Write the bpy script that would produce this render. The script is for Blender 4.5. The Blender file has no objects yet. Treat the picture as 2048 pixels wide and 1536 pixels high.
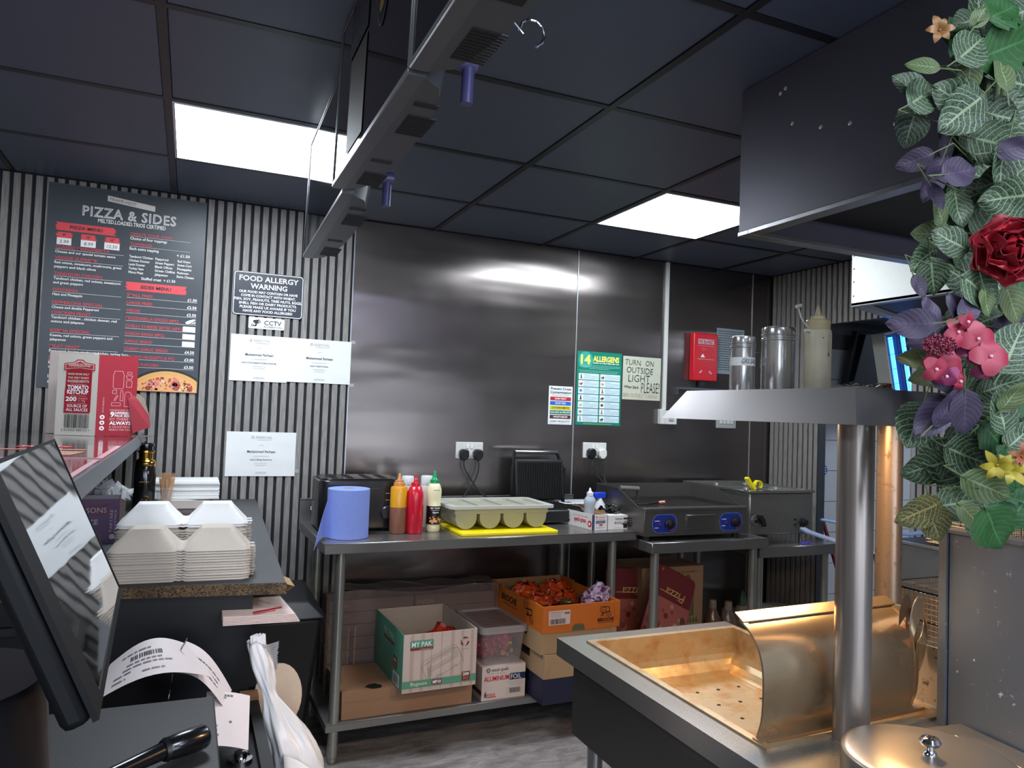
import bpy, bmesh, math, random
from mathutils import Vector, Matrix
PI = math.pi
V = Vector
sc = bpy.context.scene
COL = sc.collection
rnd = random.Random(7)

# ------------------------------------------------------------------ camera
cam_d = bpy.data.cameras.new('camera')
cam = bpy.data.objects.new('camera', cam_d)
COL.objects.link(cam)
cam_d.sensor_fit = 'HORIZONTAL'
cam_d.sensor_width = 36.0
cam_d.lens = 36.0 * 1474.447 / 2048.0
cam_d.clip_start = 0.02
_yaw, _pit, _rol = math.radians(23.5513), math.radians(2.26005), math.radians(2.11256)
_f = V((math.sin(_yaw)*math.cos(_pit), math.cos(_yaw)*math.cos(_pit), math.sin(_pit)))
_r = V((math.cos(_yaw), -math.sin(_yaw), 0))
_u = _r.cross(_f)
_r2 = math.cos(_rol)*_r + math.sin(_rol)*_u
_u2 = -math.sin(_rol)*_r + math.cos(_rol)*_u
cam.matrix_world = Matrix(((_r2.x, _u2.x, -_f.x, 0), (_r2.y, _u2.y, -_f.y, 0), (_r2.z, _u2.z, -_f.z, 1.45), (0, 0, 0, 1)))
sc.camera = cam

# ------------------------------------------------------------------ world, exposure, lights
w = bpy.data.worlds.new('world'); sc.world = w; w.use_nodes = True
w.node_tree.nodes['Background'].inputs[0].default_value = (0.55, 0.65, 0.8, 1)
w.node_tree.nodes['Background'].inputs[1].default_value = 0.05
w.cycles.sampling_method = 'NONE'
sc.view_settings.view_transform = 'Standard'
sc.view_settings.look = 'None'
sc.view_settings.exposure = 0.92
sc.view_settings.gamma = 1.0
sc.view_settings.use_curve_mapping = False
sc.cycles.use_denoising = True
sc.cycles.max_bounces = 8
sc.cycles.diffuse_bounces = 4
sc.cycles.glossy_bounces = 5
sc.cycles.transparent_max_bounces = 16
sc.cycles.sample_clamp_indirect = 4.0

PANEL_EMIT = 15.0          # ceiling light panels (diffusers emit)
PANEL_COL = (0.84, 0.92, 1.0)
HEAT_W = 7.0               # heat lamps under the gantry
HEAT_COL = (1.0, 0.60, 0.27)
def area(name, loc, rot, sx, sy, watts, col):
    d = bpy.data.lights.new(name, 'AREA'); d.shape = 'RECTANGLE'; d.size = sx; d.size_y = sy
    d.energy = watts; d.color = col
    o = bpy.data.objects.new(name, d); COL.objects.link(o); o.location = loc; o.rotation_euler = rot
    return o
# panel tiles: (x0, y0) of each lit 600 mm ceiling tile; all after the first two are unseen, added for brightness
PANELS = [(-0.11, 2.55), (1.78, 2.55), (3.03, 0.73), (-1.37, 0.73), (0.515, -.49), (-1.37, -1.71), (1.78, -1.71), (0.515, -2.32)]

# ------------------------------------------------------------------ mesh builder
class MB:
    def __init__(s):
        s.v = []; s.f = []; s.m = []; s.uv = {}
    def add(s, vs, fs, m=0):
        b = len(s.v); s.v += [V(p) for p in vs]
        for f in fs:
            s.f.append([b+i for i in f]); s.m.append(m)
        return b
    def quad(s, a, b, c, d, m=0): s.add([a, b, c, d], [(0, 1, 2, 3)], m)
    def hexa(s, p, m=0):      # 8 points: bottom 4 (ccw), top 4
        s.add(p, [(3, 2, 1, 0), (4, 5, 6, 7), (0, 1, 5, 4), (1, 2, 6, 5), (2, 3, 7, 6), (3, 0, 4, 7)], m)
    def box(s, x0, x1, y0, y1, z0, z1, m=0):
        s.hexa([(x0,y0,z0),(x1,y0,z0),(x1,y1,z0),(x0,y1,z0),(x0,y0,z1),(x1,y0,z1),(x1,y1,z1),(x0,y1,z1)], m)
    def obox(s, c, size, M=None, m=0):
        hx, hy, hz = size[0]/2, size[1]/2, size[2]/2
        p = [V(q) for q in ((-hx,-hy,-hz),(hx,-hy,-hz),(hx,hy,-hz),(-hx,hy,-hz),(-hx,-hy,hz),(hx,-hy,hz),(hx,hy,hz),(-hx,hy,hz))]
        if M is not None: p = [M @ q for q in p]
        s.hexa([q + V(c) for q in p], m)
    def cyl(s, a, b, r0, r1=None, n=16, m=0, caps=True):
        a, b = V(a), V(b); r1 = r0 if r1 is None else r1
        d = (b-a).normalized(); t = V((1,0,0)) if abs(d.x) < .9 else V((0,1,0))
        u = d.cross(t).normalized(); w_ = d.cross(u)
        vs = []
        for c, r in ((a, r0), (b, r1)):
            for i in range(n):
                an = 2*PI*i/n; vs.append(c + u*math.cos(an)*r + w_*math.sin(an)*r)
        fs = [(i, (i+1) % n, n+(i+1) % n, n+i) for i in range(n)]
        if caps: fs += [tuple(range(n-1, -1, -1)), tuple(range(n, 2*n))]
        s.add(vs, fs, m)
    def lathe(s, c, prof, n=24, m=0, axis=(0,0,1), sx=1.0, sy=1.0, close=False):
        # prof: list of (r, h[, mat]); axis direction
        c = V(c); d = V(axis).normalized(); t = V((1,0,0)) if abs(d.x) < .9 else V((0,1,0))
        u = (t - d*t.dot(d)).normalized(); w_ = d.cross(u)
        vs = []
        for p in prof:
            for i in range(n):
                an = 2*PI*i/n; vs.append(c + u*math.cos(an)*p[0]*sx + w_*math.sin(an)*p[0]*sy + d*p[1])
        b = len(s.v); s.v += vs
        for k in range(len(prof)-1):
            mm = prof[k][2] if len(prof[k]) > 2 else m
            for i in range(n):
                j = (i+1) % n
                s.f.append([b+k*n+i, b+k*n+j, b+(k+1)*n+j, b+(k+1)*n+i]); s.m.append(mm)
        for k, rev in ((0, True), (len(prof)-1, False)):
            if prof[k][0] > 1e-5:
                q = [b+k*n+i for i in range(n)]
                mm = prof[k][2] if len(prof[k]) > 2 else m
                s.f.append(q[::-1] if rev else q); s.m.append(mm)
    def tube(s, pts, r, n=8, m=0, closed=False):
        pts = [V(p) for p in pts]; N = len(pts); rs = r if isinstance(r, (list, tuple)) else [r]*N
        vs = []; up = None
        for i, p in enumerate(pts):
            a = pts[i-1] if (i > 0 or closed) else p
            b_ = pts[(i+1) % N] if (i < N-1 or closed) else p
            d = (b_-a).normalized()
            if up is None:
                t = V((0,0,1)) if abs(d.z) < .9 else V((1,0,0)); up = (t - d*t.dot(d)).normalized()
            else: up = (up - d*up.dot(d)).normalized()
            w_ = d.cross(up)
            for k in range(n):
                an = 2*PI*k/n; vs.append(p + up*math.cos(an)*rs[i] + w_*math.sin(an)*rs[i])
        fs = []
        for i in range(N if closed else N-1):
            for k in range(n):
                j = (i+1) % N
                fs.append((i*n+k, j*n+k, j*n+(k+1) % n, i*n+(k+1) % n))
        if not closed: fs += [tuple(range(n)), tuple(range((N-1)*n+n-1, (N-1)*n-1, -1))]
        s.add(vs, fs, m)
    def prism(s, poly, ext, m=0):   # poly: 3D points in a plane, ext: extrusion vector
        n = len(poly); e = V(ext); p = [V(q) for q in poly]
        s.add(p + [q+e for q in p], [tuple(range(n-1, -1, -1)), tuple(range(n, 2*n))] + [(i, (i+1) % n, n+(i+1) % n, n+i) for i in range(n)], m)
    def grid(s, fn, nu, nv, m=0, uv=False, wrap=False):
        b = len(s.v)
        for j in range(nv+1):
            for i in range(nu+1):
                s.v.append(V(fn(i/nu, j/nv)))
                if uv: s.uv[b + j*(nu+1)+i] = (i/nu, j/nv)
        for j in range(nv):
            for i in range(nu):
                a = b + j*(nu+1)+i
                s.f.append([a, a+1, a+nu+2, a+nu+1]); s.m.append(m)
    def shell(s, fn, nu, nv, th, m=0):   # thin curved sheet with thickness
        g = [[V(fn(i/nu, j/nv)) for i in range(nu+1)] for j in range(nv+1)]
        def nor(i, j):
            a = g[j][min(i+1, nu)] - g[j][max(i-1, 0)]; b_ = g[min(j+1, nv)][i] - g[max(j-1, 0)][i]
            c = a.cross(b_); return c.normalized() if c.length > 1e-12 else V((0,0,1))
        vs = [g[j][i] for j in range(nv+1) for i in range(nu+1)]
        vs += [g[j][i] - nor(i, j)*th for j in range(nv+1) for i in range(nu+1)]
        W = nu+1; O = W*(nv+1); fs = []
        for j in range(nv):
            for i in range(nu):
                a = j*W+i; fs += [(a, a+1, a+W+1, a+W), (O+a, O+a+W, O+a+W+1, O+a+1)]
        for i in range(nu): fs += [(i, O+i, O+i+1, i+1), (nv*W+i, nv*W+i+1, O+nv*W+i+1, O+nv*W+i)]
        for j in range(nv): fs += [(j*W, (j+1)*W, O+(j+1)*W, O+j*W), (j*W+nu, O+j*W+nu, O+(j+1)*W+nu, (j+1)*W+nu)]
        s.add(vs, fs, m)

def mesh_of(mb, mats, L=None, smooth=True, angle=35):
    me = bpy.data.meshes.new('m')
    vs = [(L @ p) for p in mb.v] if L is not None else mb.v
    me.from_pydata([tuple(p) for p in vs], [], mb.f)
    if not isinstance(mats, (list, tuple)): mats = [mats]
    for m in mats: me.materials.append(m)
    me.polygons.foreach_set('material_index', mb.m)
    if mb.uv:
        uvl = me.uv_layers.new(name='UVMap')
        for lp in me.loops:
            uvl.data[lp.index].uv = mb.uv.get(lp.vertex_index, (0, 0))
    me.update()
    if smooth:
        me.polygons.foreach_set('use_smooth', [True]*len(me.polygons))
        me.set_sharp_from_angle(angle=math.radians(angle))
    return me

WORLD = {}      # object name -> world matrix of things
def root_mat(o):
    while o.parent is not None: o = o.parent
    return WORLD.get(o.name, Matrix.Identity(4))
def obj(name, mb, mats, parent=None, bevel=0, seg=2, smooth=True, world=True, label=None, kind=None, angle=35, at=None):
    L = None
    if parent is not None and world:
        L = root_mat(parent).inverted()
    if at is not None: L = Matrix.Translation(-V(at)) if L is None else L
    me = mesh_of(mb, mats, L, smooth, angle)
    me.name = name
    o = bpy.data.objects.new(name, me); COL.objects.link(o)
    if at is not None and parent is None:
        o.location = at; WORLD[o.name] = Matrix.Translation(V(at))
    if parent is not None: o.parent = parent
    if bevel:
        b = o.modifiers.new('bevel', 'BEVEL'); b.width = bevel; b.segments = seg; b.limit_method = 'ANGLE'; b.angle_limit = math.radians(40)
        b.harden_normals = False
    if label: o['label'] = label
    if kind: o['kind'] = kind
    return o
def thing(name, label, cat, loc=(0,0,0), rz=0, group=None, rot=None):
    o = bpy.data.objects.new(name, None); COL.objects.link(o)
    o.empty_display_size = .05
    o.location = loc; o.rotation_euler = rot if rot is not None else (0, 0, rz)
    R = (rot if rot is not None else (0, 0, rz))
    from mathutils import Euler
    WORLD[o.name] = Matrix.Translation(V(loc)) @ Euler(R).to_matrix().to_4x4()
    o['label'] = label; o['category'] = cat
    if group: o['group'] = group
    return o
def tag(o, label, cat, group=None):
    o['label'] = label; o['category'] = cat
    if group: o['group'] = group
    return o
def struct(name, mb, mats, parent=None, **k):
    o = obj(name, mb, mats, parent, **k)
    if parent is None: o['kind'] = 'structure'
    return o
def inst(src, name, parent, mat=None):
    o = bpy.data.objects.new(name, src.data); COL.objects.link(o); o.parent = parent
    for md in src.modifiers:
        n = o.modifiers.new(md.name, md.type)
        if md.type == 'BEVEL': n.width = md.width; n.segments = md.segments; n.limit_method = 'ANGLE'; n.angle_limit = md.angle_limit
    if mat is not None: o.matrix_local = mat
    return o
def copy_thing(root, loc, rz=0, label=None, scale=None):
    r = root.copy(); COL.objects.link(r); r.location = loc; r.rotation_euler = (0, 0, rz)
    if label: r['label'] = label
    if scale: r.scale = scale
    for ch in list(root.children):
        c = ch.copy(); COL.objects.link(c); c.parent = r
        for g in list(ch.children):
            d = g.copy(); COL.objects.link(d); d.parent = c
    return r

# ------------------------------------------------------------------ materials
MATS = {}
def _nt(name):
    m = bpy.data.materials.new(name); m.use_nodes = True; nt = m.node_tree
    return m, nt, nt.nodes['Principled BSDF']
def lin(h):
    if isinstance(h, str):
        h = h.lstrip('#'); c = [int(h[i:i+2], 16)/255 for i in (0, 2, 4)]
        return tuple(x/12.92 if x <= .04045 else ((x+.055)/1.055)**2.4 for x in c)
    return h
def mat(name, col, rough=.5, metal=0.0, var=.08, scale=30, bump=0.0, bscale=None, spec=None, trans=0.0, emit=0.0, coat=0.0, alpha=1.0, sub=0.0, stretch=None, ior=None, rvar=0.0, bdist=.002):
    if name in MATS: return MATS[name]
    m, nt, p = _nt(name); N = nt.nodes; Lk = nt.links; c = lin(col)
    tc = N.new('ShaderNodeTexCoord'); mp = N.new('ShaderNodeMapping'); Lk.new(tc.outputs['Object'], mp.inputs[0])
    if stretch: mp.inputs['Scale'].default_value = stretch
    nz = N.new('ShaderNodeTexNoise'); nz.inputs['Scale'].default_value = scale; nz.inputs['Detail'].default_value = 4
    Lk.new(mp.outputs[0], nz.inputs['Vector'])
    mx = N.new('ShaderNodeMix'); mx.data_type = 'RGBA'
    mx.inputs[6].default_value = (*[x*(1-var) for x in c], 1); mx.inputs[7].default_value = (*[min(1, x*(1+var)) for x in c], 1)
    Lk.new(nz.outputs[0], mx.inputs[0]); Lk.new(mx.outputs[2], p.inputs['Base Color'])
    p.inputs['Roughness'].default_value = rough; p.inputs['Metallic'].default_value = metal
    if rvar:
        mr = N.new('ShaderNodeMapRange'); mr.inputs[3].default_value = rough-rvar; mr.inputs[4].default_value = rough+rvar
        Lk.new(nz.outputs[0], mr.inputs[0]); Lk.new(mr.outputs[0], p.inputs['Roughness'])
    if spec is not None: p.inputs['Specular IOR Level'].default_value = spec
    if trans: p.inputs['Transmission Weight'].default_value = trans
    if ior: p.inputs['IOR'].default_value = ior
    if coat: p.inputs['Coat Weight'].default_value = coat; p.inputs['Coat Roughness'].default_value = .08
    if alpha < 1: p.inputs['Alpha'].default_value = alpha
    if sub: p.inputs['Subsurface Weight'].default_value = sub; p.inputs['Subsurface Radius'].default_value = (.01, .006, .004)
    if emit: p.inputs['Emission Color'].default_value = (*c, 1); p.inputs['Emission Strength'].default_value = emit
    if bump:
        nb = N.new('ShaderNodeTexNoise'); nb.inputs['Scale'].default_value = bscale or scale; nb.inputs['Detail'].default_value = 3
        Lk.new(mp.outputs[0], nb.inputs['Vector'])
        b = N.new('ShaderNodeBump'); b.inputs['Strength'].default_value = bump; b.inputs['Distance'].default_value = bdist
        Lk.new(nb.outputs[0], b.inputs['Height']); Lk.new(b.outputs[0], p.inputs['Normal'])
    MATS[name] = m
    return m
def steel(name, col, rough, waves=0.0, wscale=(1,1,1), smudge=.1, brush=(60, 60, 1.5), bstr=.02, stain=None, aniso=0.0, wsc=1.4, wd=.02, tang=(0,0,1), met=.74):
    """brushed stainless steel: long scratches, gentle dents, smudges"""
    if name in MATS: return MATS[name]
    m, nt, p = _nt(name); N = nt.nodes; Lk = nt.links; c = lin(col)
    tc = N.new('ShaderNodeTexCoord')
    g = N.new('ShaderNodeNewGeometry')
    mp = N.new('ShaderNodeMapping'); Lk.new(g.outputs['Position'], mp.inputs[0]); mp.inputs['Scale'].default_value = brush
    nz = N.new('ShaderNodeTexNoise'); nz.inputs['Scale'].default_value = 2; nz.inputs['Detail'].default_value = 2; Lk.new(mp.outputs[0], nz.inputs['Vector'])
    n2 = N.new('ShaderNodeTexNoise'); n2.inputs['Scale'].default_value = 3.0; n2.inputs['Detail'].default_value = 4; n2.inputs['Roughness'].default_value = .5; Lk.new(g.outputs['Position'], n2.inputs['Vector'])
    add = N.new('ShaderNodeMath'); add.operation = 'MULTIPLY_ADD'; add.inputs[1].default_value = .08; Lk.new(nz.outputs[0], add.inputs[0])
    mul = N.new('ShaderNodeMath'); mul.operation = 'MULTIPLY'; mul.inputs[1].default_value = .92; Lk.new(n2.outputs[0], mul.inputs[0]); Lk.new(mul.outputs[0], add.inputs[2])
    mr = N.new('ShaderNodeMapRange'); mr.inputs[1].default_value = .3; mr.inputs[2].default_value = .7; mr.inputs[3].default_value = rough-smudge; mr.inputs[4].default_value = rough+smudge
    Lk.new(add.outputs[0], mr.inputs[0]); Lk.new(mr.outputs[0], p.inputs['Roughness'])
    mx = N.new('ShaderNodeMix'); mx.data_type = 'RGBA'; mx.inputs[6].default_value = (*[x*.92 for x in c], 1); mx.inputs[7].default_value = (*[min(1, x*1.06) for x in c], 1)
    Lk.new(n2.outputs[0], mx.inputs[0]); last = mx.outputs[2]
    if stain:
        scol, sscale, lo, hi = stain
        n3 = N.new('ShaderNodeTexNoise'); n3.inputs['Scale'].default_value = sscale; n3.inputs['Detail'].default_value = 5; n3.inputs['Roughness'].default_value = .6; Lk.new(g.outputs['Position'], n3.inputs['Vector'])
        r3 = N.new('ShaderNodeMapRange'); r3.inputs[1].default_value = lo; r3.inputs[2].default_value = hi; Lk.new(n3.outputs[0], r3.inputs[0])
        m3 = N.new('ShaderNodeMix'); m3.data_type = 'RGBA'; m3.inputs[7].default_value = (*lin(scol), 1)
        Lk.new(r3.outputs[0], m3.inputs[0]); Lk.new(last, m3.inputs[6]); last = m3.outputs[2]
        m4 = N.new('ShaderNodeMath'); m4.operation = 'MULTIPLY_ADD'; m4.inputs[1].default_value = -.5*met; m4.inputs[2].default_value = met
        Lk.new(r3.outputs[0], m4.inputs[0]); Lk.new(m4.outputs[0], p.inputs['Metallic'])
    else: p.inputs['Metallic'].default_value = met
    Lk.new(last, p.inputs['Base Color'])
    if aniso:
        p.inputs['Anisotropic'].default_value = aniso
        cx = N.new('ShaderNodeCombineXYZ')
        for i in range(3): cx.inputs[i].default_value = tang[i]
        Lk.new(cx.outputs[0], p.inputs['Tangent'])
    nrm = None
    if waves:
        mw = N.new('ShaderNodeMapping'); mw.inputs['Scale'].default_value = wscale; Lk.new(g.outputs['Position'], mw.inputs[0])
        nw = N.new('ShaderNodeTexNoise'); nw.inputs['Scale'].default_value = wsc; nw.inputs['Detail'].default_value = 1.5; Lk.new(mw.outputs[0], nw.inputs['Vector'])
        b2 = N.new('ShaderNodeBump'); b2.inputs['Strength'].default_value = waves; b2.inputs['Distance'].default_value = wd
        Lk.new(nw.outputs[0], b2.inputs['Height']); nrm = b2.outputs[0]
    if nrm: Lk.new(nrm, p.inputs['Normal'])
    MATS[name] = m
    return m
def emitter(name, col, strength, sampling='NONE'):
    if name in MATS: return MATS[name]
    m, nt, p = _nt(name)
    p.inputs['Base Color'].default_value = (.8, .8, .8, 1)
    p.inputs['Emission Color'].default_value = (*lin(col), 1); p.inputs['Emission Strength'].default_value = strength
    m.cycles.emission_sampling = sampling
    MATS[name] = m; return m
def glass(name, col=(1,1,1), rough=.02, alpha=.25):
    """thin clear plastic: mostly see-through with a glossy surface"""
    if name in MATS: return MATS[name]
    m, nt, p = _nt(name); N = nt.nodes; Lk = nt.links
    p.inputs['Base Color'].default_value = (*lin(col), 1); p.inputs['Roughness'].default_value = rough
    nz = N.new('ShaderNodeTexNoise'); nz.inputs['Scale'].default_value = 25
    mr = N.new('ShaderNodeMapRange'); mr.inputs[3].default_value = max(0, alpha-.12); mr.inputs[4].default_value = min(1, alpha+.12)
    Lk.new(nz.outputs[0], mr.inputs[0]); Lk.new(mr.outputs[0], p.inputs['Alpha'])
    MATS[name] = m; return m

# ------------------------------------------------------------------ flat print: lettering and marks
_gl = {}
def text_mesh(s, bold=0.0, spacing=1.0):
    key = (s, bold, spacing)
    if key in _gl: return _gl[key]
    cu = bpy.data.curves.new('t', 'FONT'); cu.body = s; cu.size = 1.0; cu.resolution_u = 2; cu.offset = bold; cu.space_character = spacing
    cu.fill_mode = 'FRONT' if hasattr(cu, 'fill_mode') else cu.fill_mode
    o = bpy.data.objects.new('t', cu); COL.objects.link(o)
    bpy.context.view_layer.update()
    dg = bpy.context.evaluated_depsgraph_get(); me = bpy.data.meshes.new_from_object(o.evaluated_get(dg))
    vs = [(v.co.x, v.co.y) for v in me.vertices]; fs = [list(p.vertices) for p in me.polygons]
    bpy.data.objects.remove(o); bpy.data.curves.remove(cu); bpy.data.meshes.remove(me)
    if vs:
        x0 = min(v[0] for v in vs); x1 = max(v[0] for v in vs)
    else: x0 = x1 = 0
    _gl[key] = (vs, fs, x0, x1); return _gl[key]
class Print:
    """draws flat marks in metres on a plane: O top-left corner, U right, D down, N outwards"""
    def __init__(s, O, U, D, N=None, eps=.0006):
        s.O = V(O); s.U = V(U).normalized(); s.D = V(D).normalized(); s.N = V(N) if N else s.D.cross(s.U).normalized()
        s.eps = eps; s.mb = MB(); s.mats = []; s.lv = 1
    def mi(s, m):
        if m not in s.mats: s.mats.append(m)
        return s.mats.index(m)
    def pt(s, u, v, l): return s.O + s.U*u + s.D*v + s.N*(s.eps*l)
    def poly(s, pts, m, l=1):
        q = [s.pt(u, v, l) for u, v in pts]
        # make it face N
        a = sum(pts[i][0]*pts[(i+1) % len(pts)][1] - pts[(i+1) % len(pts)][0]*pts[i][1] for i in range(len(pts)))
        if a > 0: q = q[::-1]
        s.mb.add(q, [tuple(range(len(q)))], s.mi(m))
    def rect(s, u0, v0, u1, v1, m, l=1): s.poly([(u0, v0), (u1, v0), (u1, v1), (u0, v1)], m, l)
    def disc(s, u, v, r, m, l=1, n=16, rv=None):
        rv = rv or r
        s.poly([(u+r*math.cos(2*PI*i/n), v+rv*math.sin(2*PI*i/n)) for i in range(n)], m, l)
    def line(s, pts, wd, m, l=1):
        for (a, b) in zip(pts[:-1], pts[1:]):
            dx, dy = b[0]-a[0], b[1]-a[1]; L = math.hypot(dx, dy) or 1; nx, ny = -dy/L*wd/2, dx/L*wd/2
            s.poly([(a[0]+nx, a[1]+ny), (b[0]+nx, b[1]+ny), (b[0]-nx, b[1]-ny), (a[0]-nx, a[1]-ny)], m, l)
    def text(s, t, u, v, size, m, align='l', width=None, bold=0.0, l=2, shear=0.0, rot=0.0, sp=1.0):
        """v is the baseline; size is the cap height in metres"""
        vs, fs, x0, x1 = text_mesh(t, bold, sp)
        k = size/.70; kx = k
        if width and x1 > x0: kx = width/(x1-x0)
        W = (x1-x0)*kx; off = {'l': 0, 'c': -W/2, 'r': -W}[align]
        mi = s.mi(m); b = len(s.mb.v); cr, sr = math.cos(rot), math.sin(rot)
        for x, y in vs:
            a = (x-x0)*kx + off + shear*y*k; c = -y*k
            s.mb.v.append(s.pt(u + a*cr - c*sr, v + a*sr + c*cr, l))
        flip = s.U.cross(-s.D).dot(s.N) < 0
        for f in fs:
            q = [b+i for i in f]
            s.mb.f.append(q[::-1] if flip else q); s.mb.m.append(mi)
    def barcode(s, u0, v0, u1, v1, m, l=2, seed=3):
        r = random.Random(seed); u = u0
        while u < u1:
            wd = (u1-u0)*r.choice((.008, .012, .02)); s.rect(u, v0, min(u+wd, u1), v1, m, l); u += wd + (u1-u0)*r.choice((.01, .014, .02))
    def scribble(s, u0, v0, u1, h, m, l=2, seed=1, fill=.55):
        """a line of print too small to read: word-shaped dashes"""
        r = random.Random(seed); u = u0
        while u < u1:
            wd = min(r.uniform(1.2, 4.5)*h, u1-u); s.rect(u, v0-h*fill, u+wd, v0, m, l); u += wd + h*.6
    def done(s, name, parent, label=None, cat=None):
        if not s.mb.f: return None
        o = obj(name, s.mb, s.mats, parent, smooth=False)
        if label: o['label'] = label
        return o
def ink(name, col, rough=.45): return mat('ink_'+name, col, rough, var=.03)
K = ink('black', '#15151a'); Wt = ink('white', '#eeeeee'); RED = ink('red', '#b5202c'); CORAL = ink('coral', '#e0424a')
# ================================================================== THE SETTING
WY = 3.72; CZ = 2.40; RX = 3.455
# floor: grey mottled vinyl
def floor_mat():
    m, nt, p = _nt('floor_vinyl'); N = nt.nodes; Lk = nt.links
    g = N.new('ShaderNodeNewGeometry'); mp = N.new('ShaderNodeMapping'); mp.inputs['Scale'].default_value = (3, 9, 1); Lk.new(g.outputs['Position'], mp.inputs[0])
    n1 = N.new('ShaderNodeTexNoise'); n1.inputs['Scale'].default_value = 2.2; n1.inputs['Detail'].default_value = 9; n1.inputs['Roughness'].default_value = .7; n1.inputs['Distortion'].default_value = .6; Lk.new(mp.outputs[0], n1.inputs['Vector'])
    cr = N.new('ShaderNodeValToRGB'); e = cr.color_ramp.elements
    e[0].position = .3; e[0].color = (*lin('#55504f'), 1); e[1].position = .72; e[1].color = (*lin('#a8a2a0'), 1)
    Lk.new(n1.outputs[0], cr.inputs[0]); Lk.new(cr.outputs[0], p.inputs['Base Color']); p.inputs['Roughness'].default_value = .42
    b = N.new('ShaderNodeBump'); b.inputs['Strength'].default_value = .1; Lk.new(n1.outputs[0], b.inputs['Height']); Lk.new(b.outputs[0], p.inputs['Normal'])
    return m
b = MB(); b.box(-2.6, 5.6, -3.0, 3.95, -.05, 0); struct('floor', b, floor_mat())
# ceiling: satin black tiles in a black grid
CT = mat('ceiling_tile_black', '#4f586a', .45, var=.12, scale=6, bump=.12, bscale=90, rvar=.05)
CG = mat('ceiling_grid_black', '#1a1d22', .4, var=.05)
b = MB(); b.box(-2.6, RX, -3.0, WY+.1, CZ+.03, CZ+.08); ceil = struct('ceiling', b, mat('plenum', '#101114', .9))
XS = [-2.63, -2.0, -1.37, -.74, -.11, .515, 1.145, 1.78, 2.405, 3.03, RX]
YS = [-3.0, -2.32, -1.71, -1.10, -.49, .11, .73, 1.34, 1.945, 2.55, 3.16, WY]
tile_cache = {}
for i in range(len(XS)-1):
    for j in range(len(YS)-1):
        x0, x1, y0, y1 = XS[i]+.012, XS[i+1]-.012, YS[j]+.012, YS[j+1]-.012
        if any(abs(px-XS[i]) < .05 and abs(py-YS[j]) < .05 for px, py in PANELS): continue
        key = (round(x1-x0, 3), round(y1-y0, 3))
        if key not in tile_cache:
            t = MB(); t.box(-(x1-x0)/2, (x1-x0)/2, -(y1-y0)/2, (y1-y0)/2, 0, .015)
            o = obj('ceiling_tile', t, CT, ceil, world=False, bevel=.003, seg=1); o.location = ((x0+x1)/2, (y0+y1)/2, CZ+.003); tile_cache[key] = o
        else:
            inst(tile_cache[key], 'ceiling_tile', ceil, Matrix.Translation(((x0+x1)/2, (y0+y1)/2, CZ+.003 + rnd.uniform(0, .002))))
for x in XS[1:-1]:
    b = MB(); b.box(x-.012, x+.012, -3.0, WY, CZ, CZ+.02); obj('grid_bar', b, CG, ceil)
for y in YS[1:-1]:
    b = MB(); b.box(-2.6, RX, y-.012, y+.012, CZ+.001, CZ+.02); obj('grid_bar', b, CG, ceil)
# ceiling lights
DIF = emitter('light_diffuser', PANEL_COL, PANEL_EMIT, 'FRONT'); FRM = mat('light_frame_white', '#d8dce0', .4)
names = ['square ceiling light panel over the left slatted wall, beside the hanging screens', 'square ceiling light panel in front of the steel wall, half behind the dark hood',
         'unseen added ceiling light panel over the fryers, hidden behind the hoods', 'unseen added ceiling light panel over the customer side, behind the camera on the left', 'unseen added ceiling light panel right behind the camera',
         'unseen added ceiling light panel at the shop front, left', 'unseen added ceiling light panel at the shop front, right', 'unseen added ceiling light panel by the added street windows']
for (x, y), lb in zip(PANELS, names):
    t = thing('ceiling_light', lb, 'light', (x+.3125, y+.305, CZ))
    x0, x1, y0, y1 = x+.012, x+.613, y+.012, y+.598
    b = MB(); b.quad((x0+.008, y1-.008, CZ+.002), (x1-.008, y1-.008, CZ+.002), (x1-.008, y0+.008, CZ+.002), (x0+.008, y0+.008, CZ+.002)); obj('diffuser', b, DIF, t, smooth=False)
    b = MB()
    b.box(x0, x0+.008, y0, y1, CZ-.002, CZ+.012); b.box(x1-.008, x1, y0, y1, CZ-.002, CZ+.012)
    b.box(x0+.008, x1-.008, y0, y0+.008, CZ-.002, CZ+.012); b.box(x0+.008, x1-.008, y1-.008, y1, CZ-.002, CZ+.012)
    obj('frame', b, FRM, t)

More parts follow.
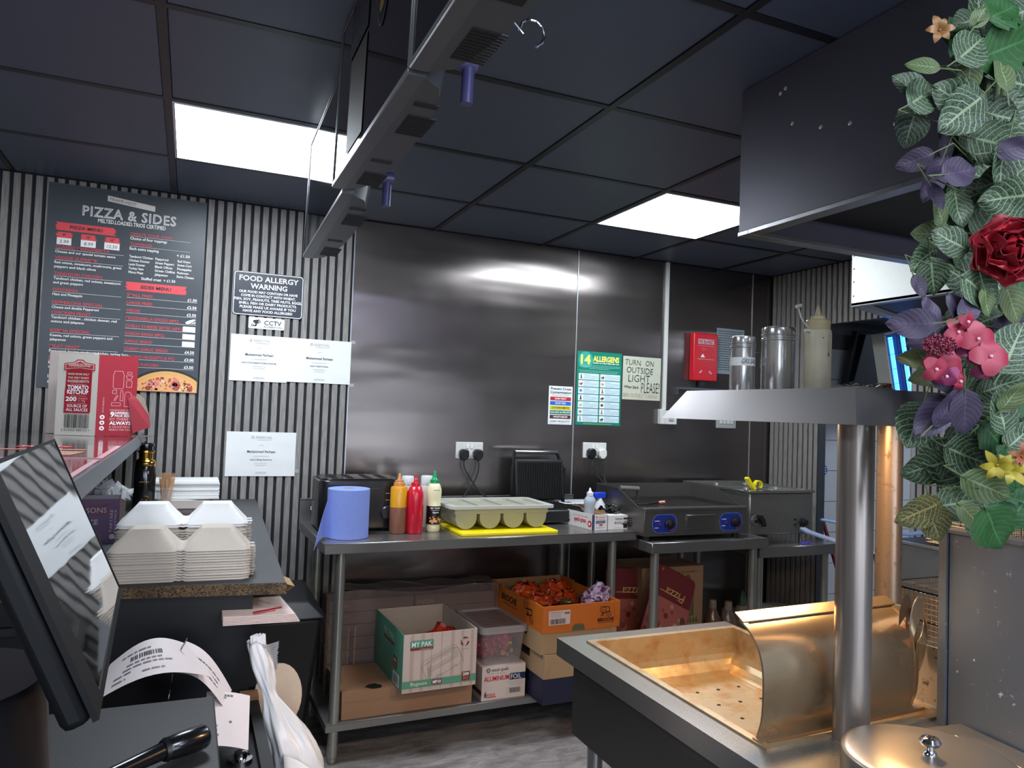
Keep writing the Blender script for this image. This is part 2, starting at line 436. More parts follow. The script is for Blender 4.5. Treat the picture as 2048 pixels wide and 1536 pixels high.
# back wall
WALLD = mat('wall_backing_black', '#17181b', .8, var=.1)
b = MB(); b.box(-2.6, RX+.1, WY+.004, WY+.12, 0, CZ+.08); wb = struct('wall_back', b, WALLD)
SLAT = None
def slat_mat():
    m, nt, p = _nt('slat_grey_oak'); N = nt.nodes; Lk = nt.links
    tc = N.new('ShaderNodeTexCoord'); g = N.new('ShaderNodeNewGeometry'); oi = N.new('ShaderNodeObjectInfo')
    mp = N.new('ShaderNodeMapping'); mp.inputs['Scale'].default_value = (60, 60, 2.2); Lk.new(g.outputs['Position'], mp.inputs[0])
    n1 = N.new('ShaderNodeTexNoise'); n1.inputs['Scale'].default_value = 6; n1.inputs['Detail'].default_value = 6; n1.inputs['Roughness'].default_value = .6; Lk.new(mp.outputs[0], n1.inputs['Vector'])
    cr = N.new('ShaderNodeValToRGB'); e = cr.color_ramp.elements
    e[0].position = .25; e[0].color = (*lin('#5b5756'), 1); e[1].position = .75; e[1].color = (*lin('#a59f99'), 1)
    Lk.new(n1.outputs[0], cr.inputs[0]); Lk.new(cr.outputs[0], p.inputs['Base Color']); p.inputs['Roughness'].default_value = .55
    b_ = N.new('ShaderNodeBump'); b_.inputs['Strength'].default_value = .25; b_.inputs['Distance'].default_value = .001; Lk.new(n1.outputs[0], b_.inputs['Height']); Lk.new(b_.outputs[0], p.inputs['Normal'])
    return m
SLAT = slat_mat()
sb = MB(); sb.box(-.0135, .0135, -.008, .008, 0, CZ-.002)
s0 = obj('slat', sb, SLAT, wb, world=False, bevel=.0015, seg=1)
PITCH = .0405; x = .728-.03; first = True
while x > -2.58:
    M_ = Matrix.Translation((x, WY-.004, 0))
    if first: s0.matrix_local = M_; first = False
    else: inst(s0, 'slat', wb, M_)
    x -= PITCH
felt = mat('slat_backing_felt', '#1c2128', .85)
b = MB(); b.box(-2.6, .728, WY-.003, WY+.004, 0, CZ); obj('slat_backing', b, felt, wb)
STW = steel('steel_wall', '#827b78', .22, waves=.8, wscale=(.55, 1, 2.2), smudge=.025, brush=(60, 60, .8), bstr=.0, wsc=1.5, wd=.022, aniso=.8, tang=(1, 0, 0), met=.94)
for x0, x1 in ((.728, 2.0065), (2.0095, 3.283), (3.286, RX)):
    b = MB(); b.box(x0, x1, WY-.006, WY+.003, 0, CZ-.001); obj('steel_panel', b, STW, wb, bevel=.001, seg=1)
TRM = mat('joint_trim', '#b4b6ba', .3, metal=.5)
for x in (.725, 2.008, 3.2845):
    b = MB(); b.box(x-.003, x+.003, WY-.009, WY-.005, 0, CZ-.001); obj('joint_strip', b, TRM, wb)
# right wall: slatted return with a doorway through to the tiled prep room
b = MB()
b.box(RX, RX+.035, 3.30, WY+.0, 0, CZ+.08); b.box(RX, RX+.035, 2.66, 3.30, 2.045, CZ+.08); b.box(RX, RX+.035, -3.0, 2.66, 0, CZ+.08)
wr = struct('wall_right', b, WALLD)
b = MB(); b.box(RX-.004, RX, 3.30, WY-.01, 0, CZ); b.box(RX-.004, RX, 2.66, 3.30, 2.045, CZ); b.box(RX-.004, RX, -.5, 2.66, 0, CZ); obj('slat_backing', b, felt, wr)
sb = MB(); sb.box(-.008, .008, -.0135, .0135, 0, CZ-.002); sA = obj('slat', sb, SLAT, wr, world=False, bevel=.0015, seg=1); sA.location = (RX-.008, 3.685, 0)
sb = MB(); sb.box(-.008, .008, -.0135, .0135, 2.045, CZ-.002); sB = None
y = 3.685-PITCH
while y > .2:
    if 2.675 < y < 3.30:
        if sB is None:
            sB = obj('slat', sb, SLAT, wr, world=False, bevel=.0015, seg=1); sB.location = (RX-.008, y, 0)
        else: inst(sB, 'slat', wr, Matrix.Translation((RX-.008, y, 0)))
    else: inst(sA, 'slat', wr, Matrix.Translation((RX-.008, y, 0)))
    y -= PITCH
b = MB(); b.box(RX-.018, RX+.036, 3.292, 3.30, 0, 2.045); obj('door_lining', b, mat('lining_dark', '#2c3036', .5), wr)
b = MB(); b.box(RX-.018, RX+.036, 2.655, 2.675, 0, 2.045); obj('door_lining', b, mat('lining_pale', '#8b8d90', .5), wr)
# rear tiled room seen through the doorway
GROUT = mat('grout', '#5c6066', .8)
b = MB(); b.box(RX+.04, 5.6, 3.60, 3.7, 0, 2.2); wt = struct('wall_rear', b, GROUT)
TILE = mat('tile_white_glazed', '#c9ccd0', .14, var=.05, scale=3)
tb = MB(); tb.box(-.0985, .0985, -.006, .002, -.0985, .0985); t0 = None
b_ = MB()
for k in range(10): b_.box(3.492, 3.5185, 3.594, 3.602, 1.347+.2*(k-6)-.1985+.003, 1.347+.2*(k-6)-.0015+.003)
obj('tile_sliver', b_, TILE, wt, kind='stuff')
for i in range(0, 10):
    for k in range(10):
        M_ = Matrix.Translation((3.72+.2*i-.1, 3.60, 1.347+.2*(k-6)-.1+.003))
        if t0 is None: t0 = obj('tile', tb, TILE, wt, world=False, bevel=.002, seg=1); t0.matrix_local = M_
        else: inst(t0, 'tile', wt, M_)
PLN = mat('plaster_grey', '#8e939a', .6)
b = MB(); b.box(RX+.036, 5.6, -1, 3.7, 2.14, 2.2); struct('ceiling_rear', b, mat('rear_ceiling_pvc', '#a6acb8', .3))
b = MB(); b.box(5.5, 5.6, -1, 3.7, 0, 2.2); struct('wall_rear_side', b, PLN)
b = MB(); b.box(RX+.036, 5.6, -1.1, -1, 0, 2.2); struct('wall_rear_front', b, PLN)
area('rear_room_light', (4.6, 2.2, 2.12), (0, 0, 0), .9, .5, 13, (.75, .85, 1))
# customer side and shop front, behind the camera
b = MB(); b.box(-2.7, -2.6, -3.0, WY+.1, 0, CZ+.08); struct('wall_left', b, mat('plaster_warm', '#a89c94', .7, var=.05))
b = MB(); b.box(-2.6, RX+.1, -3.1, -3.0, 0, CZ+.08); struct('wall_front', b, mat('shop_front', '#6e625a', .5, var=.2, scale=3))
GLZ = emitter('added_window_glow', (.75, .85, 1.0), 2.6, 'FRONT')  # unseen glowing windows, added to brighten the room and the steel's reflections
for k, (x0, x1) in enumerate(((-2.2, -.9), (-.6, .9), (1.2, 2.6))):
    b = MB(); b.quad((x1, -2.995, .5), (x0, -2.995, .5), (x0, -2.995, 2.0), (x1, -2.995, 2.0)); w_ = struct('window_%d' % (k+1), b, GLZ)
    b = MB()
    for q in ((x0-.04, x0, .46, 2.04), (x1, x1+.04, .46, 2.04), (x0, x1, .46, .5), (x0, x1, 2.0, 2.04)): b.box(q[0], q[1], -3.0, -2.96, q[2], q[3])
    obj('window_frame', b, mat('frame_black', '#17181a', .4), w_)
# purple LED strips fixed to the ceiling over the serving side, seen mirrored in the steel wall
LED = emitter('led_purple', (.28, .2, 1.0), 9)
for k, y in enumerate((-.12, -.42)):
    b = MB(); b.box(.9, 2.3, y-.006, y+.006, CZ-.016, CZ-.004)
    tag(obj('led_strip', b, LED, at=(1.9, y, CZ-.01)), 'thin purple light strip on the ceiling behind the camera, the %s of two' % ('nearer the kitchen' if k == 0 else 'nearer the street'), 'light')
# ================================================================== LARGE THINGS
ST = steel('steel_table', '#8b8987', .24, smudge=.03, brush=(2, 80, 80), bstr=.05)
STL = steel('steel_bright', '#b3b2b0', .2, smudge=.07, brush=(50, 50, 2), bstr=.03)
STG = steel('steel_greasy', '#98928a', .3, smudge=.03, brush=(4, 60, 60), met=.85)
STC = steel('steel_counter', '#9a9793', .27, smudge=.02, met=.8)
DARKM = mat('black_plastic', '#17181b', .35, var=.06)
DARKR = mat('black_matt', '#101114', .55, var=.08)
CHR = mat('chrome', '#c8c8ca', .08, 1.0, var=.02)
RUB = mat('rubber_black', '#1b1b1d', .7)

# ---------------------------------------------------------------- dark extraction hood over the counter
HB = mat('hood_black_satin', '#5a5862', .38, metal=.35, var=.08, scale=5, rvar=.06)
t = thing('extractor_hood', 'big dark glossy extractor hood with rivets, hanging over the serving counter', 'hood', (2.1, .9, 1.982))
b = MB(); b.box(1.416, 1.420, .1, 1.665, 1.99, 2.399); obj('side_panel', b, HB, t, bevel=.001, seg=1)
b = MB(); b.box(1.420, 2.70, 1.661, 1.665, 1.99, 2.399); b.box(2.696, 2.70, .1, 1.661, 1.99, 2.399); obj('back_panel', b, HB, t)
HR = steel('hood_rim', '#8a8a8c', .3)
b = MB()
b.box(1.414, 2.702, 1.625, 1.667, 1.978, 1.990); b.box(1.414, 1.456, .1, 1.625, 1.978, 1.990); b.box(2.66, 2.702, .1, 1.625, 1.978, 1.990)
obj('rim', b, HR, t, bevel=.001, seg=1)
b = MB(); b.box(1.456, 2.66, .1, 1.625, 2.05, 2.06); obj('filter_panel', b, mat('hood_inside', '#14161a', .6), t)
for (y, z) in ((1.512, 2.336), (1.494, 2.343), (1.466, 2.238), (1.37, 2.195), (1.28, 2.173), (1.155, 2.129)):
    b = MB(); b.lathe((1.4158, y, z), [(.0052, -.0005), (.0052, .0014), (.0024, .0024)], n=12, axis=(-1, 0, 0)); obj('rivet', b, mat('rivet_pale', '#c9c9c9', .3, metal=.4), t)
# pale fascia of the second canopy, beyond it
t = thing('fryer_canopy', 'pale cream-fronted canopy hanging beyond the dark hood, with a dark underside', 'hood', (3.0, 1.8, 1.993))
CRM = mat('canopy_cream', '#e4e6e0', .5, var=.03); CGR = mat('canopy_grey', '#8d9094', .45)
b = MB(); b.box(2.75, 2.756, .9, 2.461, 1.996, 2.398); obj('front_panel', b, CRM, t, bevel=.001, seg=1)
b = MB(); b.prism([(2.756, 2.461, 1.996), (3.43, 2.715, 1.996), (3.43, 2.715, 2.398), (2.756, 2.461, 2.398)], (0, -.006, 0)); obj('side_panel', b, CGR, t)
b = MB(); b.prism([(2.79, 2.42, 2.01), (3.40, 2.66, 2.01), (3.40, .9, 2.01), (2.79, .9, 2.01)][::-1], (0, 0, .006)); obj('underside_panel', b, mat('hood_inside', '#14161a', .6), t)
b = MB(); b.prism([(2.75, 2.461, 1.993), (3.43, 2.715, 1.993), (3.43, 2.67, 1.993), (2.79, 2.425, 1.993), (2.79, .9, 1.993), (2.75, .9, 1.993)][::-1], (0, 0, .015)); obj('rim', b, CGR, t)
for z in (2.04, 2.105, 2.165, 2.225):
    b = MB(); b.lathe((2.7495, 2.448, z), [(.004, 0), (.003, .0015)], n=8, axis=(-1, 0, 0)); obj('screw', b, mat('screw_rust', '#5a4a3c', .5, .6), t)

# ---------------------------------------------------------------- hanging menu screens
SCR = mat('screen_glass', '#0b0d12', .05, spec=.8, var=.02)
TVB = mat('screen_case', '#4a4d52', .45, var=.05)
TVR = mat('screen_bezel', '#5a5d61', .4, .2)
GRL = mat('vent_dark', '#0c0d10', .6)
def menu_screen(y0, y1, zn, zf, xb, label, art):
    t = thing('menu_screen', label, 'screen', ((xb+.04), (y0+y1)/2, (zn+zf)/2), group='menu screens hanging in a row from the ceiling')
    L = y1-y0
    def z(y): return zn + (zf-zn)*(y-y0)/L
    def Pt(u, h, d):     # u along 0..1, h above bottom, d depth to +X
        y = y0+L*u; return (xb + d + .02*h, y, z(y)+h)
    H = .392 if zf >= zn else .392
    b = MB(); b.hexa([Pt(0, .014, .001), Pt(0, .014, .006), Pt(1, .014, .006), Pt(1, .014, .001), Pt(0, H, .001), Pt(0, H, .006), Pt(1, H, .006), Pt(1, H, .001)][:]); obj('display', b, SCR, t, smooth=False)
    b = MB()
    for (u0, u1, h0, h1) in ((0, 1, 0, .014), (0, .012, .014, H), (.988, 1, .014, H), (0, 1, H, H+.006)):
        b.hexa([Pt(u0, h0, -.002), Pt(u0, h0, .03), Pt(u1, h0, .03), Pt(u1, h0, -.002), Pt(u0, h1, -.002), Pt(u0, h1, .03), Pt(u1, h1, .03), Pt(u1, h1, -.002)])
    obj('bezel', b, TVR, t, bevel=.002, seg=1)
    # case with a bulging back, wider in the middle of its height, rounded ends seen from below
    def cs(a, v):
        u = .004+.992*a; e = min(1, math.sin(PI*min(max(a, .0), 1))**.35)
        return Pt(u, v*H*.97, -.0+.028 + .098*e*(.72+.28*math.sin(PI*v)))
    b = MB(); b.grid(cs, 24, 8)
    n = 25
    bot = [Pt(.004, 0, .028)] + [V(cs(i/24, 0)) for i in range(25)] + [Pt(.996, 0, .028)]
    b.add(bot, [tuple(range(len(bot)))[::-1]])
    top = [Pt(.004, H*.97, .028)] + [V(cs(i/24, 1)) for i in range(25)] + [Pt(.996, H*.97, .028)]
    b.add(top, [tuple(range(len(top)))])
    obj('case', b, TVB, t)
    for uc in (.30, .93 if False else .83):
        vb = MB()
        for k in range(11):
            u0 = uc-.07+k*.0135
            vb.hexa([Pt(u0, -.0015, .045), Pt(u0, -.0015, .100), Pt(u0+.008, -.0015, .100), Pt(u0+.008, -.0015, .045), Pt(u0, .001, .045), Pt(u0, .001, .100), Pt(u0+.008, .001, .100), Pt(u0+.008, .001, .045)])
        obj('vent_grille', vb, GRL, t)
    for uc in (.14, .62):
        vb = MB(); vb.hexa([Pt(uc, -.0015, .04), Pt(uc, -.0015, .085), Pt(uc+.025, -.0015, .085), Pt(uc+.025, -.0015, .04), Pt(uc, .001, .04), Pt(uc, .001, .085), Pt(uc+.025, .001, .085), Pt(uc+.025, .001, .04)]); obj('socket_recess', vb, GRL, t)
    b = MB(); b.cyl(Pt(.16, .10, .11), Pt(.16, .10, .155), .018, n=14); b.cyl(Pt(.16, .02, .14), Pt(.16, .10, .14), .012, n=12); obj('mount_knob', b, mat('mount_violet', '#4a4a78', .35), t)
    if art:
        # the picture side faces the customers (left); u runs from far to near when read
        pr = Print(Pt(1, H, -.0004), V(Pt(0, H, 0))-V(Pt(1, H, 0)), V(Pt(1, 0, 0))-V(Pt(1, H, 0)), N=(-1, 0, 0), eps=.0004)
        dim = ink('screen_dim_red', '#5a2624'); dw = ink('screen_dim_white', '#4d4f5c'); dy = ink('screen_dim_tan', '#2e2a27', .6)
        pr.rect(.20*L, .0, .47*L, .13, ink('screen_dim_panel', '#24242c'), 1)
        for k in range(3): pr.text(('BEST', 'IN', 'TOWN')[k] if False else ('LOADED', 'MELTED', 'MENU')[k], .21*L, .042+.04*k, .032, dw, width=.24*L, l=2)
        pr.rect(.23*L, .14, .47*L, .36, dy, 1)
        pr.disc(.66*L, .12, .045, dw, 1, rv=.075); pr.disc(.66*L, .12, .041, ink('screen_black', '#0c0e13'), 2, rv=.071)
        pr.poly([(.62*L, .1), (.64*L, .03), (.66*L, .055), (.68*L, .015), (.70*L, .1), (.66*L, .16)], dim, 3)
        pr.disc(.66*L, .15, .022, ink('screen_dim_gold', '#6e5a25'), 4, rv=.016)
        pr.done('picture', t)
    return t
menu_screen(1.905, 2.615, 2.0, 1.96, .335, 'farthest hanging menu screen, tilted lower than the others, over the slatted wall', False)
menu_screen(1.165, 1.872, 2.0, 2.0, .303, 'middle hanging menu screen, with a round flame logo on its glass', True)
menu_screen(.44, 1.148, 2.0, 2.0, .300, 'nearest hanging menu screen, cut by the top of the picture', False)
t = thing('ceiling_hook', 'small wire hook hanging behind the nearest menu screen', 'hook', (.5, 1.02, 2.2))
b = MB(); b.tube([(.42, 1.05, 2.08), (.455, 1.05, 2.05)] + [(.47+.022*math.cos(a), 1.05, 2.055+.022*math.sin(a)) for a in [PI-.2*k*PI for k in range(0, 8)]], .0025); obj('wire', b, CHR, t)

# ---------------------------------------------------------------- serving counter with chip tray
CTOP = .90
t = thing('serving_counter', 'stainless steel serving counter with a sunken chip tray, in the right foreground', 'counter', (1.12, .7, 0))
b = MB()
X0, X1, Y0, Y1 = .860, 1.378, -.4, 1.637
hx0, hx1, hy0, hy1 = .926, 1.352, .985, 1.574
for (a0, a1, c0, c1) in ((X0, hx0, Y0, Y1), (hx1, X1, Y0, Y1), (hx0, hx1, Y0, hy0), (hx0, hx1, hy1, Y1)):
    b.box(a0, a1, c0, c1, CTOP-.003, CTOP)
b.box(X0, X0+.003, Y0, Y1, CTOP-.042, CTOP-.003); b.box(X0+.003, X1, Y1-.003, Y1, CTOP-.042, CTOP-.003)
obj('counter_top', b, STC, t)
b = MB(); b.box(.889, 1.36, -.38, 1.60, .68, CTOP-.003); 
b2 = MB(); b2.box(.889, .892, -.38, 1.60, .68, CTOP-.01); b2.box(.892, 1.36, 1.597, 1.60, .68, CTOP-.01); b2.box(1.357, 1.36, -.38, 1.597, .68, CTOP-.01); b2.box(.892, 1.357, -.38, 1.597, .68, .684)
obj('apron', b2, steel('steel_apron', '#5f5d5c', .34, smudge=.06, brush=(60, 3, 60)), t)
b = MB(); b.box(.95, .955, -.38, 1.40, .08, .68); b.box(.955, 1.33, 1.395, 1.40, .08, .68); obj('cabinet_panel', b, mat('cabinet_dark', '#33312f', .45), t)
for (x, y) in ((.93, 1.555), (1.33, 1.555)):
    b = MB(); b.cyl((x, y, 0), (x, y, .69), .019); obj('leg', b, STL, t)
# pan with rolled walls and drain holes
PANM = steel('steel_pan_greasy', '#b3a489', .34, smudge=.03, brush=(30, 30, 30), bstr=.05, stain=('#8a6436', 16, .46, .70))
def pan_rows():
    b = MB(); r = .055; fl = .80
    ox0, ox1, oy0, oy1 = hx0+.004, hx1-.004, hy0+.004, hy1-.004
    prof = [(0, CTOP+.004), (0, fl+r)] + [(r-r*math.cos(a*PI/12), fl+r-r*math.sin(a*PI/12)) for a in range(1, 7)]
    rings = []
    for (d, z) in prof:
        rings.append([(ox0+d, oy0+d, z), (ox1-d, oy0+d, z), (ox1-d, oy1-d, z), (ox0+d, oy1-d, z)])
    for a, c in zip(rings[:-1], rings[1:]):
        for i in range(4):
            j = (i+1) % 4; b.quad(a[j], a[i], c[i], c[j])
    q = rings[-1]; b.quad(*q)
    # lip
    o = [(hx0-.012, hy0-.012, CTOP+.004), (hx1+.012, hy0-.012, CTOP+.004), (hx1+.012, hy1+.012, CTOP+.004), (hx0-.012, hy1+.012, CTOP+.004)]
    for i in range(4):
        j = (i+1) % 4; b.quad(o[i], o[j], rings[0][j], rings[0][i])
        b.quad((o[i][0], o[i][1], CTOP), (o[j][0], o[j][1], CTOP), o[j], o[i])
    return b
obj('chip_pan', pan_rows(), PANM, t, angle=50)
hb = MB()
for i in range(5):
    for j in range(6):
        x, y = 1.02+.062*i+(.0 if j % 2 else .0), 1.06+.078*j
        hb.lathe((x, y, .8002), [(.0045, 0), (.0045, .0006)], n=8)
obj('drain_holes', hb, mat('hole_black', '#0b0a09', .9), t, kind='stuff')
# upstand at the counter's far right
b = MB(); b.box(X1, X1+.004, .93, 1.062, CTOP, 1.016); b.box(X1-.018, X1, .93, 1.062, CTOP, CTOP+.002)
obj('upstand', b, steel('steel_speckled', '#b4afa8', .35, smudge=.03, stain=('#5a5048', 60, .56, .66)), t)

# chip scuttle: curved steel screen closing the right side of the tray
t = thing('chip_scuttle', 'curved stainless steel chip scoop holder standing across the near end of the chip tray', 'chip scuttle', (1.13, 1.02, CTOP))
SC = steel('steel_scuttle', '#b7a184', .27, smudge=.03, brush=(4, 60, 60), bstr=.02, met=.85)
prof = [(1.010, .905), (.999, .94), (.9965, .985), (.9985, 1.02), (1.005, 1.045), (1.018, 1.066), (1.037, 1.082), (1.060, 1.094)]
prof2 = []
def catmull(P, n):
    out = []
    for i in range(len(P)-1):
        p0, p1, p2, p3 = P[max(i-1, 0)], P[i], P[i+1], P[min(i+2, len(P)-1)]
        for k in range(n):
            s_ = k/n
            out.append(tuple(.5*((2*p1[a]) + (-p0[a]+p2[a])*s_ + (2*p0[a]-5*p1[a]+4*p2[a]-p3[a])*s_*s_ + (-p0[a]+3*p1[a]-3*p2[a]+p3[a])*s_**3) for a in range(len(p1))))
    out.append(tuple(P[-1])); return out
pf = catmull(prof, 4)
def sc_fn(u, v):
    k = v*(len(pf)-1); i = min(int(k), len(pf)-2); f = k-i
    y = pf[i][0]*(1-f)+pf[i+1][0]*f; z = pf[i][1]*(1-f)+pf[i+1][1]*f
    return (.925+.405*u + .012*math.sin(PI*v)*(1 if u > .5 else -1)*abs(2*u-1)**3*0, y + .018*u, z)
b = MB(); b.shell(sc_fn, 12, len(pf)-1, .002); obj('curved_sheet', b, SC, t, angle=60)
for u0, u1 in ((0, .025), (.975, 1)):
    b = MB(); b.shell(lambda u, v: (lambda q: (q[0], q[1]-.0022, q[2]+.0008))(sc_fn(u0+(u1-u0)*u, v)), 1, len(pf)-1, .002); obj('end_band', b, SC, t, angle=60)
b = MB(); b.hexa([(.925, 1.050, 1.0905), (1.330, 1.068, 1.0905), (1.330, 1.090, 1.102), (.925, 1.072, 1.102), (.925, 1.050, 1.093), (1.330, 1.068, 1.093), (1.330, 1.090, 1.1045), (.925, 1.072, 1.1045)]); obj('top_flange', b, SC, t)
b = MB(); b.hexa([(.918, .992, .900), (1.345, 1.010, .900), (1.345, 1.030, .900), (.918, 1.012, .900), (.918, .992, .9065), (1.345, 1.010, .9065), (1.345, 1.030, .9065), (.918, 1.012, .9065)]); obj('foot_flange', b, SC, t)
# hand scoop stood in the scuttle's far end
t = thing('chip_scoop', 'steel chip scoop of rolled sheet leaning on the right end of the curved scuttle', 'scoop', (1.36, 1.12, .96))
SP = steel('steel_scoop', '#b39a78', .25, smudge=.03, waves=.1)
def scoop(u, v):
    a = -2.15 + 3.6*u; r = .048 - .006*v
    ax = V((.10, -.10, -.30)).normalized()
    c = V((1.352, 1.135, 1.100)) + V((.03, .03, -.15))*v*.9
    X_ = V((1, -.1, 0)).normalized(); Z_ = V((0, .25, 1)).normalized()
    return c + X_*math.cos(a)*r*1.05 + Z_*math.sin(a)*r*.85 + V((0, -.10*v*(.5-.5*math.cos(a)), 0))
def scoop2(u, v):
    a = PI*(1.08-1.55*u); r = .045
    c = V((1.308, 1.000, 1.080))
    p = c + V((math.cos(a)*r, .02*math.cos(a), math.sin(a)*r*.95))
    return p + V((.030, -.02+.05*u, -.085))*v*(.15+.85*u)
b = MB(); b.shell(scoop2, 18, 6, .0015); obj('scoop_sheet', b, SP, t, angle=60)
b = MB(); b.tube([scoop2(k/18, 0) for k in range(19)], .0016, n=6); obj('rolled_rim', b, STL, t)
b = MB(); b.grid(lambda u, v: V((1.308, 1.026, 1.080)) + V((math.cos(PI*(1.08-1.55*u))*.044*v, .02*math.cos(PI*(1.08-1.55*u))*v, math.sin(PI*(1.08-1.55*u))*.042*v)), 18, 3); obj('scoop_back', b, steel('steel_scoop_shade', '#7d6e5c', .35), t)  # recess shade put into the back's colour, darker than the scoop sheet
b = MB(); b.tube([(1.345, 1.04, 1.08), (1.365, 1.085, 1.075), (1.375, 1.12, 1.07)], .009, n=10); obj('handle', b, DARKR, t)

# ---------------------------------------------------------------- heated gantry
t = thing('heated_gantry', 'stainless steel heated gantry shelf on two round posts above the serving counter', 'gantry', (1.3, 1.1, CTOP))
GN = steel('steel_gantry', '#9c9797', .36, smudge=.06, brush=(60, 4, 60), bstr=.03)
gx0, gx1, gy0, gy1, gz0, gz1 = 1.0, 1.80, .880, 1.423, 1.4515, 1.515
ins = .012; inf = .052
B_ = [(gx0, gy0, gz0), (gx1, gy0, gz0), (gx1, gy1, gz0), (gx0, gy1, gz0)]
T_ = [(gx0+.03, gy0+.03, gz1), (gx1-.03, gy0+.03, gz1), (gx1-.03, gy1-inf, gz1), (gx0+.03, gy1-inf, gz1)]
b = MB()
def thick_quads(b, B_, T_):
    for i in range(4):
        j = (i+1) % 4; b.quad(B_[i], B_[j], T_[j], T_[i])
thick_quads(b, B_, T_)
b.quad(*T_)
Bi = [(gx0+.006, gy0+.006, gz0), (gx1-.006, gy0+.006, gz0), (gx1-.006, gy1-.006, gz0), (gx0+.006, gy1-.006, gz0)]
Ti = [(gx0+.036, gy0+.036, gz1-.008), (gx1-.036, gy0+.036, gz1-.008), (gx1-.036, gy1-inf-.01, gz1-.008), (gx0+.036, gy1-inf-.01, gz1-.008)]
for i in range(4):
    j = (i+1) % 4; b.quad(B_[j], B_[i], Bi[i], Bi[j]); b.quad(Bi[j], Bi[i], Ti[i], Ti[j])
b.quad(*Ti[::-1])
obj('canopy', b, GN, t, smooth=False)
POST = steel('steel_post', '#8f8782', .30, smudge=.03, brush=(40, 40, 3), bstr=.05)
POST2 = steel('steel_post_stained', '#8c7c6e', .32, smudge=.03, brush=(40, 40, 3), stain=('#4a3424', 40, .55, .72))
for k, (x, y) in enumerate(((1.088, .957), (1.63, 1.33))):
    b = MB(); b.cyl((x, y, CTOP+.0), (x, y, gz1-.012), .0305, n=40, caps=False); obj('post', b, POST if k == 0 else POST2, t, label='greasy, rust-spotted far post' if k else None)
    b = MB(); b.lathe((x, y, CTOP), [(.034, 0), (.034, .002), (.0308, .003)], n=32); obj('post_collar', b, POST, t)
# heat lamp element: real lamp tubes in a reflector under the canopy
b = MB(); b.box(1.06, 1.54, 1.195, 1.285, gz0+.014, gz0+.03); obj('lamp_reflector', b, STL, t)
lampm = emitter('heat_lamp_glow', HEAT_COL, 4)
for y in (1.215, 1.265):
    b = MB(); b.cyl((1.08, y, gz0+.012), (1.52, y, gz0+.012), .005, n=10); obj('lamp_tube', b, lampm, t)
area('heat_lamp_light', (1.30, 1.24, gz0+.008), (0, 0, 0), .42, .08, HEAT_W, HEAT_COL)

# ---------------------------------------------------------------- round lid, steel tray, side panel
t = thing('pot_lid', 'round stainless steel lid with a small ring knob at the bottom right corner', 'lid', (1.045, .775, .957))
b = MB(); b.lathe((0, 0, 0), [(.002, .0048), (.06, .004), (.112, .0015), (.121, -.001), (.1235, -.004), (.1235, -.0565)], n=64); obj('lid_top', b, STG, t, world=False, angle=50)
b = MB(); b.lathe((0, 0, .0045), [(.010, 0), (.009, .003), (.0055, .006), (.006, .010), (.013, .014), (.0155, .019), (.012, .024), (.006, .0255)], n=24); obj('knob', b, CHR, t, world=False)
t = thing('gastronorm_lid', 'flat rectangular steel pan lid lying beside the round lid against the steel side panel', 'lid', (1.27, .80, .90))
b = MB(); b.hexa([(1.218, .912, .918), (1.215, .56, .902), (1.303, .56, .902), (1.298, .905, .918), (1.218, .912, .922), (1.215, .56, .906), (1.303, .56, .906), (1.298, .905, .922)]); obj('lid_sheet', b, STG, t)
b = MB(); b.hexa([(1.232, .872, .921), (1.23, .58, .9075), (1.268, .58, .9075), (1.266, .868, .921), (1.234, .870, .925), (1.232, .58, .911), (1.266, .58, .911), (1.264, .866, .925)]); obj('raised_panel', b, STG, t, bevel=.001)
b = MB(); b.box(1.222, 1.295, .60, .885, .90, .9035); obj('pan_rim', b, STG, t)
t = thing('steel_side_panel', 'tall dull stainless steel side panel at the right edge, below the garland', 'panel', (1.31, .7, .9))
SPN = steel('steel_side', '#80868f', .38, smudge=.03, brush=(60, 60, 2), bstr=.08, waves=.25, stain=('#c9ccd2', 70, .66, .72))
b = MB(); b.box(1.305, 1.345, .30, .935, CTOP, 1.258); obj('panel_sheet', b, SPN, t, bevel=.002)
b = MB(); b.box(1.300, 1.318, .937, .952, CTOP, 1.262); b.box(1.302, 1.346, .30, .952, 1.258, 1.264); obj('edge_trim', b, SPN, t)
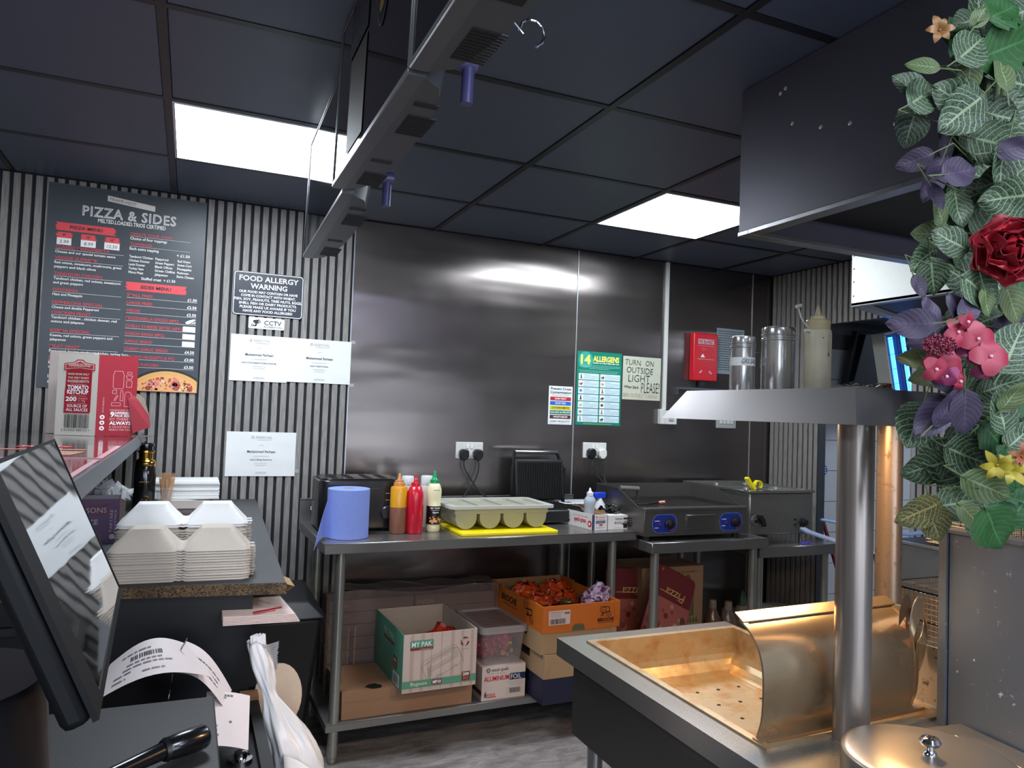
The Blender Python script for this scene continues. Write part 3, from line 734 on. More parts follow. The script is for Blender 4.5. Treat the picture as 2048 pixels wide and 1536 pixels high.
# ================================================================== TABLES AND EQUIPMENT ALONG THE BACK WALL
GALV = steel('steel_leg', '#a8aaa2', .26, smudge=.03, brush=(40, 40, 3), bstr=.03)
def prep_table(label, x0, x1, y0, y1, H, legs, rz=0.0, shelf=None, splash=.1, rim=.042, grp=None):
    t = thing('prep_table', label, 'table', (x0, y0, 0), rz)
    W, D = x1-x0, y1-y0
    def O(name, b, m, **k): return obj(name, b, m, t, world=False, **k)
    b = MB(); b.box(0, W, 0, D, H-.003, H); b.box(0, W, 0, .003, H-rim, H-.003); b.box(0, .003, .003, D, H-rim, H-.003); b.box(W-.003, W, .003, D, H-rim, H-.003)
    b.box(.003, W-.003, .003, .02, H-rim, H-rim+.003)
    O('table_top', b, ST, bevel=.0015, seg=1)
    if splash:
        b = MB(); b.box(0, W, D-.012, D, H, H+splash); b.hexa([(0, D-.012, H+splash-.003), (W, D-.012, H+splash-.003), (W, D, H+splash-.003), (0, D, H+splash-.003), (0, D-.014, H+splash+.004), (W, D-.014, H+splash+.004), (W, D, H+splash+.008), (0, D, H+splash+.008)]); O('upstand', b, ST)
    for (lx, ly) in legs:
        b = MB(); b.cyl((lx, ly, .075), (lx, ly, H-.004), .0215, n=24); O('leg', b, GALV)
        b = MB(); b.lathe((lx, ly, 0), [(.014, 0), (.017, .004), (.017, .022), (.022, .026), (.0225, .08)], n=20, m=0); f = O('leg_foot', b, GALV)
    if shelf:
        b = MB(); b.box(.045, W-.045, .045, D-.045, shelf-.003, shelf); b.box(.045, W-.045, .045, .048, shelf-.032, shelf-.003); b.box(.045, .048, .048, D-.045, shelf-.032, shelf-.003); b.box(W-.048, W-.045, .048, D-.045, shelf-.032, shelf-.003)
        O('under_shelf', b, steel('steel_shelf', '#8f8f8c', .36, smudge=.03), bevel=.001, seg=1)
    return t
prep_table('long stainless steel prep table with an under-shelf, standing against the steel wall', .522, 2.015, 3.005, 3.64, .90,
           [(.082, .072), (.082, .575), (1.40, .072), (1.40, .575)], rz=.025, shelf=.165, splash=.10)
prep_table('stainless steel table carrying the griddle, right of the long prep table', 2.03, 2.735, 2.93, 3.66, .862, [(.055, .06), (.055, .66), (.655, .06), (.655, .66)], rz=0, splash=0, rim=.05)
prep_table('low stainless steel stand under the bain-marie, in the right corner of the back wall', 2.752, 3.30, 3.01, 3.62, .80, [(.03, .04), (.03, .55), (.49, .04), (.49, .55)], rz=0, splash=0, rim=.055)

# griddle ------------------------------------------------------------
t = thing('electric_griddle', 'stainless steel electric griddle with two blue dial plates on its front', 'griddle', (2.31, 3.2, .862))
GRD = steel('steel_griddle', '#6f6b68', .3, smudge=.03, brush=(3, 50, 50), bstr=.05)
gx0, gx1, gy0, gy1 = 2.008, 2.628, 2.975, 3.44
b = MB(); b.box(gx0, gx1, gy0, gy1, .885, 1.010); obj('body', b, GRD, t, bevel=.003)
b = MB(); b.box(gx0+.012, gx1-.012, gy0+.04, gy1-.012, 1.010, 1.018); obj('hot_plate', b, mat('plate_burnt', '#2b2724', .35, .7, var=.3, scale=8), t)
b = MB(); b.box(gx0-.001, gx1+.001, gy0-.004, gy0+.04, 1.008, 1.020); obj('front_trough', b, GRD, t, bevel=.002)
b = MB()
for x0_, x1_ in ((gx0, gx0+.004), (gx1-.004, gx1)):
    b.prism([(x0_, gy0+.03, 1.010), (x0_, gy1, 1.010), (x0_, gy1, 1.092), (x0_, gy0+.24, 1.092)], (x1_-x0_, 0, 0))
b.box(gx0, gx1, gy1-.004, gy1, 1.01, 1.094); obj('splash_guard', b, GRD, t)
b = MB(); b.box(gx0+.235, gx0+.41, gy0-.004, gy0, .915, .985); b.box(gx0+.235, gx0+.41, gy0-.016, gy0-.004, .978, .985); b.box(gx0+.235, gx0+.241, gy0-.016, gy0-.004, .93, .985); obj('fat_drawer', b, GRD, t, bevel=.001, seg=1)
BLU = mat('dial_plate_blue', '#1d2f86', .35)
for xc in (gx0+.115, gx0+.515):
    pr = Print((xc-.075, gy0-.0005, .995), (1, 0, 0), (0, 0, -1), N=(0, -1, 0))
    pts = [(.04+.035*math.cos(a*PI/8), .05+.045*math.sin(a*PI/8)) for a in range(4, 13)] + [(.115+.035*math.cos(a*PI/8), .05+.045*math.sin(a*PI/8)) for a in range(-4, 5)]
    pr.poly([(u, v) for u, v in pts], ink('dial_edge', '#5a70b8'), 1)
    pr.poly([(.0775+(u-.0775)*.95, .05+(v-.05)*.93) for u, v in pts], BLU, 2)
    pr.rect(.02, .035, .048, .038, Wt, 3); pr.rect(.02, .068, .042, .0705, Wt, 3)
    for k in range(10):
        a = -.35 + k*.17; pr.line([(.102+.036*math.cos(a), .05+.036*math.sin(a)), (.102+.036*math.cos(a+.14), .05+.036*math.sin(a+.14))], .0022+.0003*k, ink('dial_red', '#c0303a'), 3)
    pr.done('dial_plate', t, label='blue dial plate')
    b = MB(); b.lathe((xc+.027, gy0, .945), [(.026, .001), (.026, .012), (.019, .014), (.018, .028), (.012, .030)], n=24, axis=(0, -1, 0)); b.box(xc+.0255, xc+.0285, gy0-.034, gy0-.028, .929, .961); obj('knob', b, DARKM, t)
    b = MB(); b.cyl((xc-.028, gy0, .942), (xc-.028, gy0-.008, .942), .005); obj('pilot_light', b, mat('pilot_red', '#7a2e28', .3), t)
b = MB()
for k in range(4): b.box(gx0-.0006, gx0, gy0+.1, gy0+.20, .955-.012*k, .959-.012*k)
obj('side_vent', b, GRL, t)
for (x, y) in ((gx0+.04, gy0+.04), (gx1-.04, gy0+.04), (gx0+.04, gy1-.04), (gx1-.04, gy1-.04)):
    b = MB(); b.cyl((x, y, .862), (x, y, .886), .018); obj('foot', b, RUB, t)
# griddle scraper and a burger scraper resting on it
t = thing('griddle_scraper', 'flat steel scraper with a round bar handle standing on the griddle corner', 'scraper', (2.09, 3.2, 1.03))
b = MB(); b.cyl((2.035, 3.245, 1.088), (2.150, 3.245, 1.083), .0125, n=20); obj('handle', b, STL, t)
b = MB(); b.hexa([(2.140, 3.24, 1.012), (2.148, 3.24, 1.012), (2.148, 3.25, 1.012), (2.140, 3.25, 1.012), (2.140, 3.24, 1.085), (2.148, 3.24, 1.085), (2.148, 3.25, 1.085), (2.140, 3.25, 1.085)]); b.box(2.07, 2.148, 3.235, 3.255, 1.0185, 1.0215); obj('blade', b, GRD, t)
t = thing('spatula', 'dark spatula with a pink handle tip lying on the hot plate', 'spatula', (2.15, 3.12, 1.024))
b = MB(); b.box(2.06, 2.14, 3.11, 3.16, 1.0182, 1.0212); b.tube([(2.14, 3.13, 1.022), (2.19, 3.12, 1.028)], .005); obj('blade', b, mat('spatula_dark', '#2c2826', .4, .5), t)
b = MB(); b.tube([(2.19, 3.12, 1.028), (2.222, 3.114, 1.031)], [.006, .007], n=10); obj('handle', b, mat('spatula_pink', '#d79080', .5), t)

# bain-marie -----------------------------------------------------------
t = thing('bain_marie', 'stainless steel bain-marie with a drain tap and one dial, right of the griddle', 'bain-marie', (3.0, 3.3, .80))
BM = steel('steel_bainmarie', '#85847f', .28, smudge=.03, brush=(3, 50, 50), bstr=.05, waves=.2, stain=('#5a4f45', 7, .6, .8))
bx0, bx1, by0, by1 = 2.715, 3.155, 3.055, 3.62
b = MB(); b.box(bx0, bx1, by0, by1, .855, 1.075); obj('body', b, BM, t, bevel=.008)
b = MB()
b.box(bx0-.008, bx1+.008, by0-.008, by0+.04, 1.075, 1.088); b.box(bx0-.008, bx1+.008, by1-.05, by1, 1.075, 1.088); b.box(bx0-.008, bx0+.02, by0+.04, by1-.05, 1.075, 1.088); b.box(bx1-.02, bx1+.008, by0+.04, by1-.05, 1.075, 1.088)
b.box(bx0+.02, bx1-.02, by0+.27, by0+.29, 1.08, 1.088); b.box(bx0+.2, bx0+.22, by0+.04, by1-.05, 1.08, 1.088)
obj('top_frame', b, BM, t, bevel=.001, seg=1)
for (a0, a1, c0, c1, r) in ((bx0+.022, bx0+.198, by0+.042, by0+.268, 1), (bx0+.222, bx1-.022, by0+.042, by0+.268, 0), (bx0+.022, bx0+.198, by0+.292, by1-.052, 0), (bx0+.222, bx1-.022, by0+.292, by1-.052, 0)):
    b = MB(); b.box(a0, a1, c0, c1, 1.076, 1.084); obj('lid', b, STL, t, bevel=.003)
    b = MB(); b.cyl(((a0+a1)/2, (c0+c1)/2, 1.084), ((a0+a1)/2, (c0+c1)/2, 1.092), .014); obj('lid_knob', b, STL, t)
b = MB(); b.cyl((2.755, by0, .935), (2.755, by0-.006, .935), .026, n=20); obj('tap_plate', b, STL, t)
b = MB(); b.cyl((2.755, by0-.005, .935), (2.765, by0-.045, .93), .012, n=14); b.cyl((2.765, by0-.04, .95), (2.78, by0-.04, .91), .014, n=12); b.box(2.745, 2.765, by0-.05, by0-.02, .945, .965); obj('drain_tap', b, mat('tap_black', '#1a1614', .4), t)
b = MB(); b.lathe((3.085, by0, .917), [(.024, 0), (.024, .010), (.018, .012), (.017, .026), (.01, .028)], n=22, axis=(0, -1, 0)); obj('knob', b, DARKM, t)
for z in (.905, .932):
    b = MB(); b.cyl((3.03, by0, z), (3.03, by0-.004, z), .006, n=10); obj('indicator', b, DARKM, t)
for (x, y) in ((bx0+.04, by0+.04), (bx1-.04, by0+.04), (bx0+.04, by1-.05), (bx1-.04, by1-.05)):
    b = MB(); b.cyl((x, y, .80), (x, y, .857), .015); obj('foot', b, STL, t)
# yellow tool
t = thing('yellow_tongs', 'bright yellow plastic serving tongs sticking up out of the bain-marie', 'tongs', (2.81, 3.15, 1.086))
YEL = mat('plastic_yellow', '#e8d808', .35, var=.04)
b = MB()
def strip(pts, wd, th, m=0, yv=None):
    n = len(pts)
    for i in range(n-1):
        a, c = V(pts[i]), V(pts[i+1]); d = (c-a).normalized(); nn = V((-d.z, 0, d.x))*th/2; yy = V((0, wd/2, 0))
        b.hexa([a-nn-yy, a+nn-yy, a+nn+yy, a-nn+yy, c-nn-yy, c+nn-yy, c+nn+yy, c-nn+yy], m)
strip([(2.775, 3.15, 1.148), (2.800, 3.15, 1.115), (2.828, 3.15, 1.088)], .03, .014)
arc = [(2.853+.022*math.cos(a), 3.15, 1.110+.022*math.sin(a)) for a in [PI*(1.05-.12*k) for k in range(0, 12)]]
strip(arc, .022, .006)
obj('tong_arms', b, YEL, t)
# blue cloth scrap
t = thing('purple_scrap', 'small crumpled purple wrapper on the low stand below the bain-marie dial', 'wrapper', (3.1, 3.03, .80))
b = MB()
for k in range(7): b.obox((3.065+.012*k, 3.045+rnd.uniform(-.008, .008), .805), (.016, .02, .006), Matrix.Rotation(rnd.uniform(-1, 1), 3, 'Z') @ Matrix.Rotation(.4, 3, 'X'))
obj('film', b, mat('wrapper_purple', '#4a3a90', .3), t)
# ================================================================== THINGS ON THE BACK WALL
WS = WY-.012        # face of the slats
WP = WY-.0065       # face of the steel
def sheet(name, label, cat, x0, x1, z0, z1, y, th, m, seed=0, crumple=0.0, group=None, bevel=0, nx=10, nz=8, rnd_corner=0):
    """a hung sheet or board; top-level thing with a child for its print"""
    t = thing(name, label, cat, ((x0+x1)/2, y, z0), group=group)
    b = MB(); r = random.Random(seed); ph = [r.uniform(0, 6) for _ in range(6)]
    if crumple:
        def fn(u, v):
            d = crumple*(math.sin(7*u+ph[0]+3*v)*.5 + math.sin(13*u*v+ph[1]) * .35 + math.sin(17*v+ph[2]+4*u)*.3 + 1.1)
            return (x0+(x1-x0)*u, y-th-d, z0+(z1-z0)*v)
        b.shell(fn, nx, nz, -th)
        obj('paper', b, m, t, angle=80)
    else:
        b.box(x0, x1, y-th, y, z0, z1); obj('board', b, m, t, bevel=bevel)
    pr = Print((x0, y-th-(crumple*2.6 if crumple else 0), z1), (1, 0, 0), (0, 0, -1), N=(0, -1, 0))
    return t, pr
# ---- menu board
MBK = mat('menu_board_black', '#343a41', .38, var=.04)
t, pr = sheet('menu_board', 'large black pizza and sides menu board on the slatted wall', 'sign', -.602, .030, 1.487, 2.377, WS, .004, MBK)
W_, Hh = .632, .89
pr.rect(.002, .002, W_-.002, .004, ink('board_edge', '#4d545c'), 1)
c_ = CORAL; dk = ink('dark', '#23262b'); cream = ink('menu_white', '#e9e6e2'); red2 = ink('menu_red', '#c93a48')
pr.text('PIZZA & SIDES', .318, .128, .043, cream, 'c', width=.375, bold=.022, l=2, sp=1.1)
pr.text('PIZZA & SIDES', .318, .128, .043, ink('menu_inline', '#4a4f56'), 'c', width=.371, bold=-.030, l=3, sp=1.1)
pr.text('MELTED.LOADED.TRIOS CERTIFIED', .328, .152, .017, cream, 'c', width=.272, bold=.02)
def brush(u0, v0, u1, v1, m, seed=1, l=1):
    r = random.Random(seed); n = 7
    L_ = [(u0 + r.uniform(-.006, .006), v0+(v1-v0)*k/n) for k in range(n+1)]; R_ = [(u1 + r.uniform(-.006, .006), v0+(v1-v0)*k/n) for k in range(n+1)]
    for k in range(n): pr.poly([L_[k], R_[k], R_[k+1], L_[k+1]], m, l)
brush(.035, .170, .262, .205, c_, 1); pr.text('PIZZA MENU', .150, .194, .013, dk, 'c', width=.125, bold=.03, l=3)
for (u, s_, p_, ww) in ((.068, '9"', '5.99', .055), (.160, '12"', '8.99', .058), (.252, '16"', '12.50', .06)):
    brush(u-.028, .213, u+.028, .237, c_, int(u*100)); pr.text(s_, u, .230, .010, dk, 'c', bold=.02, l=3)
    pr.rect(u-ww/2, .238, u+ww/2, .268, cream, 3); pr.text(p_, u, .261, .014, K, 'c', l=4, shear=.15)
items = [('CLASSIC MARGHERITA', ['Cheese and our special tomato sauce'], .284), ('VEGGIE SUPREME', ['Red onions, sweetcorn, mushrooms, green', 'peppers and black olives'], .331),
         ('TANDOORI CHICKEN', ['Tandoori chicken, red onions, sweetcorn', 'and green peppers'], .401), ('HAWAIIAN', ['Ham and Pineapple'], .470),
         ('PEPPERONI SPECIAL', ['Cheese and double Pepperoni'], .526), ('CHICKEN FEAST', ['Tandoori chicken , chicken donner, red', 'onions and jalapeno'], .570),
         ('KEEMA SPECIAL', ['Keema, red onions, green peppers and', 'jalapenos'], .648), ('MEAT FEAST', ['Pepperoni, keema, tandoori chicken, turkey ham'], .716),
         ('BBQ SPECIAL', ['BBQ base, chicken, red onions', 'sweetcorn'], .766)]
for nm, ds, v in items:
    pr.text(nm, .037, v, .0125, red2, width=len(nm)*.0115, bold=.02)
    pr.rect(.037, v+.004, .300, v+.0052, cream, 2)
    for k, d in enumerate(ds): pr.text(d, .037, v+.020+.018*k, .0105, cream, width=len(d)*.0066, bold=.02)
pr.text('Donner, red onions', .037, .846, .012, cream, bold=.02); pr.text('green peppers', .037, .866, .012, cream, bold=.02)
pr.text('CREATE YOUR OWN', .322, .191, .0115, red2, width=.17, bold=.02); pr.rect(.322, .195, .570, .196, cream, 2); pr.text('Choice of four toppings', .322, .211, .0115, cream, bold=.02, width=.150)
pr.text('TOPPINGS', .322, .236, .0115, red2, width=.09, bold=.02); pr.rect(.322, .240, .570, .241, cream, 2); pr.text('Each extra topping', .322, .257, .0115, cream, bold=.02, width=.118)
pr.text('+ £1.50', .570, .268, .0125, cream, 'r', bold=.02)
cols = ((.322, ['Tandoori Chicken', 'Chicken Donner', 'Lamb Donner', 'Turkey Ham', 'Mince Meat']), (.428, ['Pepperoni', 'Green Peppers', 'Black Olives', 'Green Chillies', 'Jalapenos']), (.520, ['Red Onion', 'Sweet Corn', 'Pineapples', 'Mushroom', 'Extra Cheese']))
for u, ls in cols:
    for k, s_ in enumerate(ls): pr.text(s_, u, .292+.0178*k, .0105, cream, bold=.02, width=len(s_)*.0060)
pr.text('Stuffed crust  + £1.50', .375, .388, .012, cream, bold=.02, width=.140)
brush(.318, .402, .562, .440, c_, 9); pr.text('SIDES MENU', .437, .428, .014, dk, 'c', width=.125, bold=.03, l=3)
for k, (s_, p_) in enumerate((('SMALL FRIES', '£1.50'), ('LARGE FRIES', '£2.50'), ('WEDGES', '£3.50'), ('MOZZARELLA STICKS (6PC)', '£4.50'), ('CHILLI CHEESE BITES (6PC)', ''), ('ONION RINGS (8PC)', ''), ('GARLIC BREAD', ''), ('CHEESY GARLIC BREAD', '£4.50'), ('CHICKEN NUGGETS (6 PC)', '£3.00'), ('CHICKEN POPCORN', '£3.50'))):
    v = .467+.0345*k
    pr.text(s_, .322, v, .0125, red2, width=len(s_)*.0094, bold=.02); pr.rect(.322, v+.005, .612, v+.0062, cream, 2)
    if p_: pr.text(p_, .610, v+.001, .0125, cream, 'r', bold=.025)
    elif True: pr.rect(.557, v-.020, .610, v+.004, cream, 3)
pr.poly([(.565, .566), (.58, .556), (.60, .549), (.612, .551), (.598, .560), (.585, .571), (.572, .574)], cream, 4)
# pizza picture on the board
crust = ink('pizza_crust', '#dba45c'); chz = ink('pizza_cheese', '#e6a56a'); sal = ink('pizza_salami', '#b8362c'); sal2 = ink('pizza_ham', '#d9797a'); olv = ink('pizza_olive', '#3a2c22'); grn = ink('pizza_green', '#5e6d2c')
pc, pv, pR = .505, 1.0, .205
def arcp(R, lo, hi, n=26): return [(pc+R*math.cos(a), pv+R*.98*math.sin(a)) for a in [lo+(hi-lo)*k/n for k in range(n+1)]]
def clipped(R):   # circle of radius R clipped to the board's corner
    pts = []
    for k in range(60):
        a = -PI + PI*k/59; u, v = pc+R*math.cos(a), pv+R*math.sin(a)
        if v < .887 : pts.append((min(u, .629), v))
    return [(pts[0][0], .888)] + pts + [(pts[-1][0], .888)]
pr.poly(clipped(pR+.010), ink('pizza_pan', '#15161a'), 5); pr.poly(clipped(pR), crust, 6); pr.poly(clipped(pR-.017), chz, 7)
rr = random.Random(4)
def topping(m, r0, r1, n, l, sq=1):
    k = 0
    while k < n:
        u, v = rr.uniform(.35, .62), rr.uniform(.815, .88); r = rr.uniform(r0, r1)
        if math.hypot(u-pc, v-pv) < pR-.022-r and v+r < .887 and u+r < .628:
            pr.disc(u, v, r, m, l, n=9, rv=r*.8); k += 1
topping(ink('pizza_sauce', '#c4552e'), .004, .009, 26, 8); topping(ink('pizza_pale', '#f0d2a4'), .003, .007, 30, 9)
topping(sal2, .011, .014, 4, 10); topping(sal, .010, .013, 5, 11); topping(olv, .002, .004, 22, 12); topping(grn, .002, .004, 14, 13); topping(ink('pizza_onion', '#8c3a55'), .002, .004, 12, 13)
pr.done('printed_menu', t)
# taped note over the board heading
t = thing('paper_strip', 'narrow taped paper strip with MIAMI HOT in faint pen above the pizza menu title', 'note', (-.28, WS-.005, 2.32))
b = MB(); b.hexa([(-.377, WS-.0055, 2.325), (-.186, WS-.0055, 2.303), (-.186, WS-.0045, 2.303), (-.377, WS-.0045, 2.325), (-.377, WS-.0055, 2.350), (-.186, WS-.0055, 2.328), (-.186, WS-.0045, 2.328), (-.377, WS-.0045, 2.350)]); obj('paper', b, mat('tape_paper', '#d9d2c8', .5), t)
pr = Print((-.377, WS-.0058, 2.350), (.191, 0, -.022), (-.02, 0, -.19), N=(0, -1, 0)); pr.text('MIAMI HOT', .01, .020, .014, ink('pen_grey', '#6e6a62'), width=.105, shear=.1); pr.done('handwriting', t)
# ---- allergy sign
SGN = mat('sign_navy', '#272c38', .35, var=.03)
t = thing('allergy_sign', 'navy food allergy warning sign with white border on the slats', 'sign', (.323, WS, 1.875))
def rrect(x0, x1, z0, z1, r, n=5):
    pts = []
    for cx, cz, a0 in ((x1-r, z1-r, 0), (x0+r, z1-r, PI/2), (x0+r, z0+r, PI), (x1-r, z0+r, 3*PI/2)):
        for k in range(n+1): pts.append((cx+r*math.cos(a0+PI/2*k/n), cz+r*math.sin(a0+PI/2*k/n)))
    return pts
b = MB(); b.prism([(x, WS-.003, z) for x, z in rrect(.162, .484, 1.868, 2.078, .014)][::-1], (0, .003, 0)); obj('plate', b, SGN, t)
pr = Print((.162, WS-.003, 2.078), (1, 0, 0), (0, 0, -1), N=(0, -1, 0))
o_ = [(x-.162, 2.078-z) for x, z in rrect(.165, .481, 1.871, 2.075, .013)]; i_ = [(x-.162, 2.078-z) for x, z in rrect(.168, .478, 1.874, 2.072, .011)]
for k in range(len(o_)): pr.poly([o_[k], o_[(k+1) % len(o_)], i_[(k+1) % len(i_)], i_[k]], Wt, 1)
pr.text('FOOD ALLERGY', .161, .044, .0245, Wt, 'c', width=.272, bold=.02); pr.text('WARNING', .161, .080, .0245, Wt, 'c', width=.168, bold=.02)
for k, s_ in enumerate(('OUR FOOD MAY CONTAIN OR HAVE', 'COME IN CONTACT WITH WHEAT,', 'FISH, SOY, PEANUTS, TREE NUTS, EGGS,', 'SHELL FISH OR DAIRY PRODUCTS.', 'PLEASE MAKE US AWARE IF YOU', 'HAVE ANY FOOD ALLERGIES!')):
    pr.text(s_, .161, .102+.0182*k, .0115, Wt, 'c', width=(.268, .250, .310, .265, .256, .226)[k], bold=.025)
pr.done('lettering', t)
t = thing('cctv_sign', 'small white CCTV in operation plate under the navy allergy sign', 'sign', (.32, WS, 1.81))
b = MB(); b.prism([(x, WS-.002, z) for x, z in rrect(.238, .402, 1.808, 1.862, .005, 3)][::-1], (0, .002, 0)); obj('plate', b, mat('plate_white', '#dcdde0', .35), t)
pr = Print((.238, WS-.002, 1.862), (1, 0, 0), (0, 0, -1), N=(0, -1, 0))
pr.text('CCTV', .071, .034, .021, K, width=.079, bold=.01); pr.text('IN OPERATION', .071, .047, .008, K, width=.079)
pr.poly([(.022, .014), (.048, .010), (.058, .018), (.056, .026), (.030, .030), (.020, .022)], K, 2); pr.disc(.051, .020, .006, Wt, 3); pr.disc(.051, .020, .0035, K, 4)
pr.poly([(.032, .028), (.040, .028), (.036, .042), (.029, .044)], K, 2); pr.disc(.018, .038, .006, K, 2); pr.disc(.018, .038, .003, Wt, 3); pr.poly([(.018, .036), (.032, .038), (.032, .043), (.018, .041)], K, 2)
for u, v in ((.009, .008), (.155, .008), (.009, .046), (.155, .046)): pr.disc(u, v, .0022, ink('grey', '#8a8a8a'), 2, 8)
pr.done('lettering', t)
# ---- certificates
PAP = mat('paper_white', '#e2e3e2', .6, var=.03)
PEN = ink('print_grey', '#4a4c4e'); LG = ink('print_pale', '#a9abac')
def cert(x0, x1, z0, z1, label, line, seed, shift=0):
    t, pr = sheet('certificate', label, 'paper', x0, x1, z0, z1, WS-.001, .0006, PAP, seed=seed, crumple=.0012, nx=14, nz=10)
    W, H = x1-x0, z1-z0; c = W/2+shift
    pr.text('ESSENTIAL', c+.010, .030, .0105, LG, 'c', width=.075, bold=.0); pr.line([(c-.045, .020), (c-.034, .020)], .0016, LG, 2); pr.line([(c-.045, .025), (c-.034, .025)], .0016, LG, 2); pr.line([(c-.045, .030), (c-.034, .030)], .0016, LG, 2); pr.line([(c-.046, .019), (c-.046, .031)], .0016, LG, 2)
    pr.scribble(c-.02, .038, c+.045, .003, LG, seed=seed); pr.scribble(c-.01, .063, c+.008, .003, LG, seed=seed+1)
    pr.text('Mohammed Farhaan', c, .098, .0105, PEN, 'c', width=.128, bold=.02)
    pr.scribble(c-.035, .115, c+.035, .003, LG, seed=seed+2); pr.text(line, c, .134, .0066, PEN, 'c', bold=.015)
    pr.scribble(c-.03, .148, c+.03, .003, LG, seed=seed+3); pr.scribble(c-.025, .158, c+.026, .003, LG, seed=seed+4); pr.text('ESSENTIAL', c+.004, H-.014, .008, LG, 'c', width=.05)
    pr.done('print', t)
    return t
cert(.164, .425, 1.556, 1.776, 'left of the two joined white certificates, below the small camera notice', 'Level 2 Food Hygiene & Safety (Catering)', 3)
cert(.423, .729, 1.562, 1.776, 'right of the two joined white certificates, reaching the steel wall', 'Level 2 Health & Safety', 8)
cert(.167, .483, 1.106, 1.316, 'lower single white certificate hanging by itself on the slats', 'Level 2 Allergy Awareness', 12)
for nm, x, z in (('a', .736, 1.775), ('b', .738, 1.56), ('c', .49, 1.13)):
    b = MB(); b.box(x-.014, x+.012, WY-.0145, WY-.0135, z-.008, z+.008)
    tag(obj('tape_piece', b, glass('tape_clear', '#ccd0d4', .15, .35), at=(x, WY-.014, z)), {'a': 'clear tape holding the upper right corner of the joined certificates', 'b': 'clear tape holding the lower right corner of the joined certificates', 'c': 'clear tape at the lower right corner of the single certificate'}[nm], 'tape')

# ---- food safety posters on the steel
t, pr = sheet('contamination_notice', 'white Prevent Cross Contamination notice with coloured bars beside the steel joint', 'notice', 1.846, 1.996, 1.396, 1.612, WP, .0015, mat('notice_white', '#e6e8e8', .4, var=.02))
pr.text('Prevent Cross', .0755, .021, .0135, K, 'c', width=.128, bold=.015); pr.text('Contamination', .0755, .041, .0135, K, 'c', width=.134, bold=.015)
pr.scribble(.012, .048, .138, .003, LG, seed=1); pr.scribble(.022, .055, .128, .003, LG, seed=2)
for k, (s_, c1, c2, ww) in enumerate((('RAW MEAT', '#c02433', '#f0f0f0', .072), ('RAW FISH', '#1667c8', '#f0f0f0', .066), ('COOKED MEATS', '#d9c812', '#20201c', .112), ('SALADS & FRUITS', '#12704c', '#f0f0f0', .124), ('VEGETABLES', '#5a3020', '#f0f0f0', .092), ('DAIRY PRODUCTS', '#eceeee', '#4a4c4e', .122))):
    v = .061+.0255*k; pr.rect(.009, v-.0008, .142, v+.0212, ink('bar_edge', '#b9bcbc'), 1); pr.rect(.010, v, .141, v+.020, ink('bar_%d' % k, c1), 2); pr.text(s_, .0755, v+.0145, .0095, ink('bart_%d' % k, c2), 'c', width=ww, bold=.02, l=3)
pr.done('print', t)
GRN = mat('poster_green', '#12806a', .35, var=.03)
t, pr = sheet('allergen_poster', 'tall green 14 ALLERGENS poster on the steel wall', 'poster', 2.020, 2.318, 1.398, 1.822, WP, .001, GRN)
lg = ink('poster_teal', '#2fa090'); yl = ink('poster_yellow', '#ece56a'); pw = ink('poster_pale', '#d3e6ee')
pr.disc(.055, .050, .048, lg, 1, 24)
pr.text('14', .022, .072, .050, yl, width=.065, bold=.04); pr.text('ALLERGENS', .103, .055, .030, yl, width=.176, bold=.045); pr.text('coming to a food label near you', .103, .068, .0085, Wt, width=.176, bold=.03)
for k, (a, c) in enumerate(((.012, .285), (.016, .285), (.08, .21), (.012, .280), (.02, .27))): pr.scribble(a, .082+.0085*k+(.005 if k > 2 else 0), c, .0042, ink('poster_mint', '#9fd2c4'), seed=k, l=2)
ic = ['#3d7a48', '#b03a48', '#4a86c8', '#3c4a4c', '#c8b98a', '#8a8f90', '#7f9480', '#4a4a4a', '#c49a8a', '#a0605c', '#242628', '#7a4238', '#8f8a80', '#3a3a3e']
for r_ in range(7):
    for c__ in range(2):
        u0 = .012+.142*c__; v0 = .128+.0405*r_
        pr.rect(u0, v0, u0+.134, v0+.036, pw, 2); pr.rect(u0+.002, v0+.002, u0+.030, v0+.034, Wt, 3)
        cc = ink('icon_%d' % (r_*2+c__), ic[(r_+7*c__) % 14]); k = r_+7*c__
        if k % 3 == 0: pr.poly([(u0+.010, v0+.030), (u0+.024, v0+.030), (u0+.018, v0+.008), (u0+.014, v0+.008)], cc, 4); pr.disc(u0+.016, v0+.009, .004, cc, 4, 8)
        elif k % 3 == 1: pr.disc(u0+.010, v0+.020, .005, cc, 4, 8); pr.disc(u0+.021, v0+.018, .0065, cc, 4, 8); pr.poly([(u0+.006, v0+.026), (u0+.026, v0+.024), (u0+.018, v0+.030)], cc, 4)
        else: pr.poly([(u0+.006, v0+.014), (u0+.018, v0+.009), (u0+.027, v0+.017), (u0+.021, v0+.026), (u0+.009, v0+.025)], cc, 4)
        for q in range(5): pr.scribble(u0+.034, v0+.008+.006*q, u0+.034+(.04 if q == 0 else .096 - .03*(q == 4)), .0028, ink('poster_text', '#7f979e') if q else ink('poster_title', '#4f6e78'), seed=r_*9+c__*3+q, l=3)
pr.scribble(.05, .418, .24, .003, yl, seed=5)
pr.done('print', t)
t, pr = sheet('handwritten_sign', 'pale crumpled paper sign with handwritten TURN ON OUTSIDE LIGHT', 'note', 2.326, 2.592, 1.556, 1.812, WP, .0006, mat('paper_old', '#bfc1ad', .55, var=.05), seed=5, crumple=.0012)
pen = ink('marker', '#1d2026'); 
def hand(s_, u, v, h, w_, m=pen, sh=.05, bold=-.012, rot=.03): pr.text(s_, u, v, h, m, width=w_, shear=sh, bold=bold, rot=rot)
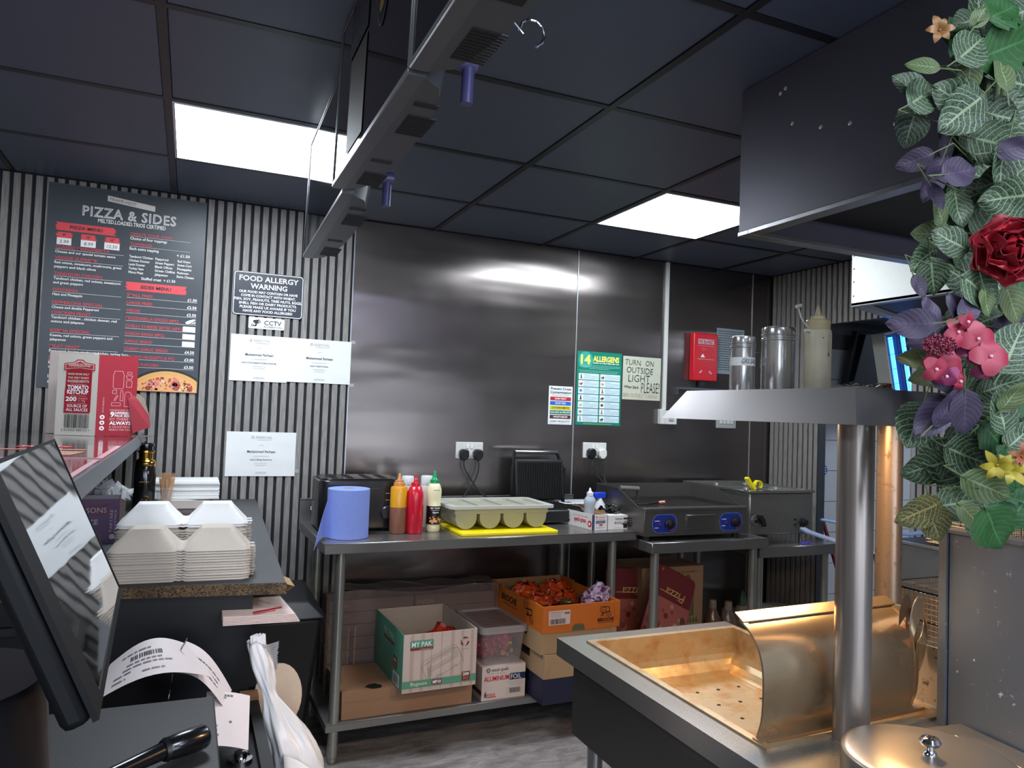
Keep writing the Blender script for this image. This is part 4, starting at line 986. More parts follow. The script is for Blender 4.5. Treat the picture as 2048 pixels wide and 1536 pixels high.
hand('TURN', .012, .050, .033, .108); hand('ON', .155, .052, .033, .056); hand('OUTSIDE', .024, .096, .036, .184); hand('LIGHT', .038, .150, .043, .150, rot=.0)
hand('When Dark', .010, .187, .015, .102, bold=.01); hand('PLEASE!', .128, .214, .062, .128, rot=-.02); hand('BEN OUTSIDE TUESDAY', .006, .238, .022, .240, ink('pen_red', '#b4705c'), bold=-.02)
pr.done('handwriting', t)
t, pr = sheet('notes_sheet', 'grey handwritten sheet full of lines beside the red fire blanket box', 'note', 3.004, 3.222, 1.745, 2.032, WP, .0006, mat('paper_grey', '#8f9aa0', .6, var=.04), seed=9, crumple=.001)
for k in range(18): pr.scribble(.008+.004*(k % 3), .020+.0142*k, .205-.02*(k % 4), .0062, ink('pen_blue_grey', '#39434e'), seed=40+k)
pr.disc(.11, .272, .006, ink('pen_blue_grey', '#39434e'), 2, 10)
pr.done('handwriting', t)
# ---- fire blanket box
t = thing('fire_blanket', 'red fire blanket box mounted on the steel wall', 'fire blanket', (2.88, WP, 1.69))
FB = mat('fire_red', '#cc1626', .3, var=.03)
b = MB(); b.box(2.80, 2.982, WP-.045, WP, 1.690, 1.985); obj('case', b, FB, t, bevel=.006)
b = MB(); b.box(2.86, 2.90, WP-.03, WP-.012, 1.655, 1.690); obj('pull_tab', b, DARKM, t)
pr = Print((2.80, WP-.0455, 1.985), (1, 0, 0), (0, 0, -1), N=(0, -1, 0)); pk = ink('pink_print', '#e39aa0'); pkd = ink('pink_dim', '#d04a54')
pr.rect(.030, .038, .150, .068, ink('blanket_plate', '#d8b8bc'), 1); pr.text('FIRE BLANKET', .090, .064, .022, ink('blanket_red', '#a01a26'), 'c', width=.112, bold=.02)
pr.rect(.028, .078, .152, .080, pk, 1); pr.poly([(.055, .105), (.062, .085), (.078, .095), (.092, .086), (.098, .110), (.085, .104), (.070, .112)], pkd, 1); pr.poly([(.05, .150), (.066, .128), (.084, .150)], Wt, 1)
pr.rect(.028, .160, .152, .163, pk, 1)
for k in range(4): pr.scribble(.100, .092+.009*k, .148, .004, pkd, seed=k); pr.scribble(.100, .128+.008*k, .148, .004, pkd, seed=k+5); pr.scribble(.035, .178+.010*k, .145, .004, pkd, seed=k+9)
pr.poly([(.040, .244), (.060, .228), (.066, .236), (.050, .250)], pk, 1); pr.poly([(.118, .228), (.140, .246), (.132, .252), (.114, .238)], pk, 1)
pr.done('print', t)
# ---- trunking, light switches, sockets
WHT = mat('electrical_white', '#d3d3cf', .35, var=.02)
t = thing('cable_trunking', 'thin white vertical cable trunking on the steel wall ending at a switch box', 'trunking', (2.62, WP, 1.44))
b = MB(); b.box(2.606, 2.630, WP-.016, WP, 1.505, 2.399); obj('channel', b, WHT, t, bevel=.002)
b = MB(); b.box(2.579, 2.612, WP-.034, WP, 1.417, 1.507); obj('back_box', b, WHT, t, bevel=.003)
b = MB(); b.box(2.612, 2.700, WP-.030, WP, 1.417, 1.500); obj('switch_plate', b, WHT, t, bevel=.003)
b = MB(); b.box(2.640, 2.672, WP-.036, WP-.030, 1.440, 1.475); obj('rocker', b, mat('switch_grey', '#a9aaa8', .4), t, bevel=.001)
t = thing('light_switch', 'white four-gang light switch on the steel wall below the gantry shelf', 'switch', (3.09, WP, 1.42))
b = MB(); b.box(3.016, 3.168, WP-.009, WP, 1.404, 1.492); obj('plate', b, mat('switch_plate_grey', '#a9aaa6', .4), t, bevel=.003)
for k in range(4):
    b = MB(); b.hexa([(3.040+.028*k, WP-.013, 1.432), (3.058+.028*k, WP-.013, 1.432), (3.058+.028*k, WP-.009, 1.432), (3.040+.028*k, WP-.009, 1.432), (3.040+.028*k, WP-.018, 1.462), (3.058+.028*k, WP-.018, 1.462), (3.058+.028*k, WP-.009, 1.462), (3.040+.028*k, WP-.009, 1.462)]); obj('rocker', b, mat('rocker_white', '#e4e4e2', .3), t, bevel=.001)
def socket(xc, zc, label, plugs):
    t = thing('wall_socket', label, 'socket', (xc, WP, zc-.045))
    b = MB(); b.box(xc-.077, xc+.077, WP-.009, WP, zc-.044, zc+.044); obj('plate', b, WHT, t, bevel=.003)
    for dx in (-.012, .012):
        b = MB(); b.box(xc+dx-.006, xc+dx+.006, WP-.013, WP-.009, zc+.010, zc+.030); obj('rocker', b, mat('rocker_white', '#e4e4e2', .3), t, bevel=.001)
socket(1.382, 1.243, 'white double socket with two black plugs, left one on the steel wall', 2)
socket(2.150, 1.254, 'white double socket with a black and a white plug, right one below the green poster', 2)
def plug(x, z, m, label, cord, cordm=None):
    t = thing('plug', label, 'plug', (x, WP-.009, z))
    b = MB(); pts = [(x-.024, z+.018), (x-.012, z+.028), (x+.012, z+.028), (x+.024, z+.018), (x+.025, z-.012), (x+.010, z-.030), (x-.010, z-.030), (x-.025, z-.012)]
    b.prism([(a, WP-.045, c) for a, c in pts][::-1], (0, .036, 0)); obj('plug_body', b, m, t, bevel=.005)
    b = MB(); b.tube(catmull([V(p) for p in cord] and [tuple(p) for p in cord], 6), .0042, n=8); obj('cord', b, cordm or RUB, t)
BLK = mat('plug_black', '#131316', .4)
plug(1.345, 1.222, BLK, 'black plug in the left hole of the left socket, cord crossing to the right', [(1.345, WP-.03, 1.195), (1.345, WP-.045, 1.15), (1.39, WP-.05, 1.08), (1.44, WP-.06, 1.02), (1.52, WP-.09, .98), (1.60, WP-.14, .955), (1.68, WP-.2, .925)])
plug(1.424, 1.222, BLK, 'black plug in the right hole of the left socket, cord crossing to the left', [(1.424, WP-.03, 1.195), (1.424, WP-.045, 1.15), (1.40, WP-.05, 1.08), (1.35, WP-.06, 1.02), (1.29, WP-.09, .965), (1.22, WP-.11, .93), (1.1, WP-.12, .91)])
plug(2.118, 1.236, BLK, 'black plug in the left hole of the right socket', [(2.118, WP-.03, 1.205), (2.118, WP-.045, 1.17), (2.14, WP-.05, 1.12), (2.175, WP-.07, 1.075), (2.19, WP-.11, 1.03), (2.19, WP-.13, .96)])
plug(2.187, 1.236, mat('plug_white', '#dadad4', .4), 'white plug in the right hole of the right socket', [(2.187, WP-.03, 1.205), (2.187, WP-.045, 1.17), (2.190, WP-.05, 1.12), (2.19, WP-.08, 1.07), (2.205, WP-.13, 1.02), (2.205, WP-.14, .96)])
# blue ledge under the fire blanket: dark angle shelf behind the gantry
t = thing('wall_bracket', 'narrow dark metal ledge on the steel wall under the red fire blanket box', 'ledge', (2.9, WP, 1.62))
b = MB(); b.box(2.69, 3.20, WP-.035, WP, 1.632, 1.646); b.box(2.69, 2.70, WP-.035, WP, 1.60, 1.632); obj('ledge_bar', b, steel('steel_ledge', '#6d7078', .3), t)
# blue round sticker on the tiles
t = thing('mandatory_sticker', 'round blue notice sticker on the white tiles, half behind the doorway edge', 'sticker', (3.80, 3.59, 1.15))
b = MB(); b.lathe((3.795, 3.594, 1.155), [(.036, 0), (.036, .001)], n=28, axis=(0, -1, 0)); obj('disc', b, mat('sticker_blue', '#1c5fb4', .35), t)
pr = Print((3.759, 3.5925, 1.191), (1, 0, 0), (0, 0, -1), N=(0, -1, 0))
for k in range(3): pr.rect(.030, .018+.015*k, .060, .024+.015*k, Wt, 2)
pr.done('marks', t)
# red mop handle
t = thing('mop_handle', 'dark red broom handle leaning on the tiles in the doorway', 'handle', (3.72, 3.3, 0))
b = MB(); b.cyl((3.78, 3.22, .0), (3.62, 3.50, 1.04), .012, n=12); obj('pole', b, mat('handle_red', '#7a1f28', .4), t)
# TV and fly killer in the rear room
t = thing('wall_television', 'dark flat television tilted forward on the tiled wall seen through the doorway', 'television', (4.19, 3.5, 1.66))
M_ = Matrix.Rotation(math.radians(14), 3, 'X')
b = MB(); b.obox((4.19, 3.47, 1.86), (.66, .045, .40), M_); obj('case', b, DARKM, t, bevel=.004)
b = MB(); b.obox(V((4.19, 3.47, 1.86)) + M_ @ V((0, -.024, .005)), (.62, .002, .36), M_); obj('display', b, SCR, t)
b = MB(); b.box(4.14, 4.24, 3.49, 3.59, 1.80, 1.92); obj('bracket', b, DARKR, t)
t = thing('fly_killer', 'electric insect killer with glowing blue tubes hanging tilted in the doorway', 'insect killer', (4.0, 3.2, 1.6))
RY = Matrix.Rotation(math.radians(-13), 3, 'Y')
c0 = V((4.00, 3.20, 1.825))
def fk(p): return c0 + RY @ V(p)
b = MB(); b.obox(fk((0, .04, 0)), (.30, .012, .44), RY); obj('back_plate', b, mat('fly_back', '#0e1230', .5), t)
b = MB()
for dx in (-.150, .150): b.obox(fk((dx, 0, 0)), (.012, .09, .44), RY)
for dz in (-.22, .22): b.obox(fk((0, 0, dz)), (.312, .09, .012), RY)
obj('frame', b, mat('fly_frame', '#a8a8a0', .5), t)
uv = emitter('uv_tube', (.02, .22, 1.0), 5.0, 'AUTO')
for dx in (-.055, .055):
    b = MB(); b.cyl(fk((dx, .0, -.2)), fk((dx, .0, .19)), .013, n=14); obj('uv_tube', b, uv, t)
b = MB()
for k in range(12): b.cyl(fk((-.14+.0245*k, -.035, -.215)), fk((-.14+.0245*k, -.035, .215)), .0013, n=4, caps=False)
for k in range(5): b.cyl(fk((-.15, -.036, -.18+.09*k)), fk((.15, -.036, -.18+.09*k)), .0013, n=4, caps=False)
obj('guard_grid', b, DARKM, t)
b = MB(); b.cyl(fk((0, 0, .22)), (3.98, 3.2, 2.14), .003, n=6); obj('chain', b, CHR, t)
# ================================================================== ON THE LONG PREP TABLE
TZ = .9005
# blue paper roll
t = thing('paper_towel_roll', 'large blue paper towel roll with a loose end on the prep table', 'paper roll', (.64, 3.16, TZ))
BP = mat('paper_blue', '#7f92d8', .8, var=.06, scale=60, bump=.25, bscale=400, bdist=.001)
R_ = .088; H_ = .205
b = MB(); b.lathe((0, 0, 0), [(.024, 0), (R_, 0), (R_, H_), (.024, H_), (.024, H_-.03), (.024, 0)], n=48); obj('roll', b, BP, t, world=False, bevel=.002)
b = MB(); b.lathe((0, 0, .0), [(.0235, 0), (.0235, H_+.001), (.021, H_+.001), (.021, 0)], n=24); obj('core', b, mat('core_card', '#b8b0a2', .8), t, world=False)
b = MB()
def tail(u, v):   # leaves the roll tangentially at the left and droops over the table edge
    x = -R_*math.cos(0) ; s_ = u*.155
    return (-.082 - s_*.95, -.025 - .06*u + .03*u*u, H_*(1-v)*(1-.12*u) - (.045*v*u*u*1.6) - .052*u*u*v)
def tail2(u, v):
    top = V((-.080, -.030, H_-.004)); bot = V((-.080, -.035, .003))
    tipt = V((-.140, -.120, .050)); tipb = V((-.158, -.135, -.028))
    a = bot.lerp(top, v); c = tipb.lerp(tipt, v*.35)
    p = a.lerp(c, u); p.z += .02*math.sin(PI*u)*(1-v); p.y += .018*math.sin(PI*u)
    return p
b.shell(tail2, 10, 8, .0006); obj('loose_end', b, BP, t, world=False, angle=70)
# toaster
t = thing('toaster', 'black four-slot toaster behind the blue paper roll', 'toaster', (.722, 3.40, TZ))
TB = mat('toaster_black', '#1a1a1d', .28, var=.05, coat=.3)
b = MB(); pts = rrect(-.185, .185, -.13, .13, .045, 6)
b.prism([(x, y, .012) for x, y in pts], (0, 0, .215)); obj('body', b, TB, t, world=False, bevel=.006)
b = MB(); b.prism([(x*.93, y*.9, .227) for x, y in pts], (0, 0, .006)); obj('top_plate', b, mat('toaster_top', '#2c2c2f', .25, .4), t, world=False, bevel=.003)
for x in (-.115, -.045, .035, .105):
    b = MB(); b.box(x-.014, x+.014, -.085, .085, .2332, .2345); obj('slot', b, GRL, t, world=False)
    b = MB()
    for k in range(6): b.cyl((x-.012, -.075+.03*k, .2345), (x+.012, -.075+.03*k, .2345), .001, n=4)
    obj('slot_wires', b, CHR, t, world=False)
pr = Print((0, 0, 0), (1, 0, 0), (0, 0, -1), N=(0, -1, 0)); pr.O = V((.722+.07, 3.40-.1305, TZ+.20))
for k in range(3): pr.rect(.035, .030+.030*k, .053, .032+.030*k, ink('mark_grey', '#b8b8ba'), 1)
pr.rect(-.035, .008, .010, .010, ink('mark_dim', '#4a4a4d'), 1); pr.done('markings', t)
b = MB(); b.lathe((.112, -.131, .085), [(.030, 0), (.028, .012), (.024, .016)], n=28, axis=(0, -1, 0)); b.box(.1105, .1135, -.150, -.146, .070, .100); obj('dial', b, mat('dial_black', '#26262a', .3), t, world=False)
b = MB(); b.box(.150, .172, -.134, -.131, .05, .19); obj('lever_slot', b, GRL, t, world=False)
for x in (-.13, .13):
    for y in (-.08, .08):
        b = MB(); b.cyl((x, y, 0), (x, y, .013), .012, n=10); obj('foot', b, RUB, t, world=False)
# sauce bottles
def bottle(name, label, loc, prof_body, bodym, prof_cap, capm, rz=0, label_band=None, extra=None, bname='bottle_body'):
    t = thing(name, label, 'bottle', loc, rz)
    b = MB(); b.lathe((0, 0, 0), prof_body, n=36); obj(bname, b, bodym, t, world=False, angle=50)
    b = MB(); b.lathe((0, 0, 0), prof_cap, n=28); obj('cap', b, capm, t, world=False, angle=50)
    return t
MUS = mat('mustard_yellow', '#dc9a1c', .35, var=.08, coat=.3); BRN = mat('sauce_brown', '#8a5a44', .35, var=.08, coat=.3)
t = bottle('sauce_bottle', 'squeeze bottle half yellow and half brown sauce, left of the red one', (.873, 3.215, TZ),
           [(.034, 0, 1), (.0375, .004, 1), (.0375, .115, 1), (.0375, .116, 0), (.0375, .195, 0), (.034, .205, 0), (.024, .208, 0)], [MUS, BRN],
           [(.025, .205), (.025, .222), (.019, .224), (.019, .234), (.010, .236), (.0045, .262), (.003, .264)], mat('cap_orange', '#c98a50', .4, var=.2, scale=80))
REDP = mat('ketchup_red', '#c80f2c', .3, var=.04, coat=.4)
t = bottle('sauce_bottle', 'plain red ketchup squeeze bottle between the yellow and the mayonnaise bottles', (.946, 3.205, TZ),
           [(.034, 0), (.038, .004), (.038, .165), (.036, .180), (.026, .205), (.022, .208)], REDP, [(.020, .206), (.020, .222), (.011, .225), (.008, .240), (.0055, .242), (.0045, .262), (.002, .263)], REDP)
CRMB = mat('mayo_cream', '#e6dfb8', .35, var=.03)
t = bottle('sauce_bottle', 'cream bottle with green pointed cap and black label, rightmost of the sauce bottles', (1.043, 3.235, TZ),
           [(.029, 0), (.032, .005), (.032, .026), (.030, .029), (.0325, .032), (.0325, .118), (.031, .122), (.032, .150), (.034, .175), (.033, .190), (.027, .210), (.018, .220)], CRMB,
           [(.0205, .216), (.0205, .232), (.014, .236), (.010, .248), (.0045, .272), (.003, .274)], mat('cap_green', '#13915a', .35))
b = MB(); n_ = 24; b.lathe((0, 0, 0), [(.0330, .034), (.0330, .116)], n=36); obj('wrap_label', b, mat('label_black', '#15130f', .35), t, world=False)
def curved_print(t, R, z0, z1, draw, name='label_print'):
    """bend a flat print round a bottle; front faces -Y"""
    pr = Print((0, 0, 0), (1, 0, 0), (0, -1, 0), N=(0, 0, 1), eps=.0004); draw(pr)
    mb = MB(); mb.f = pr.mb.f; mb.m = pr.mb.m
    for p in pr.mb.v:
        a = p.x/R; rr_ = R + p.z; mb.v.append(V((rr_*math.sin(a), -rr_*math.cos(a), z1 + p.y)))
    return obj(name, mb, pr.mats, t, world=False, smooth=False)
def dlab(pr):
    pr.text('FIRE * BAKERY', 0, .012, .0065, Wt, 'c', width=.05, bold=.02); pr.scribble(-.02, .019, .02, .0025, Wt, seed=1); pr.text('Algerian', 0, .031, .007, Wt, 'c', width=.03, bold=.02)
    r = random.Random(3)
    for k in range(30):
        pr.disc(r.uniform(-.026, .026), r.uniform(.048, .074), r.uniform(.003, .006), ink('fd%d' % (k % 4), ('#b5622c', '#d8a052', '#7d3a1e', '#e2c07a')[k % 4]), 2+k % 4, 7)
    pr.disc(-.002, .066, .011, ink('dip_pink', '#e0a08c'), 7, 12, rv=.006); pr.poly([(-.03, .076), (.03, .076), (.03, .079), (-.03, .079)], ink('leafy', '#3e6b2c'), 2)
curved_print(t, .0330, .034, .116, dlab)
pr_ = curved_print(t, .0335, .034, .193, lambda pr: pr.scribble(-.012, .006, .016, .004, K, seed=5), 'pen_mark')
WCAP = mat('cap_white', '#d8d8da', .4); SHK = mat('shaker_clear', '#cfc4bc', .3)
for k, (x, y, lab) in enumerate(((.948, 3.345, 'white-capped clear jar behind the yellow sauce bottle'), (1.045, 3.36, 'white-capped clear jar behind the red and cream bottles'))):
    t = bottle('spice_jar', lab, (x, y, TZ), [(.030, 0), (.033, .004), (.033, .17), (.029, .192), (.024, .2)], SHK, [(.027, .198), (.028, .202), (.028, .235), (.025, .24), (.002, .241)], WCAP)
# yellow chopping board
t = thing('chopping_board', 'bright yellow plastic chopping board under the grey cutlery tray', 'chopping board', (1.37, 3.25, TZ))
b = MB(); b.prism([(x-.01, y, 0) for x, y in rrect(-.235, .245, -.178, .178, .014, 3)], (0, 0, .012)); obj('board', b, mat('board_yellow', '#f2dd06', .4, var=.04, bump=.1, bscale=300), t, world=False, bevel=.002)
# cutlery cylinder tray: grey-beige rounded troughs side by side
t = thing('container_tray', 'grey-beige plastic tray with four rounded troughs on the yellow board', 'tray', (1.355, 3.30, TZ+.013))
TRY = mat('tray_beige', '#a8a48c', .45, var=.04); TRG = mat('tray_rim_grey', '#b9bab4', .4, var=.04)
b = MB(); tw = .118
for k in range(4):
    cx = -.177+tw*k
    def fn(u, v, cx=cx):
        a = PI + PI*u; r = .052
        return (cx + r*math.cos(a), -.135+.27*v, .052 + .052*math.sin(a)*1.0 + (.038 if u in (0, 1) else 0))
    prof_ = [(cx-.052, .092)] + [(cx+.052*math.cos(PI+PI*q/12), .055+.055*math.sin(PI+PI*q/12)) for q in range(13)] + [(cx+.052, .092)]
    b.prism([(x, -.135, z) for x, z in prof_], (0, .27, 0))
b.box(-.235, .235, -.14, .14, .070, .098)
obj('troughs', b, TRY, t, world=False, bevel=.003)
b = MB()
o = rrect(-.262, .262, -.165, .165, .03, 4); i2 = rrect(-.225, .225, -.13, .13, .02, 4)
for zz, flip in ((.108, 0), (.095, 1)):
    q = [(x, y, zz) for x, y in o]; r2 = [(x, y, zz) for x, y in i2]
    for k in range(len(q)):
        j = (k+1) % len(q)
        (b.quad(q[k], q[j], r2[j], r2[k]) if not flip else b.quad(q[j], q[k], r2[k], r2[j]))
for k in range(len(o)):
    j = (k+1) % len(o); b.quad((*o[k], .095), (*o[j], .095), (*o[j], .108), (*o[k], .108)); b.quad((*i2[j], .095), (*i2[k], .095), (*i2[k], .108), (*i2[j], .108))
obj('rim', b, TRG, t, world=False)
for k in range(4):
    b = MB(); cx = -.177+tw*k; b.grid(lambda u, v: (cx+.05*math.cos(PI+PI*u), -.125+.25*v, .106+.03*math.sin(PI+PI*u)), 10, 1); obj('trough_inside', b, TRG, t, world=False)
# contact grill
t = thing('contact_grill', 'black contact grill standing open with a chrome handle, behind the tray', 'grill', (1.755, 3.46, TZ))
b = MB(); b.box(-.16, .17, -.155, .13, .012, .072); obj('base', b, DARKM, t, world=False, bevel=.006)
b = MB(); b.box(-.145, .155, -.14, .08, .072, .078)
for k in range(14): b.box(-.14+.021*k, -.132+.021*k, -.135, .07, .078, .084)
obj('lower_plate', b, DARKR, t, world=False)
ML = Matrix.Rotation(math.radians(-8), 3, 'X')
b = MB(); b.obox((-.03, .10, .20), (.285, .045, .215), ML); obj('upper_lid', b, DARKR, t, world=False, bevel=.008)
b = MB()
for k in range(26): b.obox((-.155+.01*k, .073, .20), (.004, .006, .19), ML)
obj('ridges', b, mat('ridge_black', '#0d0d0f', .5), t, world=False)
b = MB(); b.cyl((-.165, .115, .345), (.085, .115, .345), .010, n=16); obj('handle_bar', b, CHR, t, world=False)
b = MB(); b.obox((-.170, .112, .31), (.012, .02, .085)); b.obox((.103, .112, .300), (.012, .02, .10), Matrix.Rotation(math.radians(-25), 3, 'Y')); b.obox((.128, .112, .17), (.014, .02, .19)); b.obox((-.176, .112, .19), (.012, .02, .17)); obj('handle_arms', b, DARKM, t, world=False, bevel=.002)
for x in (-.13, .14):
    b = MB(); b.cyl((x, -.12, 0), (x, -.12, .013), .012, n=10); b.cyl((x, .1, 0), (x, .1, .013), .012, n=10); obj('feet', b, RUB, t, world=False)
# foil cutter box, glove box, white tub, spray bottle, black gloves
def printed_box(name, label, cat, loc, rz, size, mats_, draws, open_top=0.0, inner=None, wall=.003, bev=.001):
    """carton at loc (its front-left bottom corner), size (w, d, h); draws: {'front': fn, 'left': fn, 'top': fn, 'right': fn}"""
    t = thing(name, label, cat, loc, rz); w_, d, h = size; m = mats_['body']; 
    faces = {'front': ((0, 0, h), (1, 0, 0), (0, 0, -1), (0, -1, 0)), 'left': ((0, d, h), (0, -1, 0), (0, 0, -1), (-1, 0, 0)), 'right': ((w_, 0, h), (0, 1, 0), (0, 0, -1), (1, 0, 0)), 'top': ((0, d, h), (1, 0, 0), (0, -1, 0), (0, 0, 1))}
    if open_top:
        ps = {'front_wall': (0, w_, 0, wall), 'back_wall': (0, w_, d-wall, d), 'left_wall': (0, wall, wall, d-wall), 'right_wall': (w_-wall, w_, wall, d-wall)}
        for nm, (a0, a1, c0, c1) in ps.items():
            b = MB(); b.box(a0, a1, c0, c1, 0, h); k = nm.split('_')[0]
            o = obj('box_wall', b, [mats_.get(k, m)], t, world=False)
            if inner and nm != 'front_wall':
                pass
        b = MB(); b.box(wall, w_-wall, wall, d-wall, 0, wall); obj('box_base', b, inner or m, t, world=False)
        if inner:
            b = MB(); e = wall+.0006
            b.quad((e, e, wall), (e, e, h-.001), (w_-e, e, h-.001), (w_-e, e, wall)); b.quad((w_-e, d-e, wall), (w_-e, d-e, h-.001), (e, d-e, h-.001), (e, d-e, wall))
            b.quad((e, d-e, wall), (e, d-e, h-.001), (e, e, h-.001), (e, e, wall)); b.quad((w_-e, e, wall), (w_-e, e, h-.001), (w_-e, d-e, h-.001), (w_-e, d-e, wall)); obj('box_lining', b, inner, t, world=False, smooth=False)
    else:
        b = MB()
        p = [(0,0,0),(w_,0,0),(w_,d,0),(0,d,0),(0,0,h),(w_,0,h),(w_,d,h),(0,d,h)]
        ms = [m]; 
        b.add(p, [(3,2,1,0)], 0); b.add(p, [(4,5,6,7)], 0)
        for k, f in (('front', (0,1,5,4)), ('right', (1,2,6,5)), ('back', (2,3,7,6)), ('left', (3,0,4,7))):
            mm = mats_.get(k, m)
            if mm not in ms: ms.append(mm)
            b.add(p, [f], ms.index(mm))
        obj('carton', b, ms, t, world=False, bevel=bev, seg=1)
    T = WORLD[t.name]; R3 = T.to_3x3()
    for k, fn in draws.items():
        O, U, D, N = faces[k]
        pr = Print(T @ V(O), R3 @ V(U), R3 @ V(D), N=R3 @ V(N)); fn(pr); pr.done(k+'_print', t)
    return t
WB = mat('carton_white', '#dfdcda', .5, var=.03); NAVY = mat('carton_navy', '#1c2148', .45); REDI = ink('epak_red', '#c8102e'); NV = ink('epak_navy', '#1c2a5c')
def foilcutter_front(pr):
    pr.disc(.018, .012, .004, REDI, 2); pr.text('eazi-pak', .048, .016, .008, REDI, 'c', width=.038); pr.scribble(.014, .024, .068, .003, REDI, seed=2); pr.rect(.014, .030, .070, .042, NV, 2); pr.text('ALUMINIUM FOIL', .042, .039, .006, Wt, 'c', width=.05, l=3); pr.rect(.034, .047, .054, .054, REDI, 2); pr.scribble(.014, .064, .070, .003, NV, seed=6); pr.rect(0, 0, .005, .075, NV, 2)
def foilcutter_side(pr):
    pr.text('THICK ALUMINIUM', .02, .060, .018, NV, width=.13, bold=.03); pr.rect(.012, .030, .155, .033, NV, 2); pr.scribble(.02, .022, .15, .006, LG, seed=3); pr.text('eazi-pak', .285, .033, .022, REDI, width=.10, bold=.02, rot=PI); pr.disc(.315, .048, .016, REDI, 2); pr.disc(.315, .048, .008, Wt, 3); pr.rect(.335, 0, .345, .075, NV, 2); pr.scribble(.18, .020, .30, .006, ink('epak_pink', '#d88a96'), seed=4)
t = printed_box('foil_box', 'long white and navy cling foil carton with a torn cardboard top, beside the griddle', 'box', (1.808, 3.105, TZ), .13, (.082, .345, .075), {'body': WB, 'front': WB}, {'front': foilcutter_front, 'left': foilcutter_side}, open_top=1, inner=mat('card_brown', '#a8825c', .8, var=.1))
b = MB(); n_ = 12
for k in range(n_):
    z0_ = .075+.012+rnd.uniform(-.004, .006); z1_ = .075+.012+rnd.uniform(-.004, .006)
    b.hexa([(.080, .02+.3*k/n_, .06), (.082, .02+.3*k/n_, .06), (.082, .02+.3*(k+1)/n_, .06), (.080, .02+.3*(k+1)/n_, .06), (.080, .02+.3*k/n_, z0_), (.082, .02+.3*k/n_, z0_), (.082, .02+.3*(k+1)/n_, z1_), (.080, .02+.3*(k+1)/n_, z1_)])
obj('torn_flap', b, MATS['card_brown'], t, world=False, smooth=False)
def glove_front(pr):
    pr.text('TOUCH', .038, .022, .009, K, 'l', width=.042, bold=.02); pr.rect(.086, .012, .112, .020, K, 2); pr.text('BLACK', .036, .040, .009, K, bold=.02); pr.scribble(.03, .062, .075, .005, LG, seed=4)
    x0_, v0_ = .098, .062
    pr.poly([(x0_-.012, v0_), (x0_+.010, v0_), (x0_+.012, v0_-.018), (x0_-.008, v0_-.020)], K, 2)
    for k in range(4): pr.poly([(x0_-.008+.006*k, v0_-.018), (x0_-.013+.007*k, v0_-.036+.003*abs(k-2)), (x0_-.010+.007*k, v0_-.037+.003*abs(k-2)), (x0_-.003+.006*k, v0_-.018)], K, 2)
    pr.poly([(x0_-.010, v0_-.012), (x0_-.022, v0_-.024), (x0_-.020, v0_-.027), (x0_-.007, v0_-.018)], K, 2)
t = printed_box('glove_box', 'white disposable glove carton with a black hand print, right of the foil carton', 'box', (1.897, 3.118, TZ), 0, (.112, .13, .068), {'body': WB}, {'front': glove_front})
t = thing('black_gloves', 'crumpled black disposable gloves on top of the glove carton', 'gloves', (1.945, 3.19, TZ+.069))
b = MB()
for k in range(16):
    a = rnd.uniform(0, 6.28); r = rnd.uniform(.0, .035); p = V((1.945+r*math.cos(a)*1.3, 3.19+r*math.sin(a), TZ+.084+rnd.uniform(0, .018)))
    b.tube([p, p+V((rnd.uniform(-.03, .03), rnd.uniform(-.02, .02), rnd.uniform(-.012, .012))), p+V((rnd.uniform(-.03, .03), rnd.uniform(-.02, .02), -.012))], [.010, .009, .005], n=7)
obj('glove_film', b, mat('glove_black', '#141416', .35), t)
t = thing('white_tub', 'empty white plastic tub behind the white cartons on the prep table', 'tub', (1.945, 3.53, TZ))
b = MB(); o = rrect(-.105, .105, -.075, .075, .02, 4); q = [(x, y) for x, y in o]
t_w = mat('tub_white', '#d6d8da', .4)
for k in range(len(q)):
    j = (k+1) % len(q); a, c = q[k], q[j]
    b.quad((a[0]*.9, a[1]*.9, 0), (c[0]*.9, c[1]*.9, 0), (*c, .085), (*a, .085)); b.quad((c[0]*.88, c[1]*.88, .004), (a[0]*.88, a[1]*.88, .004), (a[0]*.97, a[1]*.97, .085), (c[0]*.97, c[1]*.97, .085)); b.quad((*a, .085), (*c, .085), (c[0]*.97, c[1]*.97, .085), (a[0]*.97, a[1]*.97, .085))
    b.quad((a[0]*1.05, a[1]*1.05, .083), (c[0]*1.05, c[1]*1.05, .083), (*c, .088), (*a, .088))
b.add([(x*.9, y*.9, 0) for x, y in q], [tuple(range(len(q)))[::-1]]); b.add([(x*.88, y*.88, .004) for x, y in q], [tuple(range(len(q)))])
obj('tub_wall', b, t_w, t, world=False)
t = thing('squeeze_bottle', 'small frosted squeeze bottle with a white nozzle beside the white cartons', 'bottle', (1.855, 3.23, TZ+.004))
b = MB(); b.lathe((0, 0, .0), [(.030, 0), (.032, .004), (.032, .03), (.027, .05), (.027, .10), (.031, .115), (.030, .13), (.016, .150)], n=28, sy=.8); obj('bottle_body', b, mat('frosted_plastic', '#b8c4d0', .35, alpha=.8), t, world=False)
b = MB(); b.lathe((0, 0, 0), [(.017, .148), (.017, .164), (.009, .168), (.004, .185), (.001, .188)], n=20); obj('cap', b, WCAP, t, world=False)
t = thing('spray_trigger', 'blue and white spray trigger head poking up behind the glove carton', 'spray bottle', (1.965, 3.32, TZ))
b = MB(); b.box(-.035, .03, -.014, .014, .128, .158); b.box(-.05, -.035, -.008, .008, .140, .153); obj('trigger_head', b, mat('spray_blue', '#1c3fc4', .35), t, world=False, bevel=.004)
